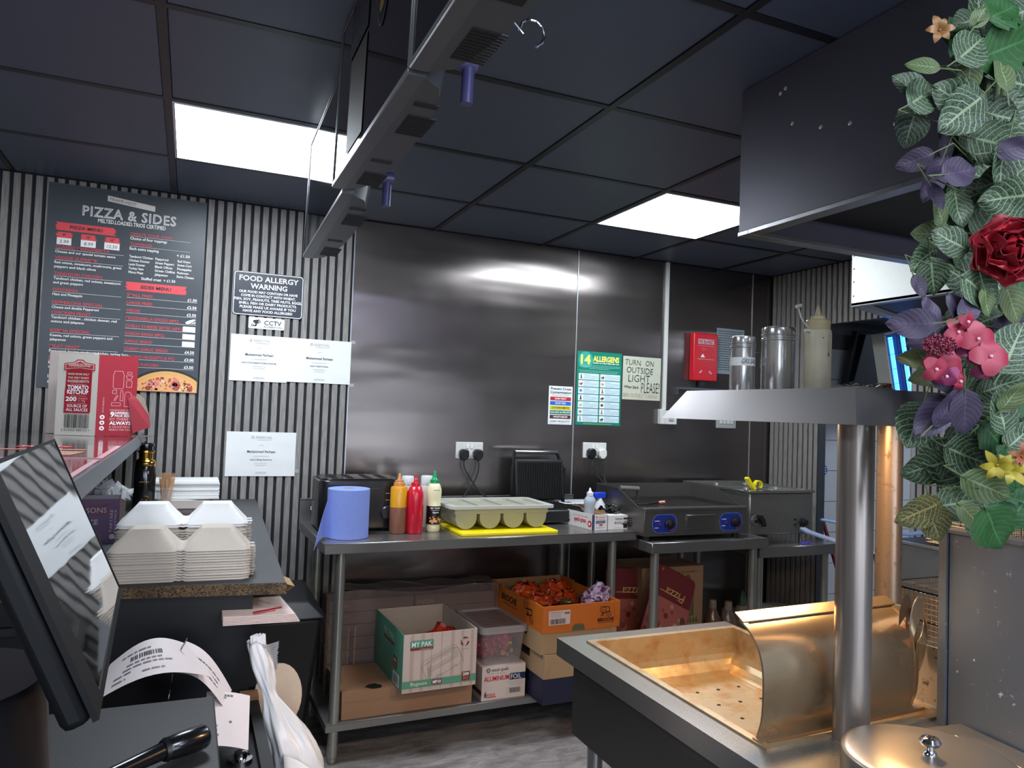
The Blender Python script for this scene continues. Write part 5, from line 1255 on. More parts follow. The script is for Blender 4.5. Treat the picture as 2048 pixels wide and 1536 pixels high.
b = MB(); b.lathe((0, 0, 0), [(.03, 0), (.032, .004), (.032, .09), (.013, .12), (.013, .13)], n=20); obj('bottle_body', b, MATS['tub_white'], t, world=False)
b = MB(); b.tube([(-.03, 0, .13), (-.04, 0, .115), (-.036, 0, .10)], .004, n=6); obj('trigger', b, WCAP, t, world=False)
# small K tag on the table's upstand
t = thing('letter_tag', 'small black tag with a white K on the left end of the table upstand', 'tag', (.563, 3.60, .96))
b = MB(); b.box(.551, .575, 3.619, 3.620, .948, .978); obj('plate', b, DARKM, t)
pr = Print((.551, 3.6188, .978), (1, 0, 0), (0, 0, -1), N=(0, -1, 0)); pr.text('K', .012, .025, .019, Wt, 'c', bold=.03); pr.done('lettering', t)
# ================================================================== UNDER THE TABLES
CARD = mat('cardboard', '#9c7658', .8, var=.07, scale=12); CARDL = mat('cardboard_light', '#ab8c6a', .8, var=.07, scale=12)
SH = .1655
t = thing('flat_carton', 'wide flat plain brown cardboard carton on the under-shelf, below the green and white box', 'box', (.632, 3.075, SH), .02)
b = MB(); b.box(0, .575, 0, .32, 0, .112); obj('carton', b, CARD, t, world=False, bevel=.002)
b = MB(); b.box(-.001, .576, -.0012, 0, .074, .113); b.box(.0, .575, -.001, .32, .112, .1135); obj('lid_flap', b, CARD, t, world=False)
b = MB(); b.prism([(.10, .03, .1137), (.13, .0, .1137), (.165, .005, .1137), (.175, .03, .1137), (.15, .06, .1137), (.12, .055, .1137)], (0, 0, .0006)); obj('torn_hole', b, mat('hole_dark', '#0d1210', .7), t, world=False)
GRB = mat('box_green', '#4f9078', .5, var=.06); PNK = mat('box_printed_white', '#c9b6ac', .55, var=.06, scale=7, stretch=(3, 3, .6)); BRR = ink('mp_brown', '#7c3226'); MG = ink('mp_green', '#5c9478'); MGd = ink('mp_greend', '#3d7360')
def mpk_front(pr):
    r = random.Random(2)
    for k in range(7): pr.rect(.03+.045*k, 0, .03+.045*k+r.uniform(.004, .016), .235, ink('wood_print', '#b9a297'), 1)
    pr.poly([(.028, .030), (.033, .026), (.127, .026), (.130, .030), (.130, .056), (.028, .056)], MG, 2); pr.text('MY PAK', .079, .052, .020, Wt, 'c', width=.088, bold=.01, l=3); pr.poly([(.028, .056), (.130, .056), (.128, .067), (.030, .067)], BRR, 2); pr.scribble(.07, .064, .124, .004, ink('mp_pale', '#cfa79c'), seed=1, l=3)
    # recycling triangle
    c0_, v0_ = .272, .050
    for k in range(3):
        a = -PI/2 + k*2*PI/3
        p1 = (c0_+.018*math.cos(a-.5), v0_+.018*math.sin(a-.5)); p2 = (c0_+.018*math.cos(a+.5), v0_+.018*math.sin(a+.5)); q = (c0_+.019*math.cos(a+1.45), v0_+.019*math.sin(a+1.45))
        pr.line([p1, p2], .0075, BRR, 2); pr.poly([(p2[0], p2[1]), (p2[0]+.008*math.cos(a+2.2), p2[1]+.008*math.sin(a+2.2)), (p2[0]+.010*math.cos(a+1.5), p2[1]+.010*math.sin(a+1.5)), (p2[0]-.004*math.cos(a), p2[1]-.004*math.sin(a))], BRR, 2)
    pr.scribble(.255, .083, .292, .003, MG, seed=2)
    # line drawing of a hinged food box
    ca, sa = math.cos(-.42), math.sin(-.42)
    def rt(L_, o=(.170, .128)): return [(o[0]+x*ca-y*sa, o[1]+x*sa+y*ca) for x, y in L_]
    ln = ink('mp_line', '#8c8474')
    def rr_(x0, x1, y0, y1, r): return [(x, y) for x, y in rrect(x0, x1, y0, y1, r, 3)]
    for a_ in ((-.085, .085, -.045, .045, .018), (-.060, .075, -.036, .012, .010), (-.050, .068, -.030, .006, .006), (-.045, .060, -.022, -.002, .005)):
        L_ = rr_(*a_); pr.line(rt(L_+[L_[0]]), .0016, ln, 2)
    L_ = rr_(-.090, .090, -.030, .058, .02); pr.line(rt(L_[8:]+L_[:2]), .0016, ln, 2)
    for k in range(7): pr.line(rt([(-.078+.003*k, .036-.002*k), (-.066+.003*k, -.01)]), .0009, ln, 2)
    for x in (-.03, .045): pr.line(rt([(x-.012, .055), (x-.010, .040), (x+.010, .040), (x+.012, .055)]), .0016, ln, 2)
    pr.rect(0, .190, .328, .220, MG, 3); pr.text('Bagasse', .035, .210, .014, ink('mp_beige', '#d8cfc0'), width=.072, bold=.01, l=4)
    pr.rect(.128, .194, .172, .215, BRR, 4); pr.text('MP10', .150, .2105, .013, Wt, 'c', width=.036, bold=.03, l=5); pr.rect(.262, .177, .300, .215, BRR, 4); pr.text('200', .281, .193, .012, Wt, 'c', width=.028, bold=.03, l=5); pr.text('PCS', .281, .209, .010, ink('mp_pale2', '#d59a8c'), 'c', width=.022, l=5)
def mpk_left(pr):
    pr.text('MY PAK', .22, .060, .030, ink('mp_white', '#b8d0c4'), 'c', width=.16); pr.rect(.14, .070, .30, .080, BRR, 2); pr.rect(.29, .115, .345, .165, BRR, 2); pr.text('200', .318, .138, .014, Wt, 'c', width=.035, l=3); pr.text('PCS', .318, .157, .012, ink('mp_pale2', '#d59a8c'), 'c', width=.03, l=3)
    pr.rect(.295, .180, .385, .230, Wt, 2); pr.barcode(.302, .184, .378, .226, ink('bar_grey', '#55605c'), 3)
    for k in range(4): pr.scribble(.08, .150+.018*k, .25, .007, ink('mp_faint', '#7fb09c'), seed=k)
    pr.line([(.1, .09), (.22, .09), (.22, .13), (.1, .13), (.1, .09)], .002, ink('mp_faint', '#7fb09c'), 2)
t = printed_box('food_box_carton', 'open green and white carton printed MY PAK, standing on the plain brown carton', 'box', (.858, 2.985, SH+.1142), .035, (.328, .425, .238), {'body': PNK, 'left': GRB}, {'front': mpk_front, 'left': mpk_left}, open_top=1, inner=mat('box_inside', '#a99a8c', .7, var=.08, scale=9, stretch=(1, 1, 3)))
def wrapper(name, cols, scale):
    m, nt, p = _nt(name); N = nt.nodes; Lk = nt.links; tc = N.new('ShaderNodeTexCoord'); nz = N.new('ShaderNodeTexNoise'); nz.inputs['Scale'].default_value = scale*2.2; nz.inputs['Detail'].default_value = 3; nz.inputs['Distortion'].default_value = 1.2; Lk.new(tc.outputs['Object'], nz.inputs['Vector'])
    cr = N.new('ShaderNodeValToRGB'); cr.color_ramp.interpolation = 'CONSTANT'; e = cr.color_ramp.elements
    st = (0, .46, .56, .66); e[0].position = 0; e[0].color = (*lin(cols[1]), 1); e[1].position = .42; e[1].color = (*lin(cols[0]), 1)
    for c_, q_ in ((cols[2], .58), (cols[3], .68)): k = e.new(q_); k.color = (*lin(c_), 1)
    Lk.new(nz.outputs[0], cr.inputs[0]); Lk.new(cr.outputs[0], p.inputs['Base Color']); p.inputs['Roughness'].default_value = .22
    n2 = N.new('ShaderNodeTexNoise'); n2.inputs['Scale'].default_value = 40; n2.inputs['Detail'].default_value = 4; Lk.new(tc.outputs['Object'], n2.inputs['Vector'])
    b_ = N.new('ShaderNodeBump'); b_.inputs['Strength'].default_value = .9; b_.inputs['Distance'].default_value = .006; Lk.new(n2.outputs[0], b_.inputs['Height']); Lk.new(b_.outputs[0], p.inputs['Normal'])
    MATS[name] = m; return m
ORG = wrapper('snack_orange', ('#b8401a', '#2c2018', '#c8561c', '#c89a30'), 9); 
def bag(name, label, cat, c, size, m, seed, rz=0, tilt=0, group=None, pr_fn=None, twist=0, pieces=((1, 'film'),)):
    t = thing(name, label, cat, c, rz, group=group); r = random.Random(seed); ph = [r.uniform(0, 6) for _ in range(8)]
    w_, d, h = size
    jit = [(lambda u, v, k=k: .05*w_*math.sin(2*PI*u*(3+2*k)+ph[k]*3+14*v)*math.sin(11*v+ph[k+3])*math.sin(PI*v) + .03*w_*math.sin(2*PI*u*(7+k)-21*v+ph[k])*math.sin(PI*v)) for k in range(3)]
    def fn(u, v):
        a = 2*PI*u; e = math.sin(PI*v)**.55 if 0 < v < 1 else .0
        e = max(e, .35 if v >= 1 else .06)
        if v > .82: e = max(e, .62)
        rx = w_/2*e*(1+.13*math.sin(3*a+ph[0]+5*v)+.07*math.sin(7*a+ph[1])); ry = d/2*e*(1+.13*math.sin(4*a+ph[2]+4*v)+.06*math.sin(9*a+ph[3]))
        p = V((rx*math.cos(a), ry*math.sin(a), h*(v + .03*math.sin(5*a+ph[4]))))
        p = p + V((jit[0](u, v), jit[1](u, v), jit[2](u, v))); return Matrix.Rotation(tilt, 3, 'Y') @ p
    b = MB(); b.grid(fn, 36, 16); obj('bag_film', b, m, t, world=False, angle=18)
    if pr_fn: pr_fn(t)
    return t
bag('snack_bag', 'red-orange snack bag inside the open green and white carton', 'snack bag', (1.03, 3.16, SH+.13), (.17, .13, .205), wrapper('snack_red', ('#a8261c', '#3a1418', '#b83a20', '#c8a090'), 9), 3, rz=.4, tilt=.5)
# foil carton with the plastic tub on top
EPR = ink('foil_red', '#c41230'); EPN = ink('foil_navy', '#1b2350')
def foil_front(pr):
    pr.disc(.030, .016, .0095, K, 2, 20); pr.disc(.030, .016, .0055, Wt, 3, 14); pr.disc(.030, .016, .003, K, 4, 10); pr.text('eazi-pak', .046, .022, .014, K, width=.085, bold=.005)
    pr.scribble(.030, .034, .115, .005, LG, seed=1); pr.text('ALUMINIUM', .010, .064, .021, EPR, width=.122, bold=.02); pr.rect(.136, .039, .2135, .068, EPN, 2); pr.text('FOIL', .141, .064, .021, Wt, width=.052, l=3)
    for k in range(3): pr.scribble(.12+.01*k, .078+.007*k, .205, .003, LG, seed=k+2)
    pr.rect(.118, .100, .205, .130, ink('label_edge', '#cdbfb8'), 2); pr.barcode(.135, .104, .190, .126, K, 3); pr.text('6', .012, .134, .026, EPN, width=.014, bold=.02); pr.text('ROLLS', .028, .128, .010, EPR, width=.038, bold=.02); pr.rect(.026, .132, .070, .136, EPR, 2)
def foil_left(pr): pr.rect(.20, .105, .33, .125, ink('foil_maroon', '#5a2030'), 2)
t = printed_box('foil_carton', 'white ALUMINIUM FOIL carton on the under-shelf with a clear tub standing on it', 'box', (1.252, 3.085, SH), .02, (.214, .33, .148), {'body': PNK, 'front': mat('carton_cream', '#d6c6bd', .55, var=.03)}, {'front': foil_front, 'left': foil_left})
t = thing('plastic_tub', 'clear plastic storage tub with a ribbed lid, standing on the white foil carton', 'tub', (1.355, 3.255, SH+.1495), .02)
CL = glass('plastic_clear', '#b9b4b2', .12, .30); CLL = glass('plastic_lid', '#b5aeac', .18, .62)
b = MB(); q0 = rrect(-.092, .092, -.150, .145, .02, 4); q1 = rrect(-.108, .108, -.165, .160, .024, 4)
for k in range(len(q0)):
    j = (k+1) % len(q0); b.quad((*q0[k], 0), (*q0[j], 0), (*q1[j], .150), (*q1[k], .150)); 
b.add([(x, y, 0) for x, y in q0], [tuple(range(len(q0)))[::-1]])
obj('tub_body', b, CL, t, world=False)
b = MB(); q2 = rrect(-.117, .117, -.174, .169, .03, 5); q3 = rrect(-.100, .100, -.155, .150, .02, 5)
for k in range(len(q2)):
    j = (k+1) % len(q2); b.quad((*q2[k], .142), (*q2[j], .142), (*q2[j], .168), (*q2[k], .168)); b.quad((*q2[k], .168), (*q2[j], .168), (*q3[j], .168), (*q3[k], .168)); b.quad((*q3[k], .168), (*q3[j], .168), (*q3[j], .160), (*q3[k], .160))
b.add([(x, y, .160) for x, y in q3], [tuple(range(len(q3)))])
obj('tub_lid', b, CLL, t, world=False)
b = MB()
for k in range(9): b.box(-.092, .092, -.140+.032*k, -.128+.032*k, .160, .166)
obj('lid_ribs', b, mat('lid_rib', '#6f5a58', .3), t, world=False, bevel=.002, seg=1)
MAG = wrapper('sweet_magenta', ('#a01440', '#7c0f34', '#b8285c', '#d8c8cc'), 9)
def sweet_marks(t_):
    T = WORLD[t_.name]
    pr = Print(T @ V((-.05, -.046, .085)), T.to_3x3() @ V((1, 0, -.1)), T.to_3x3() @ V((-.1, 0, -1)), N=T.to_3x3() @ V((0, -1, 0)))
    pr.disc(.035, .045, .016, ink('sweet_gold', '#c87c2c'), 2, 9); pr.poly([(.06, .0), (.085, .01), (.092, .055), (.066, .045)], ink('sweet_green', '#2f3d28'), 2); pr.poly([(.055, .0), (.075, .0), (.078, .01), (.058, .01)], ink('sweet_lemon', '#c8b83a'), 3); pr.disc(.08, .04, .009, ink('sweet_gold', '#c87c2c'), 3, 8); pr.text('S', .055, .062, .012, Wt, bold=.03, l=4); pr.text('SWEETS', .014, .028, .009, ink('sweet_dark', '#2a0f1c'), bold=.03, l=4, rot=.5)
    pr.done('bag_print', t_)
bag('sweet_bag', 'left magenta sweet bag seen through the wall of the clear tub', 'sweet bag', (1.31, 3.195, SH+.153), (.11, .085, .095), MAG, 5, pr_fn=None)
bag('sweet_bag', 'right magenta sweet bag with green and gold print in the clear tub', 'sweet bag', (1.385, 3.19, SH+.153), (.10, .08, .135), MAG, 6, rz=.2, pr_fn=sweet_marks)
# crates
ORC = mat('crate_orange', '#c8681c', .5, var=.05); ORI = mat('crate_inside', '#8a6a48', .8, var=.08); NVC = mat('crate_navy', '#1b1d38', .5, var=.05)
def crate(name, label, loc, rz, size, m, inner, slot=True, pr=None, group=None):
    w_, d, h = size; t = thing(name, label, 'crate', loc, rz, group=group); wl = .005
    b = MB(); b.box(0, w_, 0, wl, 0, h); obj('front_wall', b, m, t, world=False)
    b = MB(); b.box(0, w_, d-wl, d, 0, h); obj('back_wall', b, m, t, world=False)
    for x0_, in ((0,), (w_-wl,)):
        b = MB(); b.box(x0_, x0_+wl, wl, d-wl, 0, h*.55); 
        b.box(x0_, x0_+wl, wl, .14, h*.55, h); b.box(x0_, x0_+wl, d-.14, d-wl, h*.55, h)
        if not slot: b.box(x0_, x0_+wl, .14, d-.14, h*.55, h-.006)
        obj('side_wall', b, m, t, world=False)
    b = MB(); b.box(wl, w_-wl, wl, d-wl, 0, .005); obj('base', b, inner, t, world=False)
    b = MB(); e = wl+.001
    b.quad((e, e, .005), (w_-e, e, .005), (w_-e, e, h), (e, e, h)); b.quad((w_-e, d-e, .005), (e, d-e, .005), (e, d-e, h), (w_-e, d-e, h)); b.quad((e, d-e, .005), (e, e, .005), (e, e, h*.54), (e, d-e, h*.54)); b.quad((w_-e, e, .005), (w_-e, d-e, .005), (w_-e, d-e, h*.54), (w_-e, e, h*.54))
    obj('lining', b, inner, t, world=False, smooth=False)
    for x0_ in (0, w_):
        s_ = 1 if x0_ == 0 else -1
        b = MB(); b.prism([(x0_, -.001, h+.001), (x0_+s_*.035, -.001, h+.001), (x0_+s_*.028, -.001, h*.5), (x0_+s_*.012, -.001, h*.3), (x0_, -.001, h*.3)][::-s_], (0, -.0015, 0)); obj('corner_flap', b, m, t, world=False)
    if pr:
        T = WORLD[t.name]; R3 = T.to_3x3()
        for k, fn in pr.items():
            O, U, D, N = {'front': ((0, -.0026, h), (1, 0, 0), (0, 0, -1), (0, -1, 0)), 'left': ((-.0003, d, h), (0, -1, 0), (0, 0, -1), (-1, 0, 0))}[k]
            q = Print(T @ V(O), R3 @ V(U), R3 @ V(D), N=R3 @ V(N)); fn(q); q.done(k+'_print', t)
    return t
cw, cd = .395, .565
crate('bread_crate', 'navy blue crate at the bottom of the crate stack under the table', (1.490, 2.955, SH), .03, (cw, cd, .112), NVC, NVC)
crate('bread_crate', 'plain brown cardboard crate second from the bottom, on the navy crate', (1.492, 2.955, SH+.1125), .03, (cw, cd, .105), CARDL, CARDL)
crate('bread_crate', 'plain brown cardboard crate directly under the orange BRIOCHE crate', (1.478, 2.965, SH+.218), .03, (cw, cd, .095), CARDL, CARDL)
def swirl(pr, u, v, k, l=2):
    pts = []
    for i in range(26): a = i*.42; r = (.004+.0007*i)*k; pts.append((u+r*math.cos(a), v+r*math.sin(a)*.9))
    pr.line(pts, .0022*k, K, l)
def cr_front(pr):
    pr.rect(.028, .020, .138, .083, ink('crate_label', '#d4bfb8'), 2); pr.barcode(.036, .056, .115, .079, K, 3); pr.barcode(.108, .028, .134, .038, K, 3, seed=5); pr.scribble(.034, .029, .10, .004, PEN, seed=1, l=3)
    for k in range(3): pr.scribble(.036, .036+.006*k, .09, .002, PEN, seed=k+2, l=3)
    swirl(pr, .315, .033, 1.0); swirl(pr, .345, .055, .8); pr.text('SI', .300, .062, .016, K, bold=.02, shear=.3); pr.line([(.308, .020), (.345, .024), (.348, .045), (.312, .050)], .003, K)
    pr.text('BRIOCHE', .328, .087, .0155, K, 'c', width=.088, bold=.03); pr.scribble(.286, .094, .372, .004, K, seed=6)
    pr.poly([(.150, .115), (.155, .095), (.162, .088), (.205, .088), (.212, .095), (.217, .115)], ink('crate_notch', '#5d5a40'), 2)
def cr_left(pr):
    pr.text('BRIOCHE', .215, .062, .030, K, 'c', width=.17, bold=.03); pr.scribble(.14, .078, .30, .006, K, seed=3); swirl(pr, .40, .030, 1.3); swirl(pr, .46, .085, 1.1); pr.line([(.40, .045), (.46, .040), (.46, .065), (.405, .070)], .006, K); pr.text('SI', .41, .075, .020, K, bold=.02); swirl(pr, .06, .06, 1.3); pr.text('SI', .05, .045, .022, K, bold=.02)
crate('bread_crate', 'orange cardboard crate printed BRIOCHE, topmost of the crate stack', (1.478, 2.955, SH+.3135), .03, (cw+.01, cd, .118), ORC, ORI, slot=False, pr={'front': cr_front, 'left': cr_left})
b0 = (1.478, 2.955, SH+.32)
def bag_at(nm, lb, dx, dy, sz, m, sd, **k): return bag(nm, lb, 'snack bag', (b0[0]+dx, b0[1]+dy, b0[2]), sz, m, sd, **k)
DKS = wrapper('snack_dark', ('#3a3524', '#1c1a14', '#5c5430', '#8c7c40'), 9)
bag_at('snack_bag', 'orange snack bag at the back left of the orange crate', .10, .40, (.16, .14, .125), ORG, 21)
bag_at('snack_bag', 'bright orange snack bag along the left side of the orange crate', .095, .22, (.15, .15, .11), ORG, 22)
bag_at('snack_bag', 'dark green snack bag wedged in the front left corner of the orange crate', .055, .08, (.08, .10, .09), DKS, 23)
bag_at('snack_bag', 'orange snack bag at the back right of the orange crate', .27, .42, (.17, .14, .12), ORG, 24)
bag_at('snack_bag', 'orange and dark snack bag in the middle of the orange crate', .27, .28, (.13, .12, .10), ORG, 25)
PUR = wrapper('bag_purple_white', ('#8a7088', '#4c1438', '#a89aac', '#6c3058'), 16)
bag_at('snack_bag', 'purple and white patterned plastic bag standing up in the orange crate', .29, .12, (.13, .10, .185), PUR, 26, tilt=.5)
t = thing('glass_jar', 'small jar with a gold lid and a dark label in the orange crate', 'jar', (b0[0]+.165, b0[1]+.085, b0[2]+.01))
b = MB(); b.lathe((0, 0, 0), [(.030, 0), (.034, .005), (.034, .075), (.028, .085)], n=24); obj('jar_body', b, mat('jar_dark', '#2a1418', .2, coat=.5), t, world=False)
b = MB(); b.lathe((0, 0, 0), [(.033, .083), (.034, .085), (.034, .100), (.031, .102), (.001, .102)], n=24); obj('lid', b, mat('lid_gold', '#8a7038', .25, .9), t, world=False)
curved_print(t, .0342, .0, .075, lambda pr: (pr.rect(-.024, .012, -.012, .050, Wt, 2), pr.barcode(-.022, .016, -.014, .046, K, 3), pr.scribble(-.005, .014, .02, .004, Wt, seed=2)), 'jar_label')
# film-wrapped pizza cartons behind
t = thing('wrapped_cartons', 'stack of dark pizza cartons shrink-wrapped in clear film, behind the boxes on the under-shelf', 'cartons', (1.03, 3.52, SH))
PZC = mat('pizza_carton', '#5f4238', .55, var=.1)
for k in range(7):
    b = MB(); x0_ = .625+rnd.uniform(0, .006); b.box(x0_, x0_+.40, 3.432+.0, 3.60, SH+.057*k, SH+.057*k+.055); obj('pizza_carton', b, PZC, t, bevel=.002, seg=1)
    b = MB(); b.box(x0_+.405, x0_+.815, 3.432+.0, 3.60, SH+.057*k, SH+.057*k+.055); obj('pizza_carton', b, PZC, t, bevel=.002, seg=1)
b = MB(); ph = rnd.uniform(0, 6)
def film(u, v):
    x = .615+.845*u; z = SH+.001+.43*v
    return (x, 3.424 - .006*abs(math.sin(19*u+3*v))*abs(math.sin(7*v+ph)) - .010*math.exp(-((v-.97)/.03)**2)*abs(math.sin(31*u)), z + .012*math.sin(9*u)*v*v)
b.grid(film, 60, 24); b.grid(lambda u, v: (.615+.845*u, 3.424+.18*v, SH+.431+.006*math.sin(23*u+5*v)+.012*math.sin(9*u)*(1-v)), 60, 6)
obj('shrink_film', b, glass('film_clear', '#a89c98', .12, .22), t, angle=180)
pr = Print((.625, 3.4305, .56), (1, 0, 0), (0, 0, -1), N=(0, -1, 0)); pz = ink('carton_print', '#9c7a6a')
pr.text('PIZZA', .03, .030, .016, pz, width=.06); pr.text('PIZZA', .42, .035, .018, pz, width=.08); pr.text('DELICIOUS', .118, .30, .020, ink('carton_dark', '#2a1a16'), width=.16, rot=-PI/2, bold=.02); pr.rect(.095, .12, .1, .30, pz, 2); pr.rect(.125, .12, .13, .30, pz, 2)
pr.done('carton_print', t)
# under the griddle table
def orr(pr):
    g_ = ink('onion_green', '#4a6038'); pr.rect(.14, .19, .34, .27, g_, 2); pr.text('ONION', .16, .222, .022, ink('onion_pale', '#b08a58'), bold=.02, l=3); pr.text('DRESSING', .10, .256, .024, ink('onion_pale', '#b08a58'), bold=.02, l=3, width=.22)
    for k in range(4): pr.disc(.06+.08*k, .060, .016, ink('onion_line', '#6b4f30'), 2, 9); 
    pr.scribble(.05, .035, .36, .012, ink('onion_line', '#6b4f30'), seed=3); pr.disc(.17, .14, .040, g_, 2, 18); pr.disc(.155, .14, .028, CARDMI, 3, 18); pr.rect(.29, .10, .34, .17, g_, 2)
    for k in range(4): pr.poly([(.29+.02*k, .30), (.30+.02*k, .27), (.31+.02*k, .31)], g_, 3)
CARDMI = mat('cardboard', '#9c7658', .8)
t = printed_box('dressing_carton', 'brown onion dressing carton with green print on the floor under the griddle table', 'box', (2.245, 3.33, .30), 0, (.40, .26, .35), {'body': CARD}, {'front': orr})
t = printed_box('lower_carton', 'plain brown carton under the onion dressing carton', 'box', (2.23, 3.31, .001), 0, (.43, .29, .298), {'body': CARDL}, {})
RPZ = mat('pizza_box_red', '#6a1f22', .45, var=.12); 
def slab(name, label, c, size, R, m, pr_fn=None):
    t = thing(name, label, 'pizza box', c, rot=R.to_euler()); w_, h = size[0], size[2]; d = size[1]
    b = MB(); b.prism([(x, -d/2, z) for x, z in rrect(-w_/2, w_/2, -h/2, h/2, .03, 4)][::-1], (0, d, 0)); obj('box_shell', b, m, t, world=False, bevel=.003)
    if pr_fn:
        T = WORLD[t.name]; R3 = T.to_3x3(); pr = Print(T @ V((-w_/2, -d/2-.0005, h/2)), R3 @ V((1, 0, 0)), R3 @ V((0, 0, -1)), N=R3 @ V((0, -1, 0))); pr_fn(pr); pr.done('box_print', t)
    return t
def pz_print(pr):
    pr.text('Pizza', .22, .10, .045, ink('pz_gold', '#c8a060'), width=.13, rot=PI, shear=.2); pr.line([(.05, .125), (.22, .125)], .004, ink('pz_gold', '#c8a060')); pr.text('6', .03, .03, .018, ink('pz_gold', '#c8a060'))
    r = random.Random(5)
    pr.poly([(.0, .16), (.27, .16), (.27, .44), (.0, .44)], ink('pz_pink', '#a35a50'), 1)
    for k in range(26): pr.disc(r.uniform(.02, .25), r.uniform(.18, .42), r.uniform(.008, .022), ink('pzc%d' % (k % 4), ('#7a2a24', '#c48a70', '#8c4a3a', '#5c3a2c')[k % 4]), 2+k % 4, 8)
RZ1 = Matrix.Rotation(math.radians(26), 3, 'Y') @ Matrix.Rotation(math.radians(-12), 3, 'X')
slab('pizza_box', 'dark red pizza box with a pizza picture, leaning furthest forward under the griddle table', (2.305, 3.20, .44), (.27, .03, .46), RZ1, RPZ, pz_print)
slab('pizza_box', 'second dark red pizza box leaning behind the front one under the griddle table', (2.345, 3.262, .38), (.28, .03, .46), RZ1, mat('pizza_box_pink', '#8c4a44', .45, var=.12))
slab('pizza_box', 'dark red pizza box with gold lettering behind the leg of the griddle table', (2.145, 3.365, .40), (.19, .03, .50), Matrix.Rotation(math.radians(4), 3, 'Y') @ Matrix.Rotation(math.radians(-7), 3, 'X'), RPZ, pz_print)
# under the low stand
GLS = mat('bottle_sauce', '#7a5a44', .25, var=.2, coat=.5); t = None
for k, (x, y, h, lb) in enumerate(((2.79, 3.42, .43, 'brown plastic bottle on the left under the low stand'), (2.885, 3.40, .42, 'brown plastic bottle in the middle under the low stand'))):
    t = bottle('sauce_flask', lb, (x, y, .0), [(.045, 0), (.05, .01), (.05, h-.13), (.045, h-.10), (.022, h-.05), (.018, h-.04)], GLS, [(.021, h-.05), (.021, h-.01), (.018, h)], mat('cap_pale', '#9a8c80', .4))
t = thing('food_tin', 'large green-labelled tin standing at the front under the low stand', 'tin', (2.86, 3.22, 0))
b = MB(); b.lathe((0, 0, 0), [(.075, 0), (.078, .004), (.078, .30), (.075, .303), (.072, .298), (.001, .298)], n=36); obj('tin_body', b, mat('tin_metal', '#7d7a70', .35, .7), t, world=False)
b = MB(); b.lathe((0, 0, 0), [(.0785, .03), (.0785, .27)], n=36); obj('tin_label', b, mat('tin_green', '#4a5a24', .45, var=.25, scale=25), t, world=False)
t = thing('green_cap_bottle', 'cream bottle with a dark green cap under the low stand, left of the white bucket', 'bottle', (3.0, 3.42, 0))
b = MB(); b.lathe((0, 0, 0), [(.045, 0), (.05, .01), (.05, .30), (.03, .38), (.02, .40)], n=24); obj('bottle_body', b, mat('bottle_tan', '#8a7450', .35), t, world=False)
b = MB(); b.lathe((0, 0, 0), [(.03, .385), (.028, .43), (.008, .47)], n=20); obj('cap', b, mat('cap_dkgreen', '#0f3d22', .35), t, world=False)
t = thing('white_bucket', 'white plastic bucket with a lid and small print at the right under the low stand', 'bucket', (3.28, 3.42, 0))
b = MB(); b.lathe((0, 0, 0), [(.085, 0), (.098, .005), (.108, .335)], n=40); obj('bucket_body', b, mat('bucket_white', '#b8b0a8', .45), t, world=False)
b = MB(); b.lathe((0, 0, 0), [(.113, .325), (.114, .335), (.114, .350), (.108, .354), (.10, .350), (.001, .350)], n=40); obj('lid', b, mat('bucket_lid', '#8c8a88', .4), t, world=False)
curved_print(t, .107, .2, .30, lambda pr: pr.text('PE', .050, .03, .022, PEN, bold=.02), 'lettering')
t = thing('plastic_film_bag', 'clear plastic bag crumpled over the bottles under the low stand', 'plastic bag', (2.9, 3.33, .30))
b = MB(); b.grid(lambda u, v: (2.76+.28*u, 3.325-.02*math.sin(9*u+4*v)-.03*v, .30+.16*v*(1-.4*abs(2*u-1))+.015*math.sin(17*u)*v), 24, 10); obj('film', b, glass('film_clear2', '#c0b8b0', .1, .16), t, angle=180)
t = thing('white_jerrican', 'pale plastic container with a handle hole at the left under the low stand', 'container', (2.72, 3.28, 0))
b = MB(); b.prism([(2.665, 3.23, 0), (2.76, 3.23, 0), (2.76, 3.23, .20), (2.735, 3.23, .29), (2.69, 3.23, .33), (2.665, 3.23, .33)][::-1], (0, .12, 0)); obj('can_body', b, mat('can_white', '#8f8880', .45), t, bevel=.01)
b = MB(); b.prism([(2.685, 3.229, .24), (2.715, 3.229, .23), (2.705, 3.229, .27), (2.69, 3.229, .29)][::-1], (0, -.001, 0)); obj('handle_hole', b, mat('hole_dark', '#0d1210', .7), t)
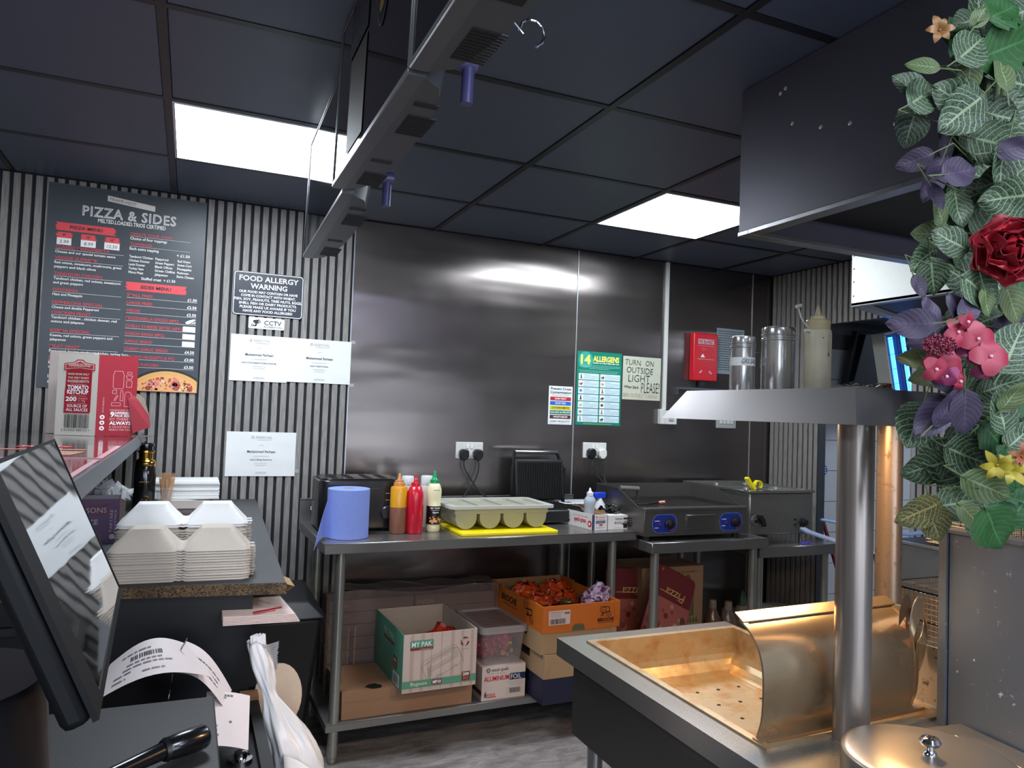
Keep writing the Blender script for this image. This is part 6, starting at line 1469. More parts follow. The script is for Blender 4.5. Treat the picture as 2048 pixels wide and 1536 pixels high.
# ================================================================== LEFT SIDE
WTOP = mat('worktop_dark_grey', '#3b3d40', .5, var=.1, scale=14, bump=.05, bscale=120)
CHIP = None
def chip_mat():
    m, nt, p = _nt('chipboard_edge'); N = nt.nodes; Lk = nt.links
    g = N.new('ShaderNodeNewGeometry'); n1 = N.new('ShaderNodeTexVoronoi'); n1.inputs['Scale'].default_value = 330; Lk.new(g.outputs['Position'], n1.inputs['Vector'])
    n2 = N.new('ShaderNodeTexNoise'); n2.inputs['Scale'].default_value = 8; n2.inputs['Detail'].default_value = 6; Lk.new(g.outputs['Position'], n2.inputs['Vector'])
    cr = N.new('ShaderNodeValToRGB'); e = cr.color_ramp.elements; e[0].color = (*lin('#1e1812'), 1); e[1].color = (*lin('#7d6444'), 1); e[0].position = .15; e[1].position = .9
    Lk.new(n1.outputs['Color'], cr.inputs[0]); mx = N.new('ShaderNodeMix'); mx.data_type = 'RGBA'; mx.inputs[7].default_value = (*lin('#17130f'), 1)
    mr = N.new('ShaderNodeMapRange'); mr.inputs[1].default_value = .45; mr.inputs[2].default_value = .75; Lk.new(n2.outputs[0], mr.inputs[0]); Lk.new(mr.outputs[0], mx.inputs[0]); Lk.new(cr.outputs[0], mx.inputs[6]); Lk.new(mx.outputs[2], p.inputs['Base Color'])
    p.inputs['Roughness'].default_value = .85
    b_ = N.new('ShaderNodeBump'); b_.inputs['Strength'].default_value = .5; b_.inputs['Distance'].default_value = .001; Lk.new(n1.outputs['Distance'], b_.inputs['Height']); Lk.new(b_.outputs[0], p.inputs['Normal'])
    return m
CHIP = chip_mat()
LZ = 1.0
FRp, BRp, BLp, FLp = (.247, 1.953), (.310, 3.695), (-.62, 3.695), (-.62, 2.065)
t = thing('packing_counter', 'dark grey worktop with a chipboard front edge on a black cabinet, holding the foam boxes', 'counter', (-.2, 2.8, 0))
b = MB()
b.hexa([(*FLp, LZ-.028), (*FRp, LZ-.028), (*BRp, LZ-.028), (*BLp, LZ-.028), (*FLp, LZ), (*FRp, LZ), (*BRp, LZ), (*BLp, LZ)])
obj('worktop', b, WTOP, t, bevel=.001, seg=1)
b = MB(); b.hexa([(FLp[0], FLp[1]-.0015, LZ-.0285), (FRp[0]+.0015, FRp[1]-.0015, LZ-.0285), (FRp[0]+.0015, FRp[1]+.002, LZ-.0285), (FLp[0], FLp[1]+.002, LZ-.0285), (FLp[0], FLp[1]-.0015, LZ-.001), (FRp[0]+.0015, FRp[1]-.0015, LZ-.001), (FRp[0]+.0015, FRp[1]+.002, LZ-.001), (FLp[0], FLp[1]+.002, LZ-.001)])
obj('chipboard_edge', b, CHIP, t, smooth=False, label='bare speckled chipboard edge')
BLKP = mat('cabinet_black', '#0a0b10', .55, var=.1)
b = MB(); b.hexa([(-.60, 2.075, .0), (.172, 1.985, .0), (.172, 2.005, .0), (-.60, 2.095, .0), (-.60, 2.075, .972), (.172, 1.985, .972), (.172, 2.005, .972), (-.60, 2.095, .972)]); obj('end_panel', b, BLKP, t)
b = MB(); b.box(-.58, -.56, 2.10, 3.69, 0, .972); obj('side_panel', b, BLKP, t)
for z in (.912, .72, .40):
    b = MB(); b.box(-.56, .262 if z > .9 else .22, 2.03, 3.05, z-.018, z); obj('shelf_board', b, BLKP, t)
b = MB(); b.box(-.56, .26, 3.05, 3.07, 0, .972); obj('back_panel', b, BLKP, t)
for x in (.115, .135):
    b = MB(); b.cyl((x, 1.992, .925), (x, 1.990, .925), .004, n=8); obj('screw_cap', b, DARKM, t)
# leaflets on the top shelf board
PINKP = mat('paper_pinkish', '#d8c3bc', .55, var=.04)
t = thing('menu_leaflets', 'stack of folded white leaflets with a red stripe sticking out under the worktop corner', 'leaflets', (.22, 2.05, .9125))
b = MB()
for k in range(6): b.hexa([(.10, 1.915+.002*k, .913+.003*k), (.278-.002*k, 1.905+.002*k, .913+.003*k), (.262-.002*k, 2.10, .913+.003*k), (.10, 2.10, .913+.003*k), (.10, 1.915+.002*k, .9152+.003*k), (.278-.002*k, 1.905+.002*k, .9152+.003*k), (.262-.002*k, 2.10, .9152+.003*k), (.10, 2.10, .9152+.003*k)])
obj('leaflet_sheets', b, PINKP, t, smooth=False)
pr = Print((.17, 2.09, .9305), (1, 0, 0), (0, -1, 0), N=(0, 0, 1)); pr.poly([(.0, .135), (.072, .10), (.074, .115), (.0, .145)], RED, 1); pr.poly([(.0, .150), (.055, .130), (.055, .136), (.0, .158)], CORAL, 1); pr.line([(.02, .02), (.05, .06)], .0015, PEN); pr.line([(.0, .06), (.04, .10)], .001, LG); pr.done('print', t)
t = thing('kraft_bags', 'few folded brown kraft paper bags peeking out behind the worktop edge', 'paper bags', (.30, 2.30, .93))
b = MB()
for k in range(4): b.hexa([(.255, 2.25+.01*k, .935-.006*k), (.305-.004*k, 2.22+.01*k, .925-.006*k), (.300, 2.30, .930-.006*k), (.255, 2.33, .945-.006*k), (.255, 2.25+.01*k, .937-.006*k), (.305-.004*k, 2.22+.01*k, .927-.006*k), (.300, 2.30, .932-.006*k), (.255, 2.33, .947-.006*k)])
obj('bag_paper', b, mat('kraft', '#a8865a', .7), t, smooth=False)
# black waste bin
t = thing('waste_bin', 'black plastic waste bin with a sloping lid between the packing counter and the prep table', 'bin', (.38, 3.35, 0))
b = MB(); b.hexa([(.27, 3.20, .01), (.50, 3.20, .01), (.50, 3.50, .01), (.27, 3.50, .01), (.25, 3.16, .57), (.555, 3.16, .57), (.555, 3.54, .57), (.25, 3.54, .57)]); obj('bin_body', b, DARKR, t, bevel=.02)
b = MB(); b.hexa([(.235, 3.13, .57), (.57, 3.13, .57), (.57, 3.56, .57), (.235, 3.56, .57), (.27, 3.19, .635), (.50, 3.19, .635), (.52, 3.50, .655), (.25, 3.50, .655)]); obj('bin_lid', b, mat('bin_lid_black', '#1b1c20', .45), t, bevel=.01)
b = MB(); b.cyl((.48, 3.19, .02), (.50, 3.19, .02), .02); b.cyl((.52, 3.19, .06), (.52, 3.165, .06), .008); obj('pedal', b, DARKM, t)
b = MB(); b.box(.10, .245, 3.10, 3.16, .0, .60)
# ---- raised serving shelf along the customer side
t = thing('raised_shelf', 'glossy dark raised shelf with a slanting grey edge, along the left of the picture', 'shelf', (-.6, 2.6, 1.0))
SHG = mat('shelf_gloss', '#2c2b2d', .10, var=.06, coat=.6); SHE = mat('shelf_edge_grey', '#5c6066', .35, var=.04)
b = MB(); b.box(-1.25, -.186, 1.12, 3.70, 1.262, 1.300); obj('shelf_top', b, SHG, t, bevel=.003)
b = MB(); b.hexa([(-.186, 1.12, 1.262), (-.168, 1.12, 1.268), (-.168, 3.70, 1.268), (-.186, 3.70, 1.262), (-.186, 1.12, 1.300), (-.180, 1.12, 1.300), (-.180, 3.70, 1.300), (-.186, 3.70, 1.300)]); obj('bevelled_edge', b, SHE, t)
b = MB(); b.box(-.80, -.70, 1.15, 3.69, 0, 1.262); obj('support_wall', b, BLKP, t)
# laminated menus lying on the shelf
LAM = mat('laminate_gloss', '#5c1a22', .07, var=.5, scale=6, coat=1.0); LAME = mat('laminate_edge', '#d8a8b0', .3)
for k, (y0_, y1_, x1_, lb) in enumerate(((2.08, 2.62, -.190, 'glossy laminated menu lying on the raised shelf, the farther of the two'), (1.50, 2.03, -.192, 'glossy laminated menu lying on the raised shelf, the nearer of the two'))):
    t = thing('laminated_menu', lb, 'menu', (-.45, (y0_+y1_)/2, 1.301))
    b = MB(); b.box(-.82, x1_, y0_, y1_, 1.3005, 1.3015); obj('sheet', b, LAME, t)
    pr = Print((-.81, y1_-.012, 1.3015), (1, 0, 0), (0, -1, 0), N=(0, 0, 1))
    pr.rect(0, 0, .605, y1_-y0_-.024, LAM, 1); pr.rect(.36, .05, .50, .12, ink('lam_red', '#b8202c'), 2); pr.text('MENU', .43, .10, .03, Wt, 'c', l=3); pr.rect(.1, .2, .55, .24, ink('lam_pink', '#c27a6c'), 2); pr.poly([(.50, .28), (.56, .30), (.54, .44), (.46, .46)], ink('lam_food', '#b5846c'), 2); pr.rect(.08, .04, .3, .10, ink('lam_red', '#b8202c'), 2)
    pr.done('menu_print', t)
# ketchup sachet cartons
KW = mat('carton_offwhite', '#c9c2b8', .55, var=.03); KR = mat('carton_red', '#98182a', .45, var=.03)
kr = ink('hk_red', '#b01c30'); kp = ink('hk_pink', '#e8b0b4')
t = thing('ketchup_carton', 'red and off-white tomato ketchup sachet carton standing on the raised shelf', 'box', (-.333, 3.300, 1.301))
ang1 = math.atan2(.045, -.130)   # left face direction
Lw, Rw, KH = .150, .142, .318
ul = V((-.955, .296, 0)).normalized(); ur = V((.955, .296, 0)).normalized(); c0_ = V((-.333, 3.300, 1.301))
def kq(b, p, u, w_, n, th, m):  # panel
    b.hexa([p, p+u*w_, p+u*w_+n*th, p+n*th, p+V((0, 0, KH)), p+u*w_+V((0, 0, KH)), p+u*w_+n*th+V((0, 0, KH)), p+n*th+V((0, 0, KH))], m)
b = MB(); kq(b, c0_ + ul*Lw, -ul, Lw, V((0, 1, 0)), .004, 0); obj('label_side', b, KW, t)
b = MB(); kq(b, c0_, ur, Rw, V((0, 1, 0)), .004, 0); obj('red_side', b, KR, t, label='deep red printed side')
b = MB(); kq(b, c0_ + ul*Lw, ur, .10, V((0, 1, 0)), .004, 0); kq(b, c0_ + ur*Rw, ul, .10, V((0, 1, 0)), .004, 0); obj('back_side', b, KR, t)
b = MB(); p0, p1, p2, p3 = c0_, c0_+ur*Rw, c0_+ur*Rw+ul*.10, c0_+ul*Lw; 
pr = Print(c0_ + ul*Lw + V((0, 0, KH)), -ul, (0, 0, -1), N=(-.296, -.955, 0))
pr.poly([(.038, .062), (.128, .056), (.128, .226), (.030, .232), (.030, .150)], kr, 2); pr.rect(.032, .060, .126, .232, kr, 2)
pr.poly([(.024, .038), (.060, .032), (.070, .022), (.092, .022), (.102, .032), (.138, .038), (.138, .066), (.082, .060), (.024, .066)], kr, 3); pr.poly([(.028, .041), (.062, .035), (.073, .026), (.089, .026), (.100, .035), (.134, .041), (.134, .061), (.082, .055), (.028, .061)], KW, 4); pr.poly([(.031, .043), (.063, .038), (.082, .029), (.099, .038), (.131, .043), (.131, .058), (.082, .053), (.031, .058)], kr, 5)
pr.text('HARRISONS', .081, .050, .0115, KW, 'c', width=.080, bold=.02, l=6)
for k, (s_, w_, h_) in enumerate((('MADE FROM ONLY', .078, .0075), ('THE VERY FINEST', .078, .0075), ('INGREDIENTS', .078, .0095))): pr.text(s_, .079, .083+.0145*k, h_, KW, 'c', width=w_, bold=.02, l=5)
pr.rect(.050, .118, .110, .119, kp, 5); pr.text('TOMATO', .079, .139, .016, Wt, 'c', width=.078, bold=.03, l=5); pr.text('KETCHUP', .079, .157, .016, Wt, 'c', width=.078, bold=.03, l=5); pr.rect(.050, .164, .110, .165, kp, 5)
pr.text('200', .036, .185, .0165, Wt, width=.040, bold=.03, l=5); pr.text('SACHETS', .082, .177, .006, kp, width=.034, l=5); pr.text('x 10g', .082, .186, .0075, kp, width=.026, l=5); pr.rect(.050, .192, .110, .193, kp, 5)
pr.text('SOURCE OF', .079, .209, .0115, Wt, 'c', width=.074, bold=.01, l=5); pr.text('ALL SAUCES', .079, .224, .0115, Wt, 'c', width=.080, bold=.01, l=5)
pr.barcode(.034, .236, .126, .290, ink('bar_black', '#2a2a2c'), 3); pr.text('5 013923 000113 >', .078, .302, .009, K, 'c', width=.105, l=4)
pr.done('label_print', t)
pr = Print(c0_ + V((0, 0, KH)), ur, (0, 0, -1), N=(.296, -.955, 0))
def outl(L_, w_=.0013): pr.line(L_+[L_[0]], w_, kp, 2)
outl([(.058, .062), (.058, .060+.0), (.088, .060), (.088, .066), (.092, .072), (.092, .124), (.086, .130), (.060, .130), (.054, .124), (.054, .072), (.058, .066)]); outl([(.104, .062), (.120, .062), (.120, .070), (.104, .070)]); outl([(.100, .076), (.124, .076), (.119, .090), (.105, .090)]); outl([(.102, .096), (.122, .096), (.122, .122), (.102, .122)])
outl([(.054, .136), (.068, .136), (.068, .150), (.054, .150)]); outl([(.084, .136), (.090, .136), (.092, .150), (.092, .178), (.082, .178), (.082, .150)]); outl([(.060, .176), (.070, .156), (.074, .158), (.064, .178)]); outl([(.098, .150), (.104, .142), (.116, .142), (.122, .150), (.122, .200), (.098, .200)]); outl([(.052, .186), (.084, .186), (.084, .198), (.052, .198)])
for k, (s_, w_, h_, bo) in enumerate((('HARRISONS HAS', .078, .007, 0), ('DIFFERENT', .060, .009, .02), ('PACK SIZES', .060, .009, .02), ("SO THERE'S", .078, .010, 0), ('ALWAYS', .078, .013, .03), ('A SAUCE PACK', .078, .008, 0), ('PERFECT FOR YOU!', .078, .007, 0))):
    pr.text(s_, (.126 if k in (1, 2) else .087), .219+(0, .012, .023, .037, .054, .067, .078)[k], h_, Wt if k in (1, 2, 4) else kp, 'r' if k in (1, 2) else 'c', width=w_, bold=bo)
pr.text('9', .050, .242, .020, Wt, bold=.03)
for k in range(3): pr.disc(.022, .244+.022*k, .0085, Wt, 2, 16); pr.disc(.022, .244+.022*k, .004, kr, 3, 8)
pr.text('FIND OUT MORE ABOUT US', .026, .226, .0055, kp, rot=-PI/2, width=.06)
pr.done('red_print', t)
# torn flap lying forward at the right
b = MB(); q = c0_ + ur*Rw
b.add([q+V((-.012, -.005, .165)), q+V((-.030, -.012, .150)), q+V((-.006, -.016, .012)), q+V((.056, -.02, .038)), q+V((.050, -.015, .085)), q+V((.010, -.008, .142))], [(0, 1, 2, 3, 4, 5)])
b.add([q+V((-.012, -.002, .165)), q+V((-.030, -.009, .150)), q+V((-.006, -.013, .012)), q+V((.056, -.017, .038)), q+V((.050, -.012, .085)), q+V((.010, -.005, .142))], [(5, 4, 3, 2, 1, 0)])
obj('torn_flap', b, KR, t, smooth=False)
b = MB(); b.add([q+V((-.014, .0, .170)), q+V((.010, -.006, .142)), q+V((.050, -.013, .085)), q+V((.030, .004, .150)), q+V((.006, .006, .172))], [(0, 1, 2, 3, 4)]); b.hexa([q+V((-.01, -.01, 0)), q+V((.07, -.02, -.002)), q+V((.072, 0, -.002)), q+V((0, .01, 0)), q+V((-.01, -.01, .004)), q+V((.07, -.02, .003)), q+V((.072, 0, .003)), q+V((0, .01, .004))]); obj('inner_card', b, mat('card_grey_brown', '#7a6a5c', .8), t, smooth=False)
t = thing('second_ketchup_carton', 'pale carton standing just behind the left edge of the ketchup carton', 'box', (-.50, 3.45, 1.301))
b = MB(); b.hexa([(-.525, 3.47, 1.301), (-.36, 3.41, 1.301), (-.35, 3.45, 1.301), (-.52, 3.51, 1.301), (-.525, 3.47, 1.632), (-.36, 3.41, 1.632), (-.35, 3.45, 1.632), (-.52, 3.51, 1.632)]); obj('carton', b, mat('carton_pinkwhite', '#cfc0ba', .55), t, bevel=.001, seg=1)
# ---- things on the packing counter
t = thing('perfume_bottle', 'tall black and gold perfume spray bottle behind the foam boxes', 'bottle', (-.150, 3.33, LZ+.0005))
b = MB(); b.lathe((0, 0, 0), [(.040, 0), (.042, .004), (.041, .17), (.037, .185)], n=40); obj('bottle_body', b, mat('perfume_black', '#0e1010', .12, coat=.8), t, world=False)
GOLD = mat('gold_metal', '#c49a4a', .15, 1.0)
b = MB(); b.lathe((0, 0, 0), [(.037, .184), (.040, .190), (.040, .196), (.034, .207), (.026, .212), (.027, .235), (.032, .238), (.032, .244), (.022, .246)], n=40); obj('gold_collar', b, GOLD, t, world=False)
b = MB(); b.lathe((0, 0, 0), [(.024, .244), (.025, .247), (.025, .262), (.030, .264), (.030, .272), (.026, .276), (.001, .276)], n=40); obj('cap', b, mat('perfume_cap', '#101014', .1, coat=.8), t, world=False)
curved_print(t, .0422, .0, .17, lambda pr: (pr.rect(-.05, .010, .05, .0115, ink('gold_ink', '#a8843c'), 1), pr.scribble(-.018, .050, .018, .004, ink('gold_ink', '#a8843c'), seed=2), pr.line([(-.008, .118), (.012, .118), (.016, .135), (-.002, .135)], .002, ink('gold_ink', '#a8843c')), pr.line([(.004, .104), (.016, .108), (.018, .112)], .002, ink('gold_ink', '#a8843c')), pr.scribble(-.012, .148, .012, .003, ink('gold_ink', '#a8843c'), seed=3)), 'gold_print')
t = thing('fork_cup', 'clear plastic cup full of upright wooden forks beside the perfume bottle', 'cup', (-.073, 3.33, LZ+.0005))
b = MB(); b.lathe((0, 0, 0), [(.024, .0), (.0245, .003), (.034, .088), (.036, .089), (.036, .092)], n=32); obj('cup_wall', b, glass('cup_clear', '#c8d0d4', .05, .28), t, world=False)
WD = mat('birch_wood', '#b8906a', .6, var=.1, scale=40)
fk_ = None
fb = MB(); fb.box(-.005, .005, -.0008, .0008, 0, .100); fb.box(-.0065, .0065, -.0008, .0008, .100, .125); 
for k in range(4): fb.hexa([(-.0065+.0035*k, -.0008, .125), (-.004+.0035*k, -.0008, .125), (-.004+.0035*k, .0008, .125), (-.0065+.0035*k, .0008, .125), (-.0060+.0035*k, -.0006, .150), (-.0050+.0035*k, -.0006, .150), (-.0050+.0035*k, .0006, .150), (-.0060+.0035*k, .0006, .150)])
for k in range(16):
    a = rnd.uniform(0, 6.28); r = rnd.uniform(.002, .014); M_ = Matrix.Translation((-.073+r*math.cos(a), 3.33+r*math.sin(a), LZ+.005)) @ Matrix.Rotation(rnd.uniform(-.12, .14), 4, 'Y') @ Matrix.Rotation(rnd.uniform(-.12, .12), 4, 'X') @ Matrix.Rotation(rnd.uniform(-.6, .6), 4, 'Z')
    if fk_ is None: fk_ = obj('wooden_fork', fb, WD, None, world=False); o_f = fk_
    else: o_f = bpy.data.objects.new('wooden_fork', fk_.data); COL.objects.link(o_f)
    o_f.matrix_world = M_; tag(o_f, 'disposable wooden fork standing in the clear cup beside the perfume bottle', 'fork', 'wooden forks in the clear cup')
# white paper stacks
for k, (x0_, x1_, y0_, y1_, z0_, z1_, lb, nl) in enumerate(((-.19, .135, 3.42, 3.62, 1.035, 1.110, 'tall block of white greaseproof sheets behind the wooden forks, against the slats', 14), (-.10, .075, 3.15, 3.40, 1.0005, 1.034, 'lower bundle of grey-brown edged paper sheets in front of the white block', 10))):
    t = thing('paper_stack', lb, 'paper stack', ((x0_+x1_)/2, (y0_+y1_)/2, z0_ if k else 1.0005))
    b = MB(); r = random.Random(k)
    for q_ in range(nl):
        dz = (z1_-z0_)/nl; dx, dy = r.uniform(-.003, .003), r.uniform(-.004, .004); b.box(x0_+dx, x1_+dx, y0_+dy, y1_+dy, z0_+dz*q_, z0_+dz*(q_+.9))
    obj('sheets', b, PAP if k == 0 else mat('paper_edge', '#8f8480', .7), t, smooth=False, kind='stuff')
    if k == 0:
        b = MB(); b.box(-.15, .10, 3.44, 3.60, 1.0005, 1.034); obj('support_block', b, mat('paper_edge', '#8f8480', .7), t)
        b = MB(); b.shell(lambda u, v: (-.10+.235*u, 3.40+.05*v, 1.030-.012*u*u+.006*math.sin(PI*u)), 10, 2, .001); obj('curled_sheet', b, PAP, t)
# purple sachet carton with crumpled film
def pur_front(pr):
    pr.rect(.0, .0, .115, .012, ink('pc_grey', '#77717a'), 1); pr.poly([(.01, .035), (.085, .028), (.085, .062), (.01, .062)], ink('pc_maroon', '#5a1c38'), 2); pr.text('SONS', .082, .054, .016, ink('pc_pale', '#b6a4b8'), 'r', width=.055, l=3); pr.text('SAUCE', .06, .090, .015, ink('pc_pale', '#b6a4b8'), 'r', bold=.02)
    pr.text('TARTARE', .100, .115, .008, ink('pc_pale', '#b6a4b8'), rot=-PI/2, width=.07); pr.text('SAUCE PACK', .110, .115, .006, ink('pc_pale', '#b6a4b8'), rot=-PI/2, width=.07); pr.disc(.100, .128, .008, ink('pc_pale', '#b6a4b8'), 2)
t = printed_box('sauce_carton', 'open purple sauce sachet carton under the raised shelf, left of the perfume bottle', 'box', (-.300, 2.60, LZ+.0005), 0, (.118, .24, .150), {'body': mat('carton_purple', '#54385c', .5, var=.05), 'right': mat('card_dark_brown', '#4a3a34', .8)}, {'front': pur_front}, open_top=1, inner=mat('card_dark_brown', '#4a3a34', .8))  # right wall and lining in dark brown card
t = thing('crumpled_film', 'crumpled clear plastic film spilling out of the purple carton', 'plastic film', (-.24, 2.7, 1.15))
b = MB(); r = random.Random(11)
pts_ = {}
def cf(u, v):
    key = (round(u*18), round(v*10))
    if key not in pts_: pts_[key] = V((-.31+.15*u+r.uniform(-.008, .008), 2.62+.20*v+r.uniform(-.012, .012), 1.140+.045*math.sin(PI*u)*math.sin(PI*v)+r.uniform(-.010, .012)))
    return pts_[key]
b.grid(cf, 18, 10); obj('film_sheet', b, glass('film_bright', '#d0d4d8', .05, .4), t, angle=10)
# foam clamshell boxes: nested in two stacks
FOM = mat('bagasse', '#bdb4a9', .8, var=.05, scale=120, bump=.15, bscale=300, bdist=.001); FOW = mat('foam_white', '#dcdcdc', .55, var=.02, bump=.05, bscale=200)
def clamshell(m):
    t = thing('x', 'x', 'x'); b = MB(); nu, nv = 44, 18; W_, D_ = .330, .155
    def hump(s_, e0, e1): return max(0, min(1, min((s_-e0), (e1-s_))/.042))
    def sm(x): return x*x*(3-2*x)
    def h(x, y):
        a = max(hump(x, -.160, -.006), hump(x, .006, .160)); c = hump(y, -.074, .074)
        k = sm(min(a, c)) if True else 0
        q__ = min(a, c); z = .049*(q__ if q__ < .85 else .85+.15*math.sin((q__-.85)/.15*PI/2))
        inset = max(abs(abs(x)-.0895)/.040, abs(y)/.030)
        if k > .99 and inset < 1: z -= .002
        return z
    xs = [-W_/2+W_*i/nu for i in range(nu+1)]; ys = [-D_/2+D_*j/nv for j in range(nv+1)]
    def fn(u, v):
        x = -W_/2+W_*u; y = -D_/2+D_*v
        # rounded corners and a pinched hinge
        cx = min(abs(x), W_/2); ry = D_/2
        lim = D_/2 - (.006 if abs(x) < .014 else 0) - max(0, abs(x)-(W_/2-.02))**2/.02*.55
        y = max(-lim, min(lim, y))
        return (x, y, h(x, y) + (-.004 if v in (0, 1) or u in (0, 1) else 0))
    b.shell(fn, nu, nv, .0016)
    return b, fn
def make_clam(m, label, loc, rz, group):
    t = thing('foam_box', label, 'foam box', loc, rz, group=group); b, _ = clamshell(m)
    return t, b
_b, _fn = clamshell(FOM)
for o_ in [o for o in COL.objects if o.name.startswith('x')]: bpy.data.objects.remove(o_)
me_f = mesh_of(_b, FOM, smooth=True, angle=50); me_w = mesh_of(_b, FOW, smooth=True, angle=50)
tabm = MB(); tabm.box(.163, .178, -.030, -.014, -.004, -.002); tabm.box(.163, .178, .014, .030, -.004, -.002)
me_tf = mesh_of(tabm, FOM); me_tw = mesh_of(tabm, FOW)
def clam(me, met, loc, rz, label, group, tilt=0):
    o = bpy.data.objects.new('foam_box', None); COL.objects.link(o); o.location = loc; o.rotation_euler = (0, tilt, rz); o['label'] = label; o['category'] = 'foam box'
    if group: o['group'] = group
    for nm, m_ in (('shell', me), ('closing_tabs', met)):
        c = bpy.data.objects.new(nm, m_); COL.objects.link(c); c.parent = o
    return o
NST = 12
ORD = ['top', 'second', 'third', 'fourth', 'fifth', 'sixth', 'seventh', 'eighth', 'ninth', 'tenth', 'eleventh', 'twelfth', 'thirteenth', 'fourteenth', 'fifteenth', 'sixteenth', 'seventeenth']
for k in range(NST):
    top = k == NST-1
    clam(me_f, me_tf, (.002+rnd.uniform(-.0015, .0015), 2.10+rnd.uniform(-.0015, .0015), LZ+.0045+.0067*k), -.04+rnd.uniform(-.006, .006),
         'beige moulded foam food box on top of the front stack' if top else ('beige moulded foam food box at the bottom of the front stack' if k == 0 else 'beige moulded foam food box, %s from the top of the front stack' % ORD[NST-1-k]), 'beige foam boxes nested in the front stack')
NW = 17
for k in range(NW):
    top = k == NW-1
    clam(me_w if k > NW-3 else me_f, me_tw if k > NW-3 else me_tf, (.003+rnd.uniform(-.002, .002), 2.275+rnd.uniform(-.002, .002), LZ+.0045+.0067*k + (.006 if k > NW-3 else 0)), -.03+rnd.uniform(-.01, .01),
         'white foam food box on top of the rear stack' if top else ('second white foam food box just under the top one of the rear stack' if k == NW-2 else 'beige foam food box, %s from the top of the rear stack' % ORD[NW-1-k]), 'foam boxes nested in the rear stack')

# ---- POS terminal, close on the left
t = thing('till_screen', 'black glossy touch-screen till terminal, close to the camera at the left edge', 'screen', (-.15, .78, .95))
A_, B__, C_, D_ = V((-.116, .613, 1.390)), V((-.132, .935, 1.402)), V((-.062, .944, 1.237)), V((-.055, .612, 1.249))
nrm = V((.916, .035, .399)).normalized(); cen = (A_+B__+C_+D_)/4
def proj(p): return p - nrm*((p-cen).dot(nrm))
A_, B__, C_, D_ = map(proj, (A_, B__, C_, D_))
ux = ((B__-A_)+(C_-D_)).normalized(); vx = nrm.cross(ux).normalized()
if vx.z < 0: vx = -vx
hw, hh = .166, .0885
def sp(u, v, d=0): return cen + ux*u + vx*v + nrm*d
def plate(u0, u1, v0, v1, d0, d1): return [sp(u0, v0, d0), sp(u1, v0, d0), sp(u1, v1, d0), sp(u0, v1, d0), sp(u0, v0, d1), sp(u1, v0, d1), sp(u1, v1, d1), sp(u0, v1, d1)]
MIR = mat('touch_glass', '#0a0b0e', .02, spec=1.0, var=.01, coat=1.0)
MIR.node_tree.nodes['Principled BSDF'].inputs['Metallic'].default_value = .0
def touch_glass():
    m, nt, p = _nt('touch_glass_mirror'); p.inputs['Base Color'].default_value = (.42, .43, .45, 1); p.inputs['Metallic'].default_value = 1.0; p.inputs['Roughness'].default_value = .03
    N = nt.nodes; Lk = nt.links; g = N.new('ShaderNodeNewGeometry'); nz = N.new('ShaderNodeTexNoise'); nz.inputs['Scale'].default_value = 9; nz.inputs['Detail'].default_value = 1; Lk.new(g.outputs['Position'], nz.inputs['Vector'])
    b_ = N.new('ShaderNodeBump'); b_.inputs['Strength'].default_value = .018; b_.inputs['Distance'].default_value = .01; Lk.new(nz.outputs[0], b_.inputs['Height']); Lk.new(b_.outputs[0], p.inputs['Normal'])
    return m
PSTM = mat('housing_black', '#08090c', .55, var=.05, spec=.2)
b = MB(); b.hexa(plate(-hw, hw, -hh, hh, -.003, 0)); obj('touch_panel', b, touch_glass(), t, smooth=False)
b = MB(); b.hexa(plate(-hw-.040, hw+.003, -hh-.006, hh+.003, -.022, -.0032)); obj('housing', b, PSTM, t, bevel=.006)
b = MB()
for q in ((-hw-.040, -hw, -hh-.006, hh+.003), (hw, hw+.003, -hh-.006, hh+.003), (-hw, hw, hh, hh+.003), (-hw, hw, -hh-.006, -hh)): b.hexa(plate(*q, -.0032, .0008))
obj('bezel', b, PSTM, t)
b = MB(); b.hexa(plate(hw*.72, hw*.98, -hh-.009, -hh-.006, -.006, -.002)); obj('card_slot', b, mat('slot_tan', '#b08468', .5), t)
b = MB(); PST = mat('pedestal_black', '#0c0d14', .35, var=.05)
def ped(u, v):
    a = 2*PI*u
    z = .951+.29*v; r = .064+.02*(1-v)**3 - .004*v
    return (-.130+r*math.cos(a)-.02*v, .66+r*1.25*math.sin(a), z)
b.grid(ped, 40, 12); b.add([ped(i/40, 0) for i in range(40)], [tuple(range(40))[::-1]]); b.add([ped(i/40, 1) for i in range(40)], [tuple(range(40))])
obj('pedestal', b, PST, t, angle=60)
t = thing('till_counter', 'low dark counter under the till terminal, out of the picture at the bottom left', 'counter', (-.4, .4, 0))
b = MB(); b.box(-.75, -.03, -.6, 1.05, .92, .95); obj('worktop', b, WTOP, t); b = MB(); b.box(-.72, -.06, -.58, 1.02, 0, .92); obj('cabinet', b, BLKP, t)
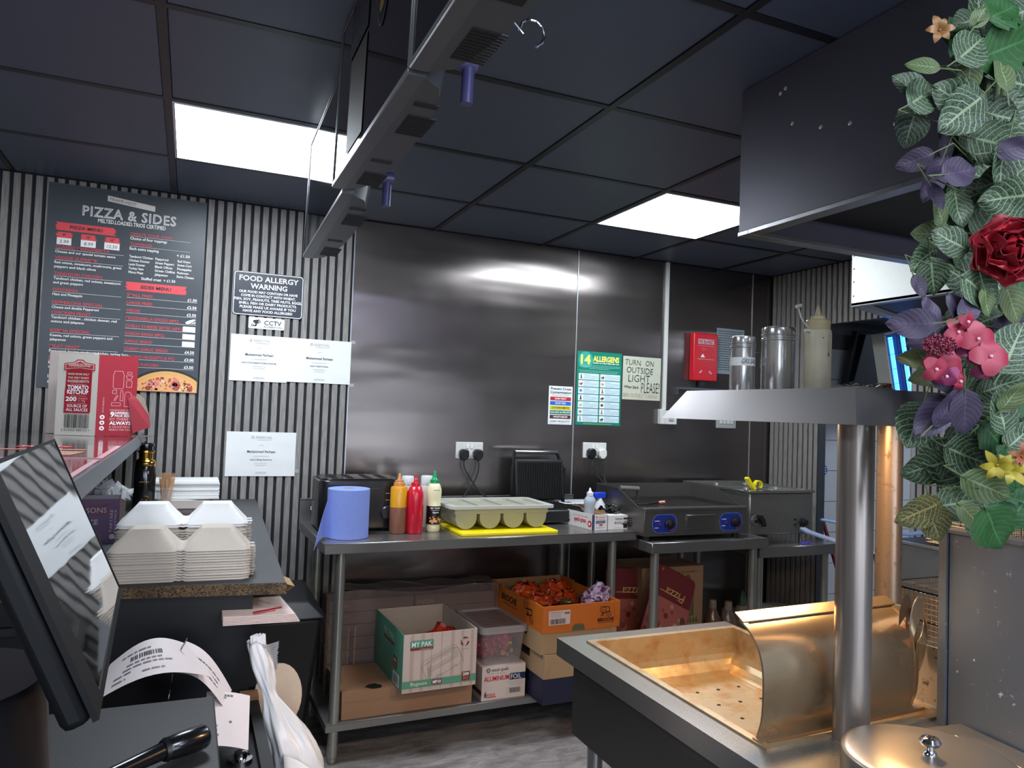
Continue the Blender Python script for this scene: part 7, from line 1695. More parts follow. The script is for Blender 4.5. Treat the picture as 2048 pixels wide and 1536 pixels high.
# ---- lower desk with printer, scanner, receipts
t = thing('lower_desk', 'black lower desk shelf in front of the packing cabinet, bottom left', 'desk', (-.1, 1.6, 0))
b = MB(); b.box(-.60, .192, 1.06, 1.975, .682, .700); obj('desk_top', b, mat('desk_black', '#1a1c1f', .45, var=.15, scale=40), t, bevel=.001, seg=1)
b = MB(); b.box(.150, .192, 1.93, 1.975, .700, .732); obj('wood_stop', b, mat('raw_wood', '#8a6a4a', .7, var=.1), t)
b = MB(); b.box(.168, .192, 1.06, 1.93, .700, .722); obj('edge_rail', b, BLKP, t)
b = MB(); b.box(-.58, .16, 1.10, 1.96, 0, .682); obj('desk_body', b, BLKP, t)
b = MB(); b.lathe((.135, 1.66, .7), [(.024, 0), (.024, .008), (.013, .009), (.013, .020), (.009, .022)], n=20); obj('bolt_knob', b, CHR, t)
SPK = mat('powder_coat_black', '#2a2c2e', .5, var=.6, scale=260, bump=.6, bscale=300, bdist=.0006)
t = thing('cash_drawer', 'black speckled powder-coated steel cash drawer, bottom left', 'cash drawer', (-.08, 1.45, .7))
b = MB(); b.box(-.30, .076, 1.20, 1.640, .7005, .850); obj('casing', b, SPK, t, bevel=.003)
t = thing('barcode_scanner', 'black tubular handle with a rounded cap lying on the speckled cash drawer', 'scanner', (0, 1.37, .85))
b = MB(); P0, P1, P2 = V((-.10, 1.275, .8745)), V((-.012, 1.352, .8745)), V((.054, 1.392, .8745))
b.tube([P0, P0.lerp(P1, .5), P1, P1.lerp(P2, .1), P1.lerp(P2, .5), P2.lerp(P1, .08), P2], [.011, .012, .014, .0185, .0205, .0205, .017], n=24); obj('tube_body', b, mat('scanner_black', '#101116', .22, coat=.3), t)
b = MB(); b.tube([P1.lerp(P2, .0), P1.lerp(P2, .08)], [.0165, .0195], n=24); obj('cap_ring', b, DARKM, t)
RCP = mat('receipt_paper', '#d9cfd0', .6, var=.03)
t = thing('receipt_spike', 'curved steel spike standing up through a pile of white receipts', 'receipt spike', (-.01, 1.80, .70))
b = MB(); b.cyl((-.012, 1.80, .70), (-.012, 1.80, .706), .04, n=24); obj('spike_base', b, DARKM, t)
b = MB(); b.tube([(-.012, 1.80, .706), (-.010, 1.80, .80), (-.004, 1.80, .86), (.012, 1.80, .905), (.022, 1.80, .925)], [.0022, .0022, .0022, .002, .001], n=8); obj('spike_wire', b, CHR, t)
def receipt(label, corners, bend, rows, seed):
    t = thing('receipt', label, 'receipt', corners[0]); c = [V(q) for q in corners]
    def fn(u, v):
        p = c[0].lerp(c[1], u).lerp(c[3].lerp(c[2], u), v); p.z += bend*math.sin(PI*u); return p
    b = MB(); b.shell(fn, 14, 4, .0006); obj('paper', b, RCP, t, angle=80)
    mb = MB(); r = random.Random(seed); mats_ = [ink('receipt_ink', '#6a666c'), K]
    def q_(u0, v0, u1, v1, m):
        n = 3; 
        for i in range(n):
            a, c_ = u0+(u1-u0)*i/n, u0+(u1-u0)*(i+1)/n
            P_ = [V(fn(x, y))+V((0, -.0003, .0010)) for x, y in ((a, v0), (c_, v0), (c_, v1), (a, v1))]
            nn = (P_[1]-P_[0]).cross(P_[3]-P_[0]); 
            mb.add(P_ if nn.z > 0 else P_[::-1], [(0, 1, 2, 3)], m)
    for (u0, u1, v0, kind) in rows:
        if kind == 'bar':
            x = u0
            while x < u1: q_(x, v0, x+.012, v0+.12, 1); x += r.choice((.018, .024, .03))
        else:
            x = u0
            while x < u1:
                w_ = r.uniform(.03, .09); q_(x, v0, min(x+w_, u1), v0+.035, 0); x += w_+.015
    obj('receipt_print', mb, mats_, t, smooth=False)
receipt('large white receipt with a barcode, left side of the spiked pile', [(-.150, 1.66, .852), (.075, 1.70, .868), (.02, 1.86, .895), (-.13, 1.84, .87)], .032, [(.28, .62, .55, 'bar'), (.25, .60, .45, 'l'), (.22, .7, .35, 'l'), (.15, .3, .25, 'l'), (.15, .26, .12, 'l'), (.4, .6, .15, 'l'), (.18, .5, .75, 'l')], 4)
receipt('second pinkish receipt draped to the right over the spike', [(.00, 1.74, .872), (.10, 1.70, .800), (.12, 1.80, .80), (.02, 1.88, .895)], .022, [(.1, .8, .3, 'l'), (.1, .8, .45, 'l'), (.1, .8, .6, 'l')], 6)
receipt('torn-edged receipt hanging to the right of the speckled cash drawer', [(.055, 1.56, .785), (.140, 1.555, .768), (.158, 1.78, .79), (.066, 1.75, .82)], .004, [(.1, .30, .08, 'l'), (.1, .34, .16, 'l'), (.1, .30, .24, 'l'), (.55, .62, .4, 'l'), (.2, .45, .85, 'l'), (.3, .6, .9, 'l'), (.1, .3, .32, 'l')], 8)
# ---- white carrier bags hanging at the cabinet's corner
WBG = mat('carrier_bag_white', '#dcdadb', .3, var=.03)
t = thing('carrier_bags', 'bundle of white plastic carrier bags hanging twisted from the cabinet corner', 'carrier bags', (.24, 1.85, .5))
cpath = catmull([(.176, 1.90, .872), (.190, 1.885, .83), (.200, 1.87, .79), (.212, 1.86, .755), (.235, 1.84, .705), (.262, 1.815, .64), (.275, 1.80, .56), (.276, 1.79, .48), (.27, 1.79, .40)], 5)
rads = catmull([(.018, 0), (.024, 0), (.020, 0), (.016, 0), (.038, 0), (.055, 0), (.062, 0), (.060, 0), (.05, 0)], 5)
b = MB(); n_ = 40; vs = []; r = random.Random(3)
for i, c in enumerate(cpath):
    for k in range(n_):
        a = 2*PI*k/n_; R_ = rads[i][0]*(1+.14*math.sin(5*a+i*.22)+.08*math.sin(11*a-i*.35)+.04*math.sin(17*a+i))
        vs.append(V(c)+V((R_*math.cos(a), R_*.8*math.sin(a), .006*math.sin(3*a)*(i < 2))))
m_ = len(cpath); b.add(vs, [(i*n_+k, i*n_+(k+1) % n_, (i+1)*n_+(k+1) % n_, (i+1)*n_+k) for i in range(m_-1) for k in range(n_)] + [tuple(range(n_))])
obj('bag_bundle', b, WBG, t, angle=180)
b = MB()
for k in range(12):
    a = rnd.uniform(-.3, 2.4); z = .80+.006*k; p = V((.192, 1.885, z)); b.add([p, p+V((.030*math.cos(a*.3)+.006, -.01, .012)), p+V((.034*math.cos(a*.3), .01, -.004)), p+V((.0, .01, -.01))], [(0, 1, 2, 3)])
for k in range(9):
    a = 2*PI*k/9; p = V((.176+.012*math.cos(a), 1.90+.010*math.sin(a), .868)); b.add([p, p+V((.012, 0, 0)), p+V((.010, .004, .022)), p+V((-.002, .003, .018))], [(0, 1, 2, 3)])
obj('torn_handles', b, WBG, t, smooth=False)
b = MB(); b.shell(lambda u, v: (.235+.085*math.sin(PI*u*.9), 1.765-.02*math.sin(PI*u)-.03*v, .655-.02*v-.26*u+.05*math.sin(PI*u)), 16, 5, .001); obj('rolled_fold', b, WBG, t, angle=180)
t = thing('round_lid_cream', 'pale cream rounded plastic piece behind the white carrier bags', 'lid', (.27, 2.0, .68))
b = MB(); b.prism([(.245+.06*math.cos(a)*1.0, 1.99, .70+.085*math.sin(a)) for a in [2*PI*k/28 for k in range(28)]][::-1], (.0, .006, 0)); obj('disc', b, mat('plastic_cream', '#d6bfa8', .4), t)
# ================================================================== ON THE GANTRY SHELF
GZ = 1.5155
def shaker(label, x, y, r, h, m):
    t = thing('steel_shaker', label, 'shaker', (x, y, GZ))
    b = MB(); b.lathe((0, 0, 0), [(r*.97, 0), (r, .002), (r, h*.80), (r*.98, h*.805)], n=48); obj('shaker_body', b, m, t, world=False)
    b = MB(); b.lathe((0, 0, 0), [(r*1.01, h*.79), (r*1.04, h*.80), (r*1.04, h*.825), (r*1.0, h*.835), (r*1.0, h*.865), (r*1.04, h*.875), (r*1.04, h*.885), (r*1.01, h*.89), (r*1.01, h*.97), (r*.97, h), (r*.9, h*1.005), (.001, h*1.01)], n=48); obj('shaker_lid', b, m, t, world=False)
    return t
t = shaker('short steel shaker with a handwritten paper label, leftmost on the gantry shelf', 1.108, 1.280, .0266, .120, STL)
b = MB(); b.lathe((0, 0, 0), [(.0269, .056), (.0269, .074)], n=40); obj('paper_label', b, PAP, t, world=False)
curved_print(t, .0272, .0, .0745, lambda pr: pr.text('GRS.SALT', -.002, .014, .0105, K, 'c', width=.041, shear=.25, bold=.0), 'handwriting')
b = MB(); b.tube([(.025, -.012, .088), (.038, -.014, .087), (.038, -.014, .014), (.025, -.012, .010)], .0012, n=6); obj('wire_handle', b, CHR, t, world=False)
shaker('wide steel shaker in the middle of the gantry shelf, tallest of the steel ones', 1.166, 1.235, .0348, .1405, STL)
t = thing('oil_bottle', 'dirty cream squeeze bottle with its cap hanging off, on the gantry shelf', 'bottle', (1.19, 1.148, GZ))
DRT = mat('bottle_dirty', '#b5ad98', .4, var=.22, scale=26, sub=.2)
b = MB(); b.lathe((0, 0, 0), [(.0259, 0), (.0270, .003), (.0274, .1216), (.0262, .129), (.023, .1315)], n=40); obj('bottle_body', b, DRT, t, world=False)
b = MB(); b.lathe((0, 0, 0), [(.0236, .129), (.0244, .1313), (.0244, .1484), (.0224, .151), (.0155, .152), (.0150, .1587), (.0069, .1605), (.0025, .180), (.0014, .1812)], n=32); obj('nozzle_cap', b, mat('cap_dirty', '#b3a47e', .4, var=.25, scale=60), t, world=False)
b = MB(); b.tube([(-.023, 0, .134), (-.037, .0, .141), (-.047, .0, .153), (-.053, 0, .169), (-.054, 0, .176)], .0016, n=8); b.cyl((-.048, 0, .1775), (-.060, 0, .174), .0039, n=12); obj('cap_strap', b, mat('strap_white', '#c9c8be', .4), t, world=False)
b = MB(); b.obox((-.030, -.002, .127), (.014, .007, .006)); obj('strap_ring', b, mat('strap_white', '#c9c8be', .4), t, world=False)
sp_ = ink('sauce_stain', '#5c2c18')
def stains(pr):
    for (u, v, r_) in ((-.0115, .010, .0013), (.0046, .005, .001), (.001, .045, .0021), (.001, .041, .0014), (.015, .049, .0012), (.0144, .055, .0007)): pr.disc(u, v, r_, sp_, 2, 8, rv=r_*1.3)
    pr.line([(.001, .022), (.002, .032), (.001, .041)], .0006, sp_)
curved_print(t, .0276, .0, .1216, stains, 'sauce_stains')
t = thing('foil_tray', 'flat crumpled foil packet lying on the near corner of the gantry shelf', 'foil packet', (1.08, .94, GZ))
b = MB(); r = random.Random(9)
b.grid(lambda u, v: (1.042+.085*u, .914+.05*v, GZ+.004+.003*math.sin(19*u+3*v)*math.sin(13*v)+.0015*math.sin(47*u)), 30, 8); b.box(1.043, 1.126, .915, .963, GZ, GZ+.003); obj('foil', b, mat('foil_silver', '#b0aba4', .25, .8, bump=.5, bscale=90), t, angle=20)
b = MB(); b.obox((1.118, .927, GZ+.008), (.018, .02, .006)); obj('sauce_smear', b, mat('smear_red', '#6e3222', .5), t, bevel=.002)

# ================================================================== FRYERS BEHIND THE SERVING COUNTER
FRS = steel('steel_fryer', '#8e9090', .32, smudge=.08, brush=(3, 60, 60), waves=.1)
t = thing('deep_fryer', 'stainless steel fryer with a flat grey front, behind the garland and the far gantry post', 'fryer', (2.8, 1.6, 0))
b = MB(); b.box(2.50, 3.15, 1.15, 2.08, .30, 1.012); obj('fryer_body', b, FRS, t, bevel=.004)
b = MB(); b.box(2.497, 2.5, 1.15, 2.08, .868, .876); b.box(2.494, 2.52, 1.15, 2.08, 1.012, 1.020); obj('front_trim', b, STL, t)
b = MB(); b.box(2.53, 3.13, 1.17, 2.06, 1.012, 1.016); obj('fryer_top', b, mat('fryer_top_dark', '#3a3632', .4, .6), t)
for (x, y) in ((2.54, 1.2), (3.1, 1.2), (2.54, 2.03), (3.1, 2.03)):
    b = MB(); b.cyl((x, y, 0), (x, y, .30), .02); obj('leg', b, STL, t)
def basket(label, c, size, wires, hpath, hm, rz=0, grp=None):
    t = thing('fry_basket', label, 'basket', c, rz, group=grp); w_, d, h = size; b = MB(); wr_ = .0012
    def wf(p, q): b.cyl(p, q, wr_, n=4, caps=False)
    st = wires
    nx, ny, nz_ = int(w_/st), int(d/st), int(h/st)
    for i in range(nx+1):
        x = -w_/2+w_*i/nx; wf((x, -d/2, 0), (x, -d/2, h)); wf((x, d/2, 0), (x, d/2, h)); wf((x, -d/2, 0), (x, d/2, 0))
    for j in range(ny+1):
        y = -d/2+d*j/ny; wf((-w_/2, y, 0), (-w_/2, y, h)); wf((w_/2, y, 0), (w_/2, y, h)); wf((-w_/2, y, 0), (w_/2, y, 0))
    for k in range(nz_+1):
        z = h*k/nz_
        for a, c_ in (((-w_/2, -d/2), (w_/2, -d/2)), ((w_/2, -d/2), (w_/2, d/2)), ((w_/2, d/2), (-w_/2, d/2)), ((-w_/2, d/2), (-w_/2, -d/2))): wf((*a, z), (*c_, z))
    obj('wire_mesh', b, mat('wire_greasy', '#a08058', .35, .8), t, world=False, smooth=False, kind='stuff')
    b = MB(); o = [(-w_/2, -d/2), (w_/2, -d/2), (w_/2, d/2), (-w_/2, d/2)]
    b.tube([(*q, h) for q in o], .003, n=6, closed=True); b.tube([(*q, h*.6) for q in o], .0022, n=6, closed=True); obj('rim_wire', b, CHR, t, world=False)
    b = MB()
    for pth in hpath: b.tube(pth, .0055 if hm is not None else .003, n=10)
    obj('handle', b, hm or CHR, t, world=False)
    return t
HBL = mat('handle_blue_grey', '#6f86b0', .3, var=.04, coat=.3)
basket('wire fry basket on the fryer, its blue handle reaching left between the gantry posts', (2.72, 1.80, 1.021), (.26, .30, .11), .012,
       [[(-.13, .03, .06), (-.24, .14, .03), (-.30, .30, .035), (-.33, .46, .040), (-.325, .475, .040), (-.28, .30, .035), (-.22, .16, .03), (-.13, .06, .06)]], HBL)
t = thing('chip_dump', 'low steel drainer unit between the serving counter and the fryer, holding a wire basket', 'drainer', (1.9, 1.3, 0))
b = MB(); b.box(1.74, 2.25, .95, 1.50, .10, .840); obj('drainer_body', b, FRS, t, bevel=.004)
for (x, y) in ((1.78, .99), (2.21, .99), (1.78, 1.46), (2.21, 1.46)):
    b = MB(); b.cyl((x, y, 0), (x, y, .10), .018); obj('leg', b, STL, t)
basket('large greasy wire fry basket lit orange, just right of the far gantry post', (1.93, 1.32, .842), (.34, .26, .185), .0125,
       [[(-.14+.009*k, .13, .12), (-.142+.009*k, .17, .19), (-.140+.009*k, .185, .235), (-.135+.009*k, .20, .243), (-.130+.009*k, .215, .235)] for k in range(4)], None)
t = [o for o in COL.objects if o.name.startswith('fry_basket')][-1]
b = MB(); b.tube([(-.12, .20, .240), (-.10, .30, .245), (-.07, .50, .256), (-.062, .535, .262), (-.05, .535, .262), (-.055, .50, .256), (-.085, .30, .245), (-.10, .20, .240)], .0055, n=10); obj('long_handle', b, HBL, t, world=False, label='long pale blue coated handle')
t = thing('small_carton', 'small white and red printed packet on the far corner of the fryer', 'packet', (2.53, 2.05, 1.0205))
b = MB(); b.box(2.505, 2.57, 2.045, 2.078, 1.0205, 1.052); obj('packet_box', b, WB, t)
pr = Print((2.5047, 2.078, 1.052), (0, -1, 0), (0, 0, -1), N=(-1, 0, 0)); pr.disc(.016, .012, .011, ink('packet_green', '#1f8a7a'), 1, rv=.007); pr.disc(.016, .012, .009, Wt, 2, rv=.005); pr.rect(.0, .025, .033, .030, RED, 1); pr.done('print', t)
# ================================================================== ARTIFICIAL FLOWER GARLAND
def leaf_mat(name, c1, c2, vein, vw, net, rough=.5, lat=8.0):
    m, nt, p = _nt(name); N = nt.nodes; Lk = nt.links
    def math_(op, a, b_=None, c=None):
        n = N.new('ShaderNodeMath'); n.operation = op
        for i, q in enumerate((a, b_, c)):
            if q is None: continue
            if isinstance(q, (int, float)): n.inputs[i].default_value = q
            else: Lk.new(q, n.inputs[i])
        return n.outputs[0]
    uv_ = N.new('ShaderNodeUVMap'); sx = N.new('ShaderNodeSeparateXYZ'); Lk.new(uv_.outputs[0], sx.inputs[0]); u, v = sx.outputs[0], sx.outputs[1]
    s_ = math_('ABSOLUTE', math_('MULTIPLY_ADD', v, 2.0, -1.0))
    oi = N.new('ShaderNodeObjectInfo')
    nz = N.new('ShaderNodeTexNoise'); nz.inputs['Scale'].default_value = 6; Lk.new(uv_.outputs[0], nz.inputs['Vector'])
    wob = math_('MULTIPLY_ADD', nz.outputs[0], .10, -.05)
    mid = math_('LESS_THAN', math_('ADD', s_, math_('MULTIPLY', u, .03)), .035+vw*.6)
    t_ = math_('ADD', math_('SUBTRACT', math_('MULTIPLY', u, lat), math_('MULTIPLY', math_('POWER', s_, 1.35), lat*.34)), math_('MULTIPLY', wob, 5.0))
    fr = math_('ABSOLUTE', math_('SUBTRACT', math_('FRACT', t_), .5))
    latv = math_('LESS_THAN', fr, vw*1.15)
    msk = math_('MAXIMUM', mid, latv)
    if net:
        mp = N.new('ShaderNodeMapping'); mp.inputs['Scale'].default_value = (16, 13, 1); Lk.new(uv_.outputs[0], mp.inputs[0])
        vo = N.new('ShaderNodeTexVoronoi'); vo.feature = 'DISTANCE_TO_EDGE'; vo.inputs['Scale'].default_value = 1.0; Lk.new(mp.outputs[0], vo.inputs['Vector'])
        msk = math_('MAXIMUM', msk, math_('MULTIPLY', math_('LESS_THAN', vo.outputs['Distance'], .055), net))
    mx = N.new('ShaderNodeMix'); mx.data_type = 'RGBA'; mx.inputs[6].default_value = (*lin(c1), 1); mx.inputs[7].default_value = (*lin(c2), 1); Lk.new(oi.outputs['Random'], mx.inputs[0])
    n2 = N.new('ShaderNodeTexNoise'); n2.inputs['Scale'].default_value = 3; Lk.new(uv_.outputs[0], n2.inputs['Vector'])
    hsv = N.new('ShaderNodeHueSaturation'); Lk.new(mx.outputs[2], hsv.inputs['Color']); Lk.new(math_('MULTIPLY_ADD', n2.outputs[0], .8, .6), hsv.inputs['Value'])
    mv = N.new('ShaderNodeMix'); mv.data_type = 'RGBA'; mv.inputs[7].default_value = (*lin(vein), 1); Lk.new(msk, mv.inputs[0]); Lk.new(hsv.outputs[0], mv.inputs[6])
    Lk.new(mv.outputs[2], p.inputs['Base Color']); p.inputs['Roughness'].default_value = rough; p.inputs['Specular IOR Level'].default_value = .35
    b_ = N.new('ShaderNodeBump'); b_.inputs['Strength'].default_value = .35; b_.inputs['Distance'].default_value = .0012; Lk.new(math_('ABSOLUTE', math_('SUBTRACT', math_('FRACT', t_), .5)), b_.inputs['Height']); Lk.new(b_.outputs[0], p.inputs['Normal'])
    return m
LM = {'N': leaf_mat('leaf_nerve', '#18301f', '#29402c', '#78896c', .060, .38), 'G': leaf_mat('leaf_pale', '#415430', '#4f5c3c', '#74835c', .05, .12), 'P': leaf_mat('leaf_purple', '#2b2433', '#3a3248', '#443a50', .05, 0),
      'O': leaf_mat('leaf_olive', '#414d24', '#4d512c', '#576033', .04, 0), 'D': leaf_mat('leaf_wine', '#3f111e', '#4d1625', '#5c1e30', .04, 0), 'B': leaf_mat('leaf_bright', '#184120', '#254f25', '#3a683a', .03, 0), 'Y': leaf_mat('leaf_nerve_gold', '#2b361b', '#343f22', '#897a4b', .06, .5)}
def leaf_mesh(kind, var):
    r = random.Random(var*7+1); nu, nv = 12, 8; b = MB(); wr = {'N': .40, 'G': .34, 'P': .34, 'O': .30, 'D': .30, 'B': .42, 'Y': .40}[kind]
    cup, curl, wv = r.uniform(.05, .16), r.uniform(-.15, .25), r.uniform(.01, .03)
    def fn(u, v):
        s_ = 2*v-1
        w_ = wr*(math.sin(PI*min(1, u**.80))**.75 if 0 < u < 1 else 0.0)
        if kind == 'B': w_ *= 1+.13*math.sin(u*PI*11)*abs(s_)
        x = u - .06*abs(s_)*(1-u)*1.5*(1 if u < .5 else .2)
        return (x, s_*w_, cup*abs(s_)**1.5*w_*2.0*.6 - curl*u*u*.5 + wv*math.sin(9*u+3*s_))
    b.grid(fn, nu, nv, uv=True)
    me = mesh_of(b, LM[kind], smooth=True, angle=180); me.name = 'leaf'; return me
LMESH = {(k, v): leaf_mesh(k, v) for k in LM for v in range(3)}
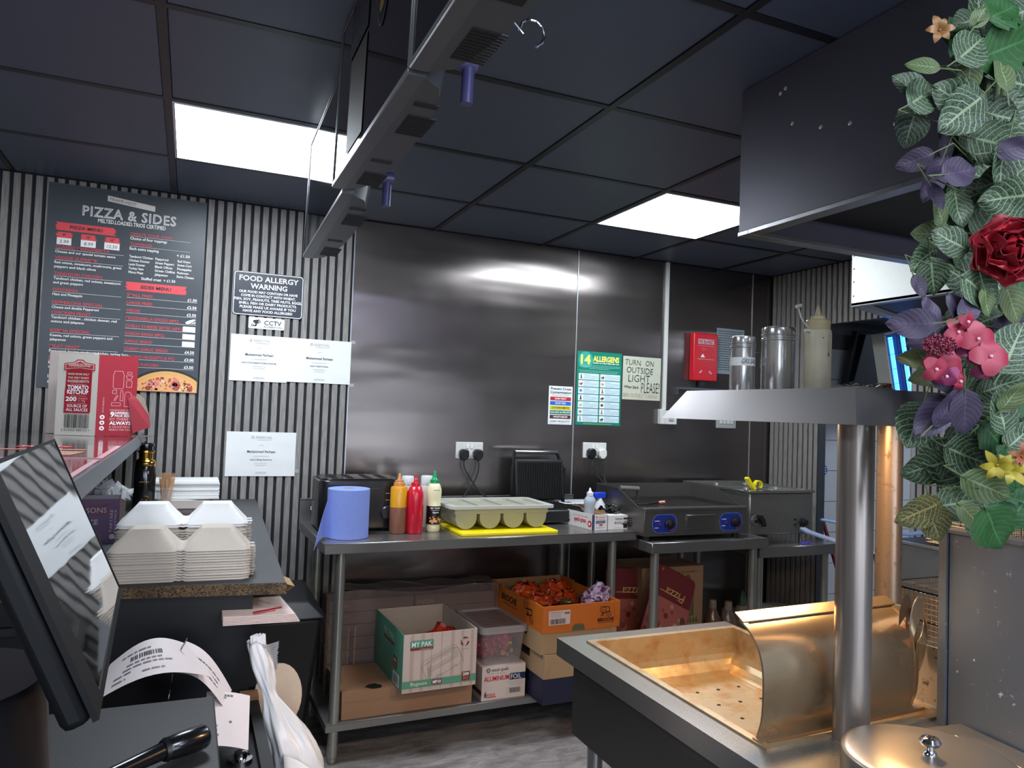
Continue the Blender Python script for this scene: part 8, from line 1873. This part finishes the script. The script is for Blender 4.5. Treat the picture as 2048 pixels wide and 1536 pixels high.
LEAVES = [('B', (1.057,0.681,2.061,0.852,-0.071,0.519,-0.207,-0.956,0.209), 0.072), ('B', (1.077,0.684,2.014,0.833,-0.406,0.375,-0.236,-0.875,-0.422), 0.095), ('N', (1.063,0.749,2.076,-0.918,0.131,-0.373,-0.249,-0.925,0.288), 0.054), ('G', (1.012,0.688,2.045,0.435,-0.171,0.884,-0.519,-0.85,0.091), 0.037), ('N', (0.999,0.689,1.997,0.754,-0.052,0.654,-0.203,-0.967,0.157), 0.074), ('N', (1.069,0.731,2.005,0.79,-0.613,0.026,-0.607,-0.774,0.181), 0.072), ('G', (1.013,0.704,1.958,0.302,0.184,-0.936,-0.615,-0.713,-0.338), 0.049), ('G', (0.919,0.709,1.96,-0.748,0.588,0.307,-0.513,-0.806,0.294), 0.043), ('N', (0.937,0.745,1.948,-0.762,0.447,0.469,-0.405,-0.894,0.194), 0.055), ('N', (0.954,0.73,1.934,0.81,-0.039,0.585,-0.111,-0.99,0.088), 0.068), ('N', (0.992,0.782,1.91,-0.35,-0.056,-0.935,-0.422,-0.882,0.211), 0.067), ('N', (0.986,0.71,1.928,-0.787,0.401,0.469,-0.556,-0.79,-0.257), 0.071), ('N', (0.988,0.697,1.901,-0.716,0.197,-0.669,-0.19,-0.978,-0.085), 0.084), ('N', (1.111,0.722,1.93,0.905,-0.403,-0.138,-0.423,-0.889,-0.175), 0.074), ('N', (1.116,0.706,1.977,-0.99,0.081,0.118,-0.053,-0.974,0.219), 0.075), ('G', (1.068,0.691,1.978,0.03,0.16,0.987,-0.151,-0.975,0.163), 0.059), ('N', (1.075,0.696,1.871,0.715,-0.629,-0.304,-0.698,-0.668,-0.259), 0.081), ('N', (1.059,0.686,1.838,-0.038,0.251,-0.967,-0.056,-0.967,-0.248), 0.077), ('P', (1.008,0.737,1.873,-0.247,-0.044,0.968,-0.093,-0.993,-0.069), 0.043), ('P', (0.938,0.734,1.834,-0.762,0.535,-0.364,-0.386,-0.827,-0.408), 0.05), ('P', (0.982,0.74,1.813,-0.136,0.423,-0.896,-0.106,-0.905,-0.411), 0.065), ('P', (0.97,0.683,1.81,0.949,-0.119,0.293,-0.171,-0.973,0.156), 0.065), ('P', (0.958,0.711,1.78,0.444,-0.299,-0.844,-0.222,-0.95,0.22), 0.041), ('P', (1.057,0.663,1.852,0.772,-0.605,0.194,-0.522,-0.778,-0.35), 0.049), ('G', (0.988,0.729,1.767,-0.463,-0.165,0.871,-0.035,-0.978,-0.204), 0.044), ('G', (1,0.751,1.74,-0.973,0.228,-0.043,-0.223,-0.969,-0.104), 0.061), ('N', (1.084,0.716,1.82,-0.864,0.333,-0.378,-0.308,-0.943,-0.126), 0.067), ('N', (1.055,0.677,1.783,-0.895,0.394,-0.21,-0.288,-0.869,-0.402), 0.076), ('N', (1.079,0.743,1.808,-0.685,0.641,-0.347,-0.707,-0.701,0.1), 0.059), ('N', (1.041,0.74,1.779,0.189,-0.09,-0.978,-0.259,-0.965,0.039), 0.058), ('N', (0.993,0.717,1.723,-0.83,0.306,0.466,-0.374,-0.926,-0.058), 0.056), ('N', (1.09,0.758,1.724,0.195,-0.078,-0.978,-0.108,-0.992,0.058), 0.088), ('N', (0.984,0.755,1.699,-0.72,0.185,-0.669,-0.218,-0.975,-0.035), 0.056), ('N', (0.994,0.743,1.671,0.469,0.186,-0.863,-0.493,-0.756,-0.431), 0.057), ('N', (1.074,0.762,1.689,-0.857,0.231,0.46,-0.285,-0.957,-0.049), 0.069), ('N', (1.031,0.697,1.65,0.891,-0.098,-0.443,-0.14,-0.988,-0.064), 0.071), ('G', (1.032,0.687,1.631,0.41,0.008,-0.912,-0.108,-0.992,-0.057), 0.043), ('G', (1.092,0.688,1.633,0.552,-0.05,-0.832,-0.23,-0.969,-0.094), 0.063), ('P', (0.936,0.721,1.649,0.549,-0.059,-0.834,-0.256,-0.961,-0.101), 0.034), ('P', (0.954,0.716,1.616,-0.185,0.1,0.978,-0.089,-0.992,0.085), 0.05), ('P', (0.909,0.712,1.594,-0.861,0.507,-0.032,-0.487,-0.842,-0.23), 0.063), ('P', (1.002,0.71,1.62,-0.409,0.365,0.837,-0.276,-0.923,0.268), 0.06), ('P', (1.009,0.697,1.626,0.494,-0.008,0.87,-0.293,-0.943,0.157), 0.049), ('P', (0.954,0.723,1.581,-0.709,0.474,-0.521,-0.55,-0.835,-0.012), 0.057), ('P', (1.12,0.704,1.605,0.924,-0.382,0.038,-0.381,-0.924,-0.025), 0.06), ('O', (0.96,0.74,1.55,-0.923,0.383,0.05,-0.352,-0.888,0.295), 0.058), ('O', (1.014,0.769,1.528,-0.96,0.183,-0.213,-0.217,-0.964,0.151), 0.052), ('O', (1.114,0.734,1.523,0.337,-0.167,-0.926,-0.332,-0.942,0.05), 0.082), ('D', (1.103,0.722,1.571,0.894,-0.24,0.378,-0.275,-0.96,0.043), 0.049), ('N', (1.075,0.675,1.574,0.454,-0.122,0.882,-0.509,-0.849,0.145), 0.081), ('G', (1.06,0.668,1.501,0.273,-0.488,0.829,-0.443,-0.829,-0.342), 0.049), ('N', (1.104,0.709,1.518,0.718,-0.599,0.355,-0.489,-0.796,-0.357), 0.065), ('P', (0.983,0.71,1.516,0.472,-0.512,-0.717,-0.763,-0.645,-0.042), 0.046), ('P', (0.973,0.729,1.464,-0.524,0.331,-0.785,-0.52,-0.854,-0.013), 0.071), ('P', (0.983,0.705,1.483,0.523,-0.334,0.784,-0.075,-0.935,-0.348), 0.064), ('P', (1.006,0.699,1.471,0.293,0.16,-0.943,-0.447,-0.849,-0.283), 0.066), ('N', (0.977,0.757,1.451,-0.508,-0.039,-0.86,-0.533,-0.77,0.35), 0.076), ('N', (1.084,0.727,1.46,-0.402,0.541,-0.739,-0.645,-0.74,-0.191), 0.07), ('B', (1.097,0.708,1.433,0.769,-0.201,-0.607,-0.243,-0.97,0.013), 0.076), ('N', (1.121,0.694,1.444,0.687,-0.279,0.671,-0.5,-0.851,0.158), 0.055), ('N', (1.069,0.777,1.401,-0.72,0.172,0.672,-0.129,-0.985,0.113), 0.102), ('N', (1.036,0.785,1.388,-0.824,0.426,-0.374,-0.379,-0.905,-0.194), 0.069), ('N', (1.07,0.742,1.411,0.952,-0.114,-0.286,-0.154,-0.981,-0.12), 0.078), ('G', (1.049,0.693,1.368,0.784,-0.483,-0.39,-0.578,-0.797,-0.175), 0.071), ('B', (1.13,0.709,1.377,0.921,-0.114,0.372,-0.266,-0.883,0.388), 0.077), ('N', (1.062,0.747,1.34,0.892,-0.401,0.21,-0.45,-0.834,0.319), 0.067), ('G', (1.032,0.705,1.327,0.731,-0.298,-0.614,-0.291,-0.95,0.115), 0.051), ('Y', (0.981,0.752,1.325,-0.731,0.434,-0.526,-0.333,-0.9,-0.28), 0.067), ('Y', (1.017,0.753,1.31,0.44,0.09,-0.894,-0.372,-0.887,-0.273), 0.059), ('B', (1.031,0.671,1.312,0.657,0.064,-0.751,-0.275,-0.907,-0.318), 0.078), ('B', (1.127,0.695,1.341,0.309,-0.428,0.849,-0.55,-0.809,-0.207), 0.068), ('N', (1.138,0.72,2.093,-0.85,0.367,-0.377,-0.428,-0.9,0.088), 0.064), ('N', (1.092,0.727,1.616,-0.918,0.134,-0.374,-0.22,-0.955,0.198), 0.053), ('N', (1.101,0.727,1.777,0.367,-0.322,0.873,-0.557,-0.828,-0.071), 0.072), ('N', (1.091,0.684,1.824,-0.088,-0.11,0.99,-0.372,-0.919,-0.135), 0.069), ('N', (1.139,0.71,1.763,-0.561,0.023,0.827,-0.396,-0.885,-0.244), 0.063), ('B', (1.081,0.684,1.409,-0.488,0.211,0.847,-0.084,-0.977,0.195), 0.054), ('N', (1.059,0.685,1.48,-0.186,0.097,0.978,-0.227,-0.972,0.053), 0.064), ('N', (1.146,0.712,1.543,-0.675,0.577,0.46,-0.593,-0.795,0.127), 0.071), ('P', (1.193,0.785,1.858,0.593,-0.593,-0.545,-0.631,-0.762,0.144), 0.081), ('B', (1.205,0.756,1.503,0.801,-0.329,-0.5,-0.39,-0.921,-0.019), 0.08), ('N', (1.18,0.82,1.917,0.704,-0.64,0.309,-0.532,-0.763,-0.367), 0.086), ('N', (1.234,0.817,1.354,0.822,-0.57,0.018,-0.56,-0.801,0.21), 0.098), ('B', (1.324,0.766,1.631,0.809,-0.587,-0.009,-0.566,-0.776,-0.278), 0.088), ('N', (1.15,0.809,1.48,0.701,-0.276,0.658,-0.327,-0.944,-0.048), 0.069), ('N', (1.313,0.772,1.541,0.781,-0.246,0.574,-0.267,-0.962,-0.05), 0.07), ('N', (1.18,0.816,1.379,-0.549,0.364,-0.753,-0.299,-0.926,-0.23), 0.073), ('N', (1.27,0.807,1.994,-0.252,0.033,0.967,-0.132,-0.991,-0.001), 0.096), ('N', (1.172,0.818,1.861,0.787,-0.295,0.543,-0.303,-0.95,-0.076), 0.088), ('N', (1.272,0.752,1.997,0.758,-0.1,0.644,-0.17,-0.984,0.047), 0.096), ('P', (1.281,0.829,1.35,0.532,-0.527,0.662,-0.608,-0.782,-0.134), 0.071), ('N', (1.224,0.809,1.646,0.902,-0.209,-0.378,-0.26,-0.962,-0.088), 0.078), ('B', (1.182,0.795,1.884,0.643,-0.067,-0.763,-0.232,-0.966,-0.111), 0.074), ('N', (1.148,0.808,1.848,0.217,-0.25,0.944,-0.178,-0.961,-0.214), 0.073), ('N', (1.18,0.792,1.82,-0.547,-0.111,0.83,-0.379,-0.851,-0.364), 0.095), ('N', (1.27,0.747,1.426,-0.144,-0.178,0.973,-0.601,-0.765,-0.229), 0.071), ('P', (1.162,0.828,1.775,0.945,-0.073,-0.318,-0.114,-0.987,-0.111), 0.073), ('N', (1.29,0.794,2.133,0.029,0.001,1,-0.688,-0.725,0.021), 0.085), ('B', (1.242,0.774,1.615,-0.328,0.269,0.906,-0.524,-0.85,0.062), 0.072), ('B', (1.185,0.796,2.066,0.856,-0.416,0.306,-0.35,-0.904,-0.246), 0.069), ('N', (1.302,0.802,1.816,-0.935,0.123,-0.332,-0.111,-0.992,-0.057), 0.072), ('N', (1.287,0.757,2.159,-0.815,0.56,0.148,-0.565,-0.825,0.007), 0.072), ('N', (1.203,0.717,2.138,0.855,-0.381,0.352,-0.263,-0.903,-0.34), 0.074), ('N', (1.175,0.748,1.83,0.155,-0.339,-0.928,-0.188,-0.932,0.309), 0.092), ('N', (1.258,0.782,1.55,-0.843,0.535,0.053,-0.533,-0.844,0.056), 0.084), ('N', (1.213,0.807,1.381,0.975,-0.217,0.042,-0.215,-0.976,-0.046), 0.095), ('N', (1.166,0.766,1.958,0.793,-0.309,0.525,-0.408,-0.909,0.081), 0.07), ('B', (1.167,0.83,1.999,-0.321,-0.133,-0.938,-0.137,-0.973,0.185), 0.071), ('P', (1.229,0.807,1.513,0.741,-0.342,-0.578,-0.34,-0.933,0.117), 0.078), ('N', (1.232,0.76,1.47,-0.322,-0.093,-0.942,-0.094,-0.987,0.129), 0.087), ('N', (1.11,0.758,2.118,-0.553,-0.137,0.822,-0.145,-0.956,-0.256), 0.079), ('P', (1.331,0.771,2.129,0.6,-0.284,-0.748,-0.472,-0.88,-0.045), 0.075), ('N', (1.15,0.767,1.867,-0.605,0.375,-0.702,-0.182,-0.924,-0.336), 0.071), ('P', (1.127,0.782,1.63,0.291,-0.116,-0.95,-0.447,-0.894,-0.028), 0.084), ('P', (1.204,0.783,1.815,0.33,-0.455,0.827,-0.33,-0.876,-0.351), 0.08), ('N', (1.274,0.781,1.441,0.853,-0.464,0.237,-0.512,-0.832,0.213), 0.097), ('N', (1.199,0.811,2.026,-0.801,0.585,-0.124,-0.56,-0.807,-0.19), 0.079), ('P', (1.243,0.766,1.473,-0.947,0.323,-0.005,-0.312,-0.919,-0.243), 0.063), ('P', (1.161,0.756,2.106,0.815,-0.193,-0.547,-0.286,-0.954,-0.089), 0.079), ('P', (1.211,0.752,1.43,-0.206,0.363,-0.909,-0.418,-0.872,-0.253), 0.065), ('N', (1.229,0.756,2.189,-0.547,0.561,0.622,-0.577,-0.791,0.206), 0.077), ('B', (1.261,0.733,1.473,0.66,-0.651,0.375,-0.737,-0.657,0.156), 0.075), ('N', (1.169,0.797,1.51,0.806,-0.213,0.552,-0.351,-0.923,0.156), 0.069), ('N', (1.227,0.716,1.914,-0.015,-0.187,0.982,-0.68,-0.718,-0.147), 0.091), ('B', (1.26,0.756,1.892,-0.867,0.276,-0.415,-0.244,-0.961,-0.128), 0.078), ('N', (1.248,0.811,1.499,-0.639,0.384,0.666,-0.563,-0.824,-0.065), 0.09), ('P', (1.206,0.806,1.926,-0.91,0.197,-0.364,-0.319,-0.895,0.311), 0.082), ('N', (1.128,0.764,1.913,0.925,-0.273,-0.265,-0.348,-0.888,-0.299), 0.068), ('B', (1.234,0.768,1.692,0.035,0.323,-0.946,-0.46,-0.835,-0.302), 0.085), ('N', (1.167,0.788,1.931,-0.472,0.211,0.856,-0.628,-0.762,-0.159), 0.093), ('N', (1.232,0.801,1.703,-0.52,0.25,-0.817,-0.128,-0.968,-0.215), 0.087), ('N', (1.295,0.748,1.457,-0.872,0.461,0.166,-0.399,-0.865,0.305), 0.073), ('N', (1.241,0.735,1.488,0.342,-0.475,0.811,-0.702,-0.702,-0.115), 0.071), ('P', (1.315,0.797,1.527,0.418,0.052,0.907,-0.296,-0.936,0.19), 0.086), ('P', (1.2,0.789,1.421,0.264,0.026,0.964,-0.42,-0.897,0.14), 0.063), ('N', (1.246,0.81,2.163,0.731,-0.68,0.055,-0.623,-0.699,-0.352), 0.085), ('B', (1.212,0.806,1.872,0.1,-0.017,-0.995,-0.55,-0.834,-0.041), 0.066), ('N', (1.251,0.762,1.89,-0.257,0.129,0.958,-0.234,-0.97,0.068), 0.079), ('P', (1.154,0.769,1.928,-0.784,0.491,0.38,-0.527,-0.85,0.013), 0.062), ('N', (1.285,0.744,2.083,0.771,-0.633,-0.068,-0.591,-0.751,0.294), 0.082), ('N', (1.299,0.778,1.902,0.637,0.021,0.77,-0.435,-0.815,0.382), 0.095), ('N', (1.116,0.783,1.422,0.375,-0.049,-0.926,-0.263,-0.963,-0.056), 0.07), ('N', (1.261,0.81,1.449,-0.61,0.537,0.583,-0.573,-0.807,0.144), 0.071), ('N', (1.273,0.791,1.63,-0.848,0.299,0.437,-0.22,-0.95,0.224), 0.076), ('P', (1.122,0.798,1.395,0.831,0.004,-0.557,-0.096,-0.984,-0.151), 0.08), ('N', (1.207,0.803,1.309,-0.265,-0.203,0.943,-0.472,-0.825,-0.311), 0.08), ('N', (1.188,0.772,2.051,0.936,-0.233,0.262,-0.282,-0.944,0.169), 0.087), ('N', (1.235,0.825,1.773,-0.059,-0.251,0.966,-0.053,-0.966,-0.254), 0.075), ('P', (1.148,0.776,1.81,-0.381,0.42,0.824,-0.505,-0.841,0.195), 0.078), ('N', (1.173,0.789,1.7,-0.525,0.539,0.659,-0.57,-0.797,0.198), 0.086), ('N', (1.206,0.764,1.986,0.749,-0.655,0.099,-0.662,-0.746,0.074), 0.068), ('N', (1.194,0.808,2.214,-0.762,0.024,-0.647,-0.307,-0.893,0.328), 0.085), ('N', (1.147,0.762,1.845,-0.848,0.408,0.337,-0.381,-0.913,0.145), 0.081), ('N', (1.201,0.758,1.951,0.766,-0.641,-0.048,-0.606,-0.745,0.28), 0.094), ('N', (1.257,0.765,1.805,0.69,-0.397,0.605,-0.312,-0.918,-0.246), 0.086), ('N', (1.142,0.808,1.792,0.15,-0.227,0.962,-0.617,-0.782,-0.088), 0.084), ('N', (1.239,0.717,2.062,-0.995,0.087,0.048,-0.097,-0.956,-0.278), 0.089), ('P', (1.194,0.828,1.997,-0.211,-0.19,0.959,-0.381,-0.887,-0.26), 0.071), ('B', (1.14,0.797,2.08,0.663,-0.188,0.725,-0.292,-0.956,0.019), 0.071), ('N', (1.161,0.826,1.62,0.009,0.364,-0.931,-0.297,-0.889,-0.35), 0.072), ('B', (1.168,0.815,2.119,0.881,-0.366,0.3,-0.39,-0.92,0.024), 0.08), ('B', (1.339,0.773,1.453,0.464,-0.591,0.66,-0.595,-0.76,-0.261), 0.087), ('N', (1.202,0.765,1.521,0.381,-0.422,0.823,-0.717,-0.697,-0.025), 0.08), ('N', (1.189,0.781,2.13,-0.719,0.603,0.344,-0.68,-0.712,-0.173), 0.087), ('N', (1.198,0.77,2.052,0.983,-0.106,0.149,-0.108,-0.994,0.002), 0.078), ('N', (1.2,0.819,2.028,0.174,-0.216,-0.961,-0.614,-0.787,0.066), 0.083), ('N', (1.228,0.723,1.872,-0.283,-0.123,-0.951,-0.153,-0.973,0.171), 0.079), ('N', (1.212,0.716,2.097,-0.729,0.444,-0.52,-0.333,-0.895,-0.297), 0.089), ('N', (1.17,0.789,1.551,0.802,0.036,-0.596,-0.258,-0.879,-0.401), 0.092), ('N', (1.175,0.832,1.847,0.737,-0.599,-0.312,-0.584,-0.797,0.152), 0.075), ('N', (1.187,0.81,1.836,-0.907,0.303,-0.293,-0.263,-0.95,-0.168), 0.097), ('N', (1.194,0.78,2.143,0.666,-0.287,0.688,-0.622,-0.723,0.301), 0.091), ('N', (1.131,0.763,1.797,0.326,-0.376,-0.867,-0.135,-0.927,0.351), 0.078), ('N', (1.178,0.809,1.614,0.488,0.145,-0.861,-0.556,-0.708,-0.435), 0.078)]
gar = thing('flower_garland', 'thick garland of artificial leaves and flowers hanging down the right edge of the picture', 'garland', (1.2, .78, 1.3))
GI = WORLD[gar.name].inverted()
LB = {'G': 'pale green veined leaf', 'P': 'plain purple leaf', 'O': 'olive green leaf', 'B': 'bright green toothed leaf', 'Y': 'green leaf with golden veins'}
for i, (k, q, s_) in enumerate(LEAVES):
    Pc, ax, nn = V(q[0:3]), V(q[3:6]), V(q[6:9]); yv = nn.cross(ax).normalized(); nn = ax.cross(yv)
    M_ = Matrix(((ax.x*s_, yv.x*s_, nn.x*s_, 0), (ax.y*s_, yv.y*s_, nn.y*s_, 0), (ax.z*s_, yv.z*s_, nn.z*s_, 0), (0, 0, 0, 1)))
    o = bpy.data.objects.new('leaf', LMESH[(k, i % 3)]); COL.objects.link(o); o.parent = gar
    o.matrix_local = GI @ Matrix.Translation(Pc - ax*s_*.5) @ M_
    if k in LB: o['label'] = LB[k]
STM = mat('stem_green', '#4c5a3a', .6, var=.15); 
b = MB(); r = random.Random(2)
for k in range(5):
    ph = r.uniform(0, 6); b.tube([(1.195+.035*math.sin(1.3*i+ph)+.0*k, .79+.03*math.cos(1.1*i+ph), 2.39-.105*i) for i in range(11)], .004, n=6)
for i, (k, q, s_) in enumerate(LEAVES[:79]):
    Pc, ax = V(q[0:3]), V(q[3:6]); a = Pc-ax*s_*.5; c = V((1.19, .79, a.z+.02)); m_ = a-ax*.03+V((0, 0, .004)); b.tube([a+ax*.004, m_, m_.lerp(c, .5)], .0011, n=5)
obj('stems', b, STM, gar, kind='stuff')
# dark moss-like filling behind the leaves
b = MB()
for k in range(420):
    z = r.uniform(1.28, 2.36); a = r.uniform(0, 6.28); rr0 = r.uniform(.0, .07); p = V((1.235+rr0*math.cos(a), .80+rr0*.6*math.sin(a), z)); d = V((r.uniform(-1, 1), r.uniform(-1, 1), r.uniform(-1, 1))).normalized()*r.uniform(.02, .045); n_ = d.cross(V((r.uniform(-1, 1), r.uniform(-1, 1), .3))).normalized()*.007
    b.add([p-n_, p+d*.5+n_*1.2, p+d, p+d*.5-n_*1.2], [(0, 1, 2, 3)])
obj('filler_sprigs', b, mat('sprig_dark', '#1c3324', .7, var=.3), gar, kind='stuff', smooth=False)
# flowers --------------------------------------------------------------
fw_r, fw_u, fw_f = V((.915, -.401, .037)), V((-.05, -.021, .999)), V((.399, .916, .039))
def frame(n_):
    z_ = V(n_).normalized(); x_ = (fw_r - z_*fw_r.dot(z_)).normalized(); y_ = z_.cross(x_); return x_, y_, z_
ROSE = mat('rose_red', '#7d0e1f', .55, var=.25, scale=20); ROSE2 = mat('rose_red_light', '#9a1528', .5, var=.2, scale=20)
c = V((1.054, .676, 1.704)); X_, Y_, Z_ = frame(-fw_f + fw_r*-.25 + fw_u*.1)
fl = obj('rose', (lambda b: (b.lathe(c - Z_*.02, [(.006, 0), (.014, .012), (.012, .03), (.003, .034)], n=12, axis=tuple(Z_)), b)[1])(MB()), ROSE, gar, label='large deep red rose')
pi_ = 0
for ring, (n_, R0, w_, lift, lean, mm) in enumerate(((7, .052, .036, -.004, .35, ROSE), (6, .040, .032, .004, .8, ROSE2), (5, .027, .024, .012, 1.15, ROSE), (4, .016, .017, .018, 1.35, ROSE2), (3, .008, .012, .020, 1.45, ROSE2))):
    for k in range(n_):
        a = 2*PI*k/n_ + ring*.5 + rnd.uniform(-.12, .12); rad = X_*math.cos(a)+Y_*math.sin(a); tan = Z_.cross(rad)
        ln_ = R0*rnd.uniform(.92, 1.08); ww = w_*rnd.uniform(.9, 1.1)
        def pf_(u, v, rad=rad, tan=tan, ln_=ln_, ww=ww, lean=lean, lift=lift):
            s_ = 2*u-1; prof_w = ww*(math.sin(PI*(.15+.80*v))**.6)*1.15
            rr1 = ln_*(.35+.65*v*math.cos(lean*.55)); hh_ = lift + ln_*v*math.sin(lean*.9)*.8 + .010*v*v
            return c + rad*(rr1 - .012*s_*s_*v) + tan*s_*prof_w + Z_*(hh_ + .010*s_*s_*(1-v*.3) + .003*math.sin(5*s_+3*ring+k) - (.006*max(0, v-.8)*5 if ring < 2 else 0))
        b = MB(); b.shell(pf_, 8, 6, .0007); obj('petal', b, mm, fl, angle=80)
HYD = mat('hydrangea_pink', '#8c233b', .5, var=.2, scale=60); HYD2 = mat('hydrangea_magenta', '#7b2652', .5, var=.2, scale=60); EYE = mat('flower_eye', '#d8a0b0', .5)
c = V((.978, .693, 1.568)); fl = obj('hydrangea', (lambda b: (b.tube([c+fw_f*.03, c+fw_f*.01], .004, n=6), b)[1])(MB()), STM, gar, label='cluster of pink hydrangea flowers')
def px(dx, dy, dd=0): return c + fw_r*(dx*.0007) - fw_u*(dy*.0007) + fw_f*dd
for (dx, dy, sz, mm) in ((0, -25, 30, HYD), (38, -12, 36, HYD), (32, 12, 26, HYD2), (55, 24, 38, HYD), (-32, 40, 36, HYD), (-50, 48, 28, HYD), (-12, 38, 26, HYD), (8, 72, 20, HYD), (-24, 62, 24, HYD2), (50, 48, 24, HYD2), (14, -46, 20, HYD)):
    cc = px(dx, dy, rnd.uniform(-.012, .006)); X_, Y_, Z_ = frame(-fw_f + fw_r*rnd.uniform(-.5, .5) + fw_u*rnd.uniform(-.4, .4))
    a0 = rnd.uniform(0, 1.5); R_ = sz*.0007
    for k in range(4):
        a = a0+k*PI/2; rad = X_*math.cos(a)+Y_*math.sin(a); tan = Z_.cross(rad)
        b = MB(); b.grid(lambda u, v: cc + rad*(R_*v*1.0) + tan*((2*u-1)*R_*.52*math.sin(PI*(.08+.84*v))**.7) + Z_*(.003*math.sin(PI*v)-.004*v*v), 6, 5); obj('petal', b, mm, fl, angle=180)
    b = MB(); b.lathe(cc, [(.0022, .001), (.0024, .003), (.0012, .0045)], n=8, axis=tuple(Z_)); obj('flower_eye', b, EYE, fl)
b = MB(); r = random.Random(8)
for k in range(260):
    a = r.uniform(0, 6.28); q_ = r.random()**.5; p = px(-44+34*q_*math.cos(a), 2+20*q_*math.sin(a), -.014+.008*q_); d = (-fw_f + V((r.uniform(-.6, .6), r.uniform(-.6, .6), r.uniform(-.6, .6))))*.006; b.cyl(p, p+d, .0006, .0011, n=4)
obj('bud_cluster', b, mat('bud_wine', '#7c2440', .6, var=.4, scale=200), fl, kind='stuff', smooth=False)
def small_flower(cx, label, m, n_, R_, wd, seed, parts=((0, 0),)):
    c = V(cx); fl = obj('small_flower', (lambda b: (b.lathe(c, [(.002, 0), (.003, .002), (.001, .005)], n=8, axis=tuple(-fw_f)), b)[1])(MB()), m, gar, label=label); r = random.Random(seed)
    for (ox, oy) in parts:
        cc = c + fw_r*ox*.0007 - fw_u*oy*.0007; X_, Y_, Z_ = frame(-fw_f + fw_r*r.uniform(-.5, .3) + fw_u*r.uniform(-.3, .3))
        for k in range(n_):
            a = 2*PI*k/n_+r.uniform(-.2, .2); rad = X_*math.cos(a)+Y_*math.sin(a); tan = Z_.cross(rad); L_ = R_*r.uniform(.75, 1.1)
            b = MB(); b.grid(lambda u, v: cc + rad*L_*v + tan*((2*u-1)*wd*math.sin(PI*(.1+.88*v))**.8) + Z_*(.008*math.sin(PI*v*.8)), 5, 5); obj('petal', b, m, fl, angle=180)
small_flower((.978, .728, 2.032), 'small faded orange star flower near the top', mat('star_orange', '#875f34', .5, var=.15), 6, .022, .006, 3)
small_flower((1.036, .675, 1.403), 'yellow-green spiky flower', mat('spike_yellow', '#91831a', .5, var=.2), 6, .026, .006, 4, ((0, 0), (28, 12)))
small_flower((1.066, .661, 1.416), 'rust orange spiky flower', mat('spike_orange', '#7b4121', .5, var=.2), 7, .022, .004, 5, ((0, 0), (14, 22)))
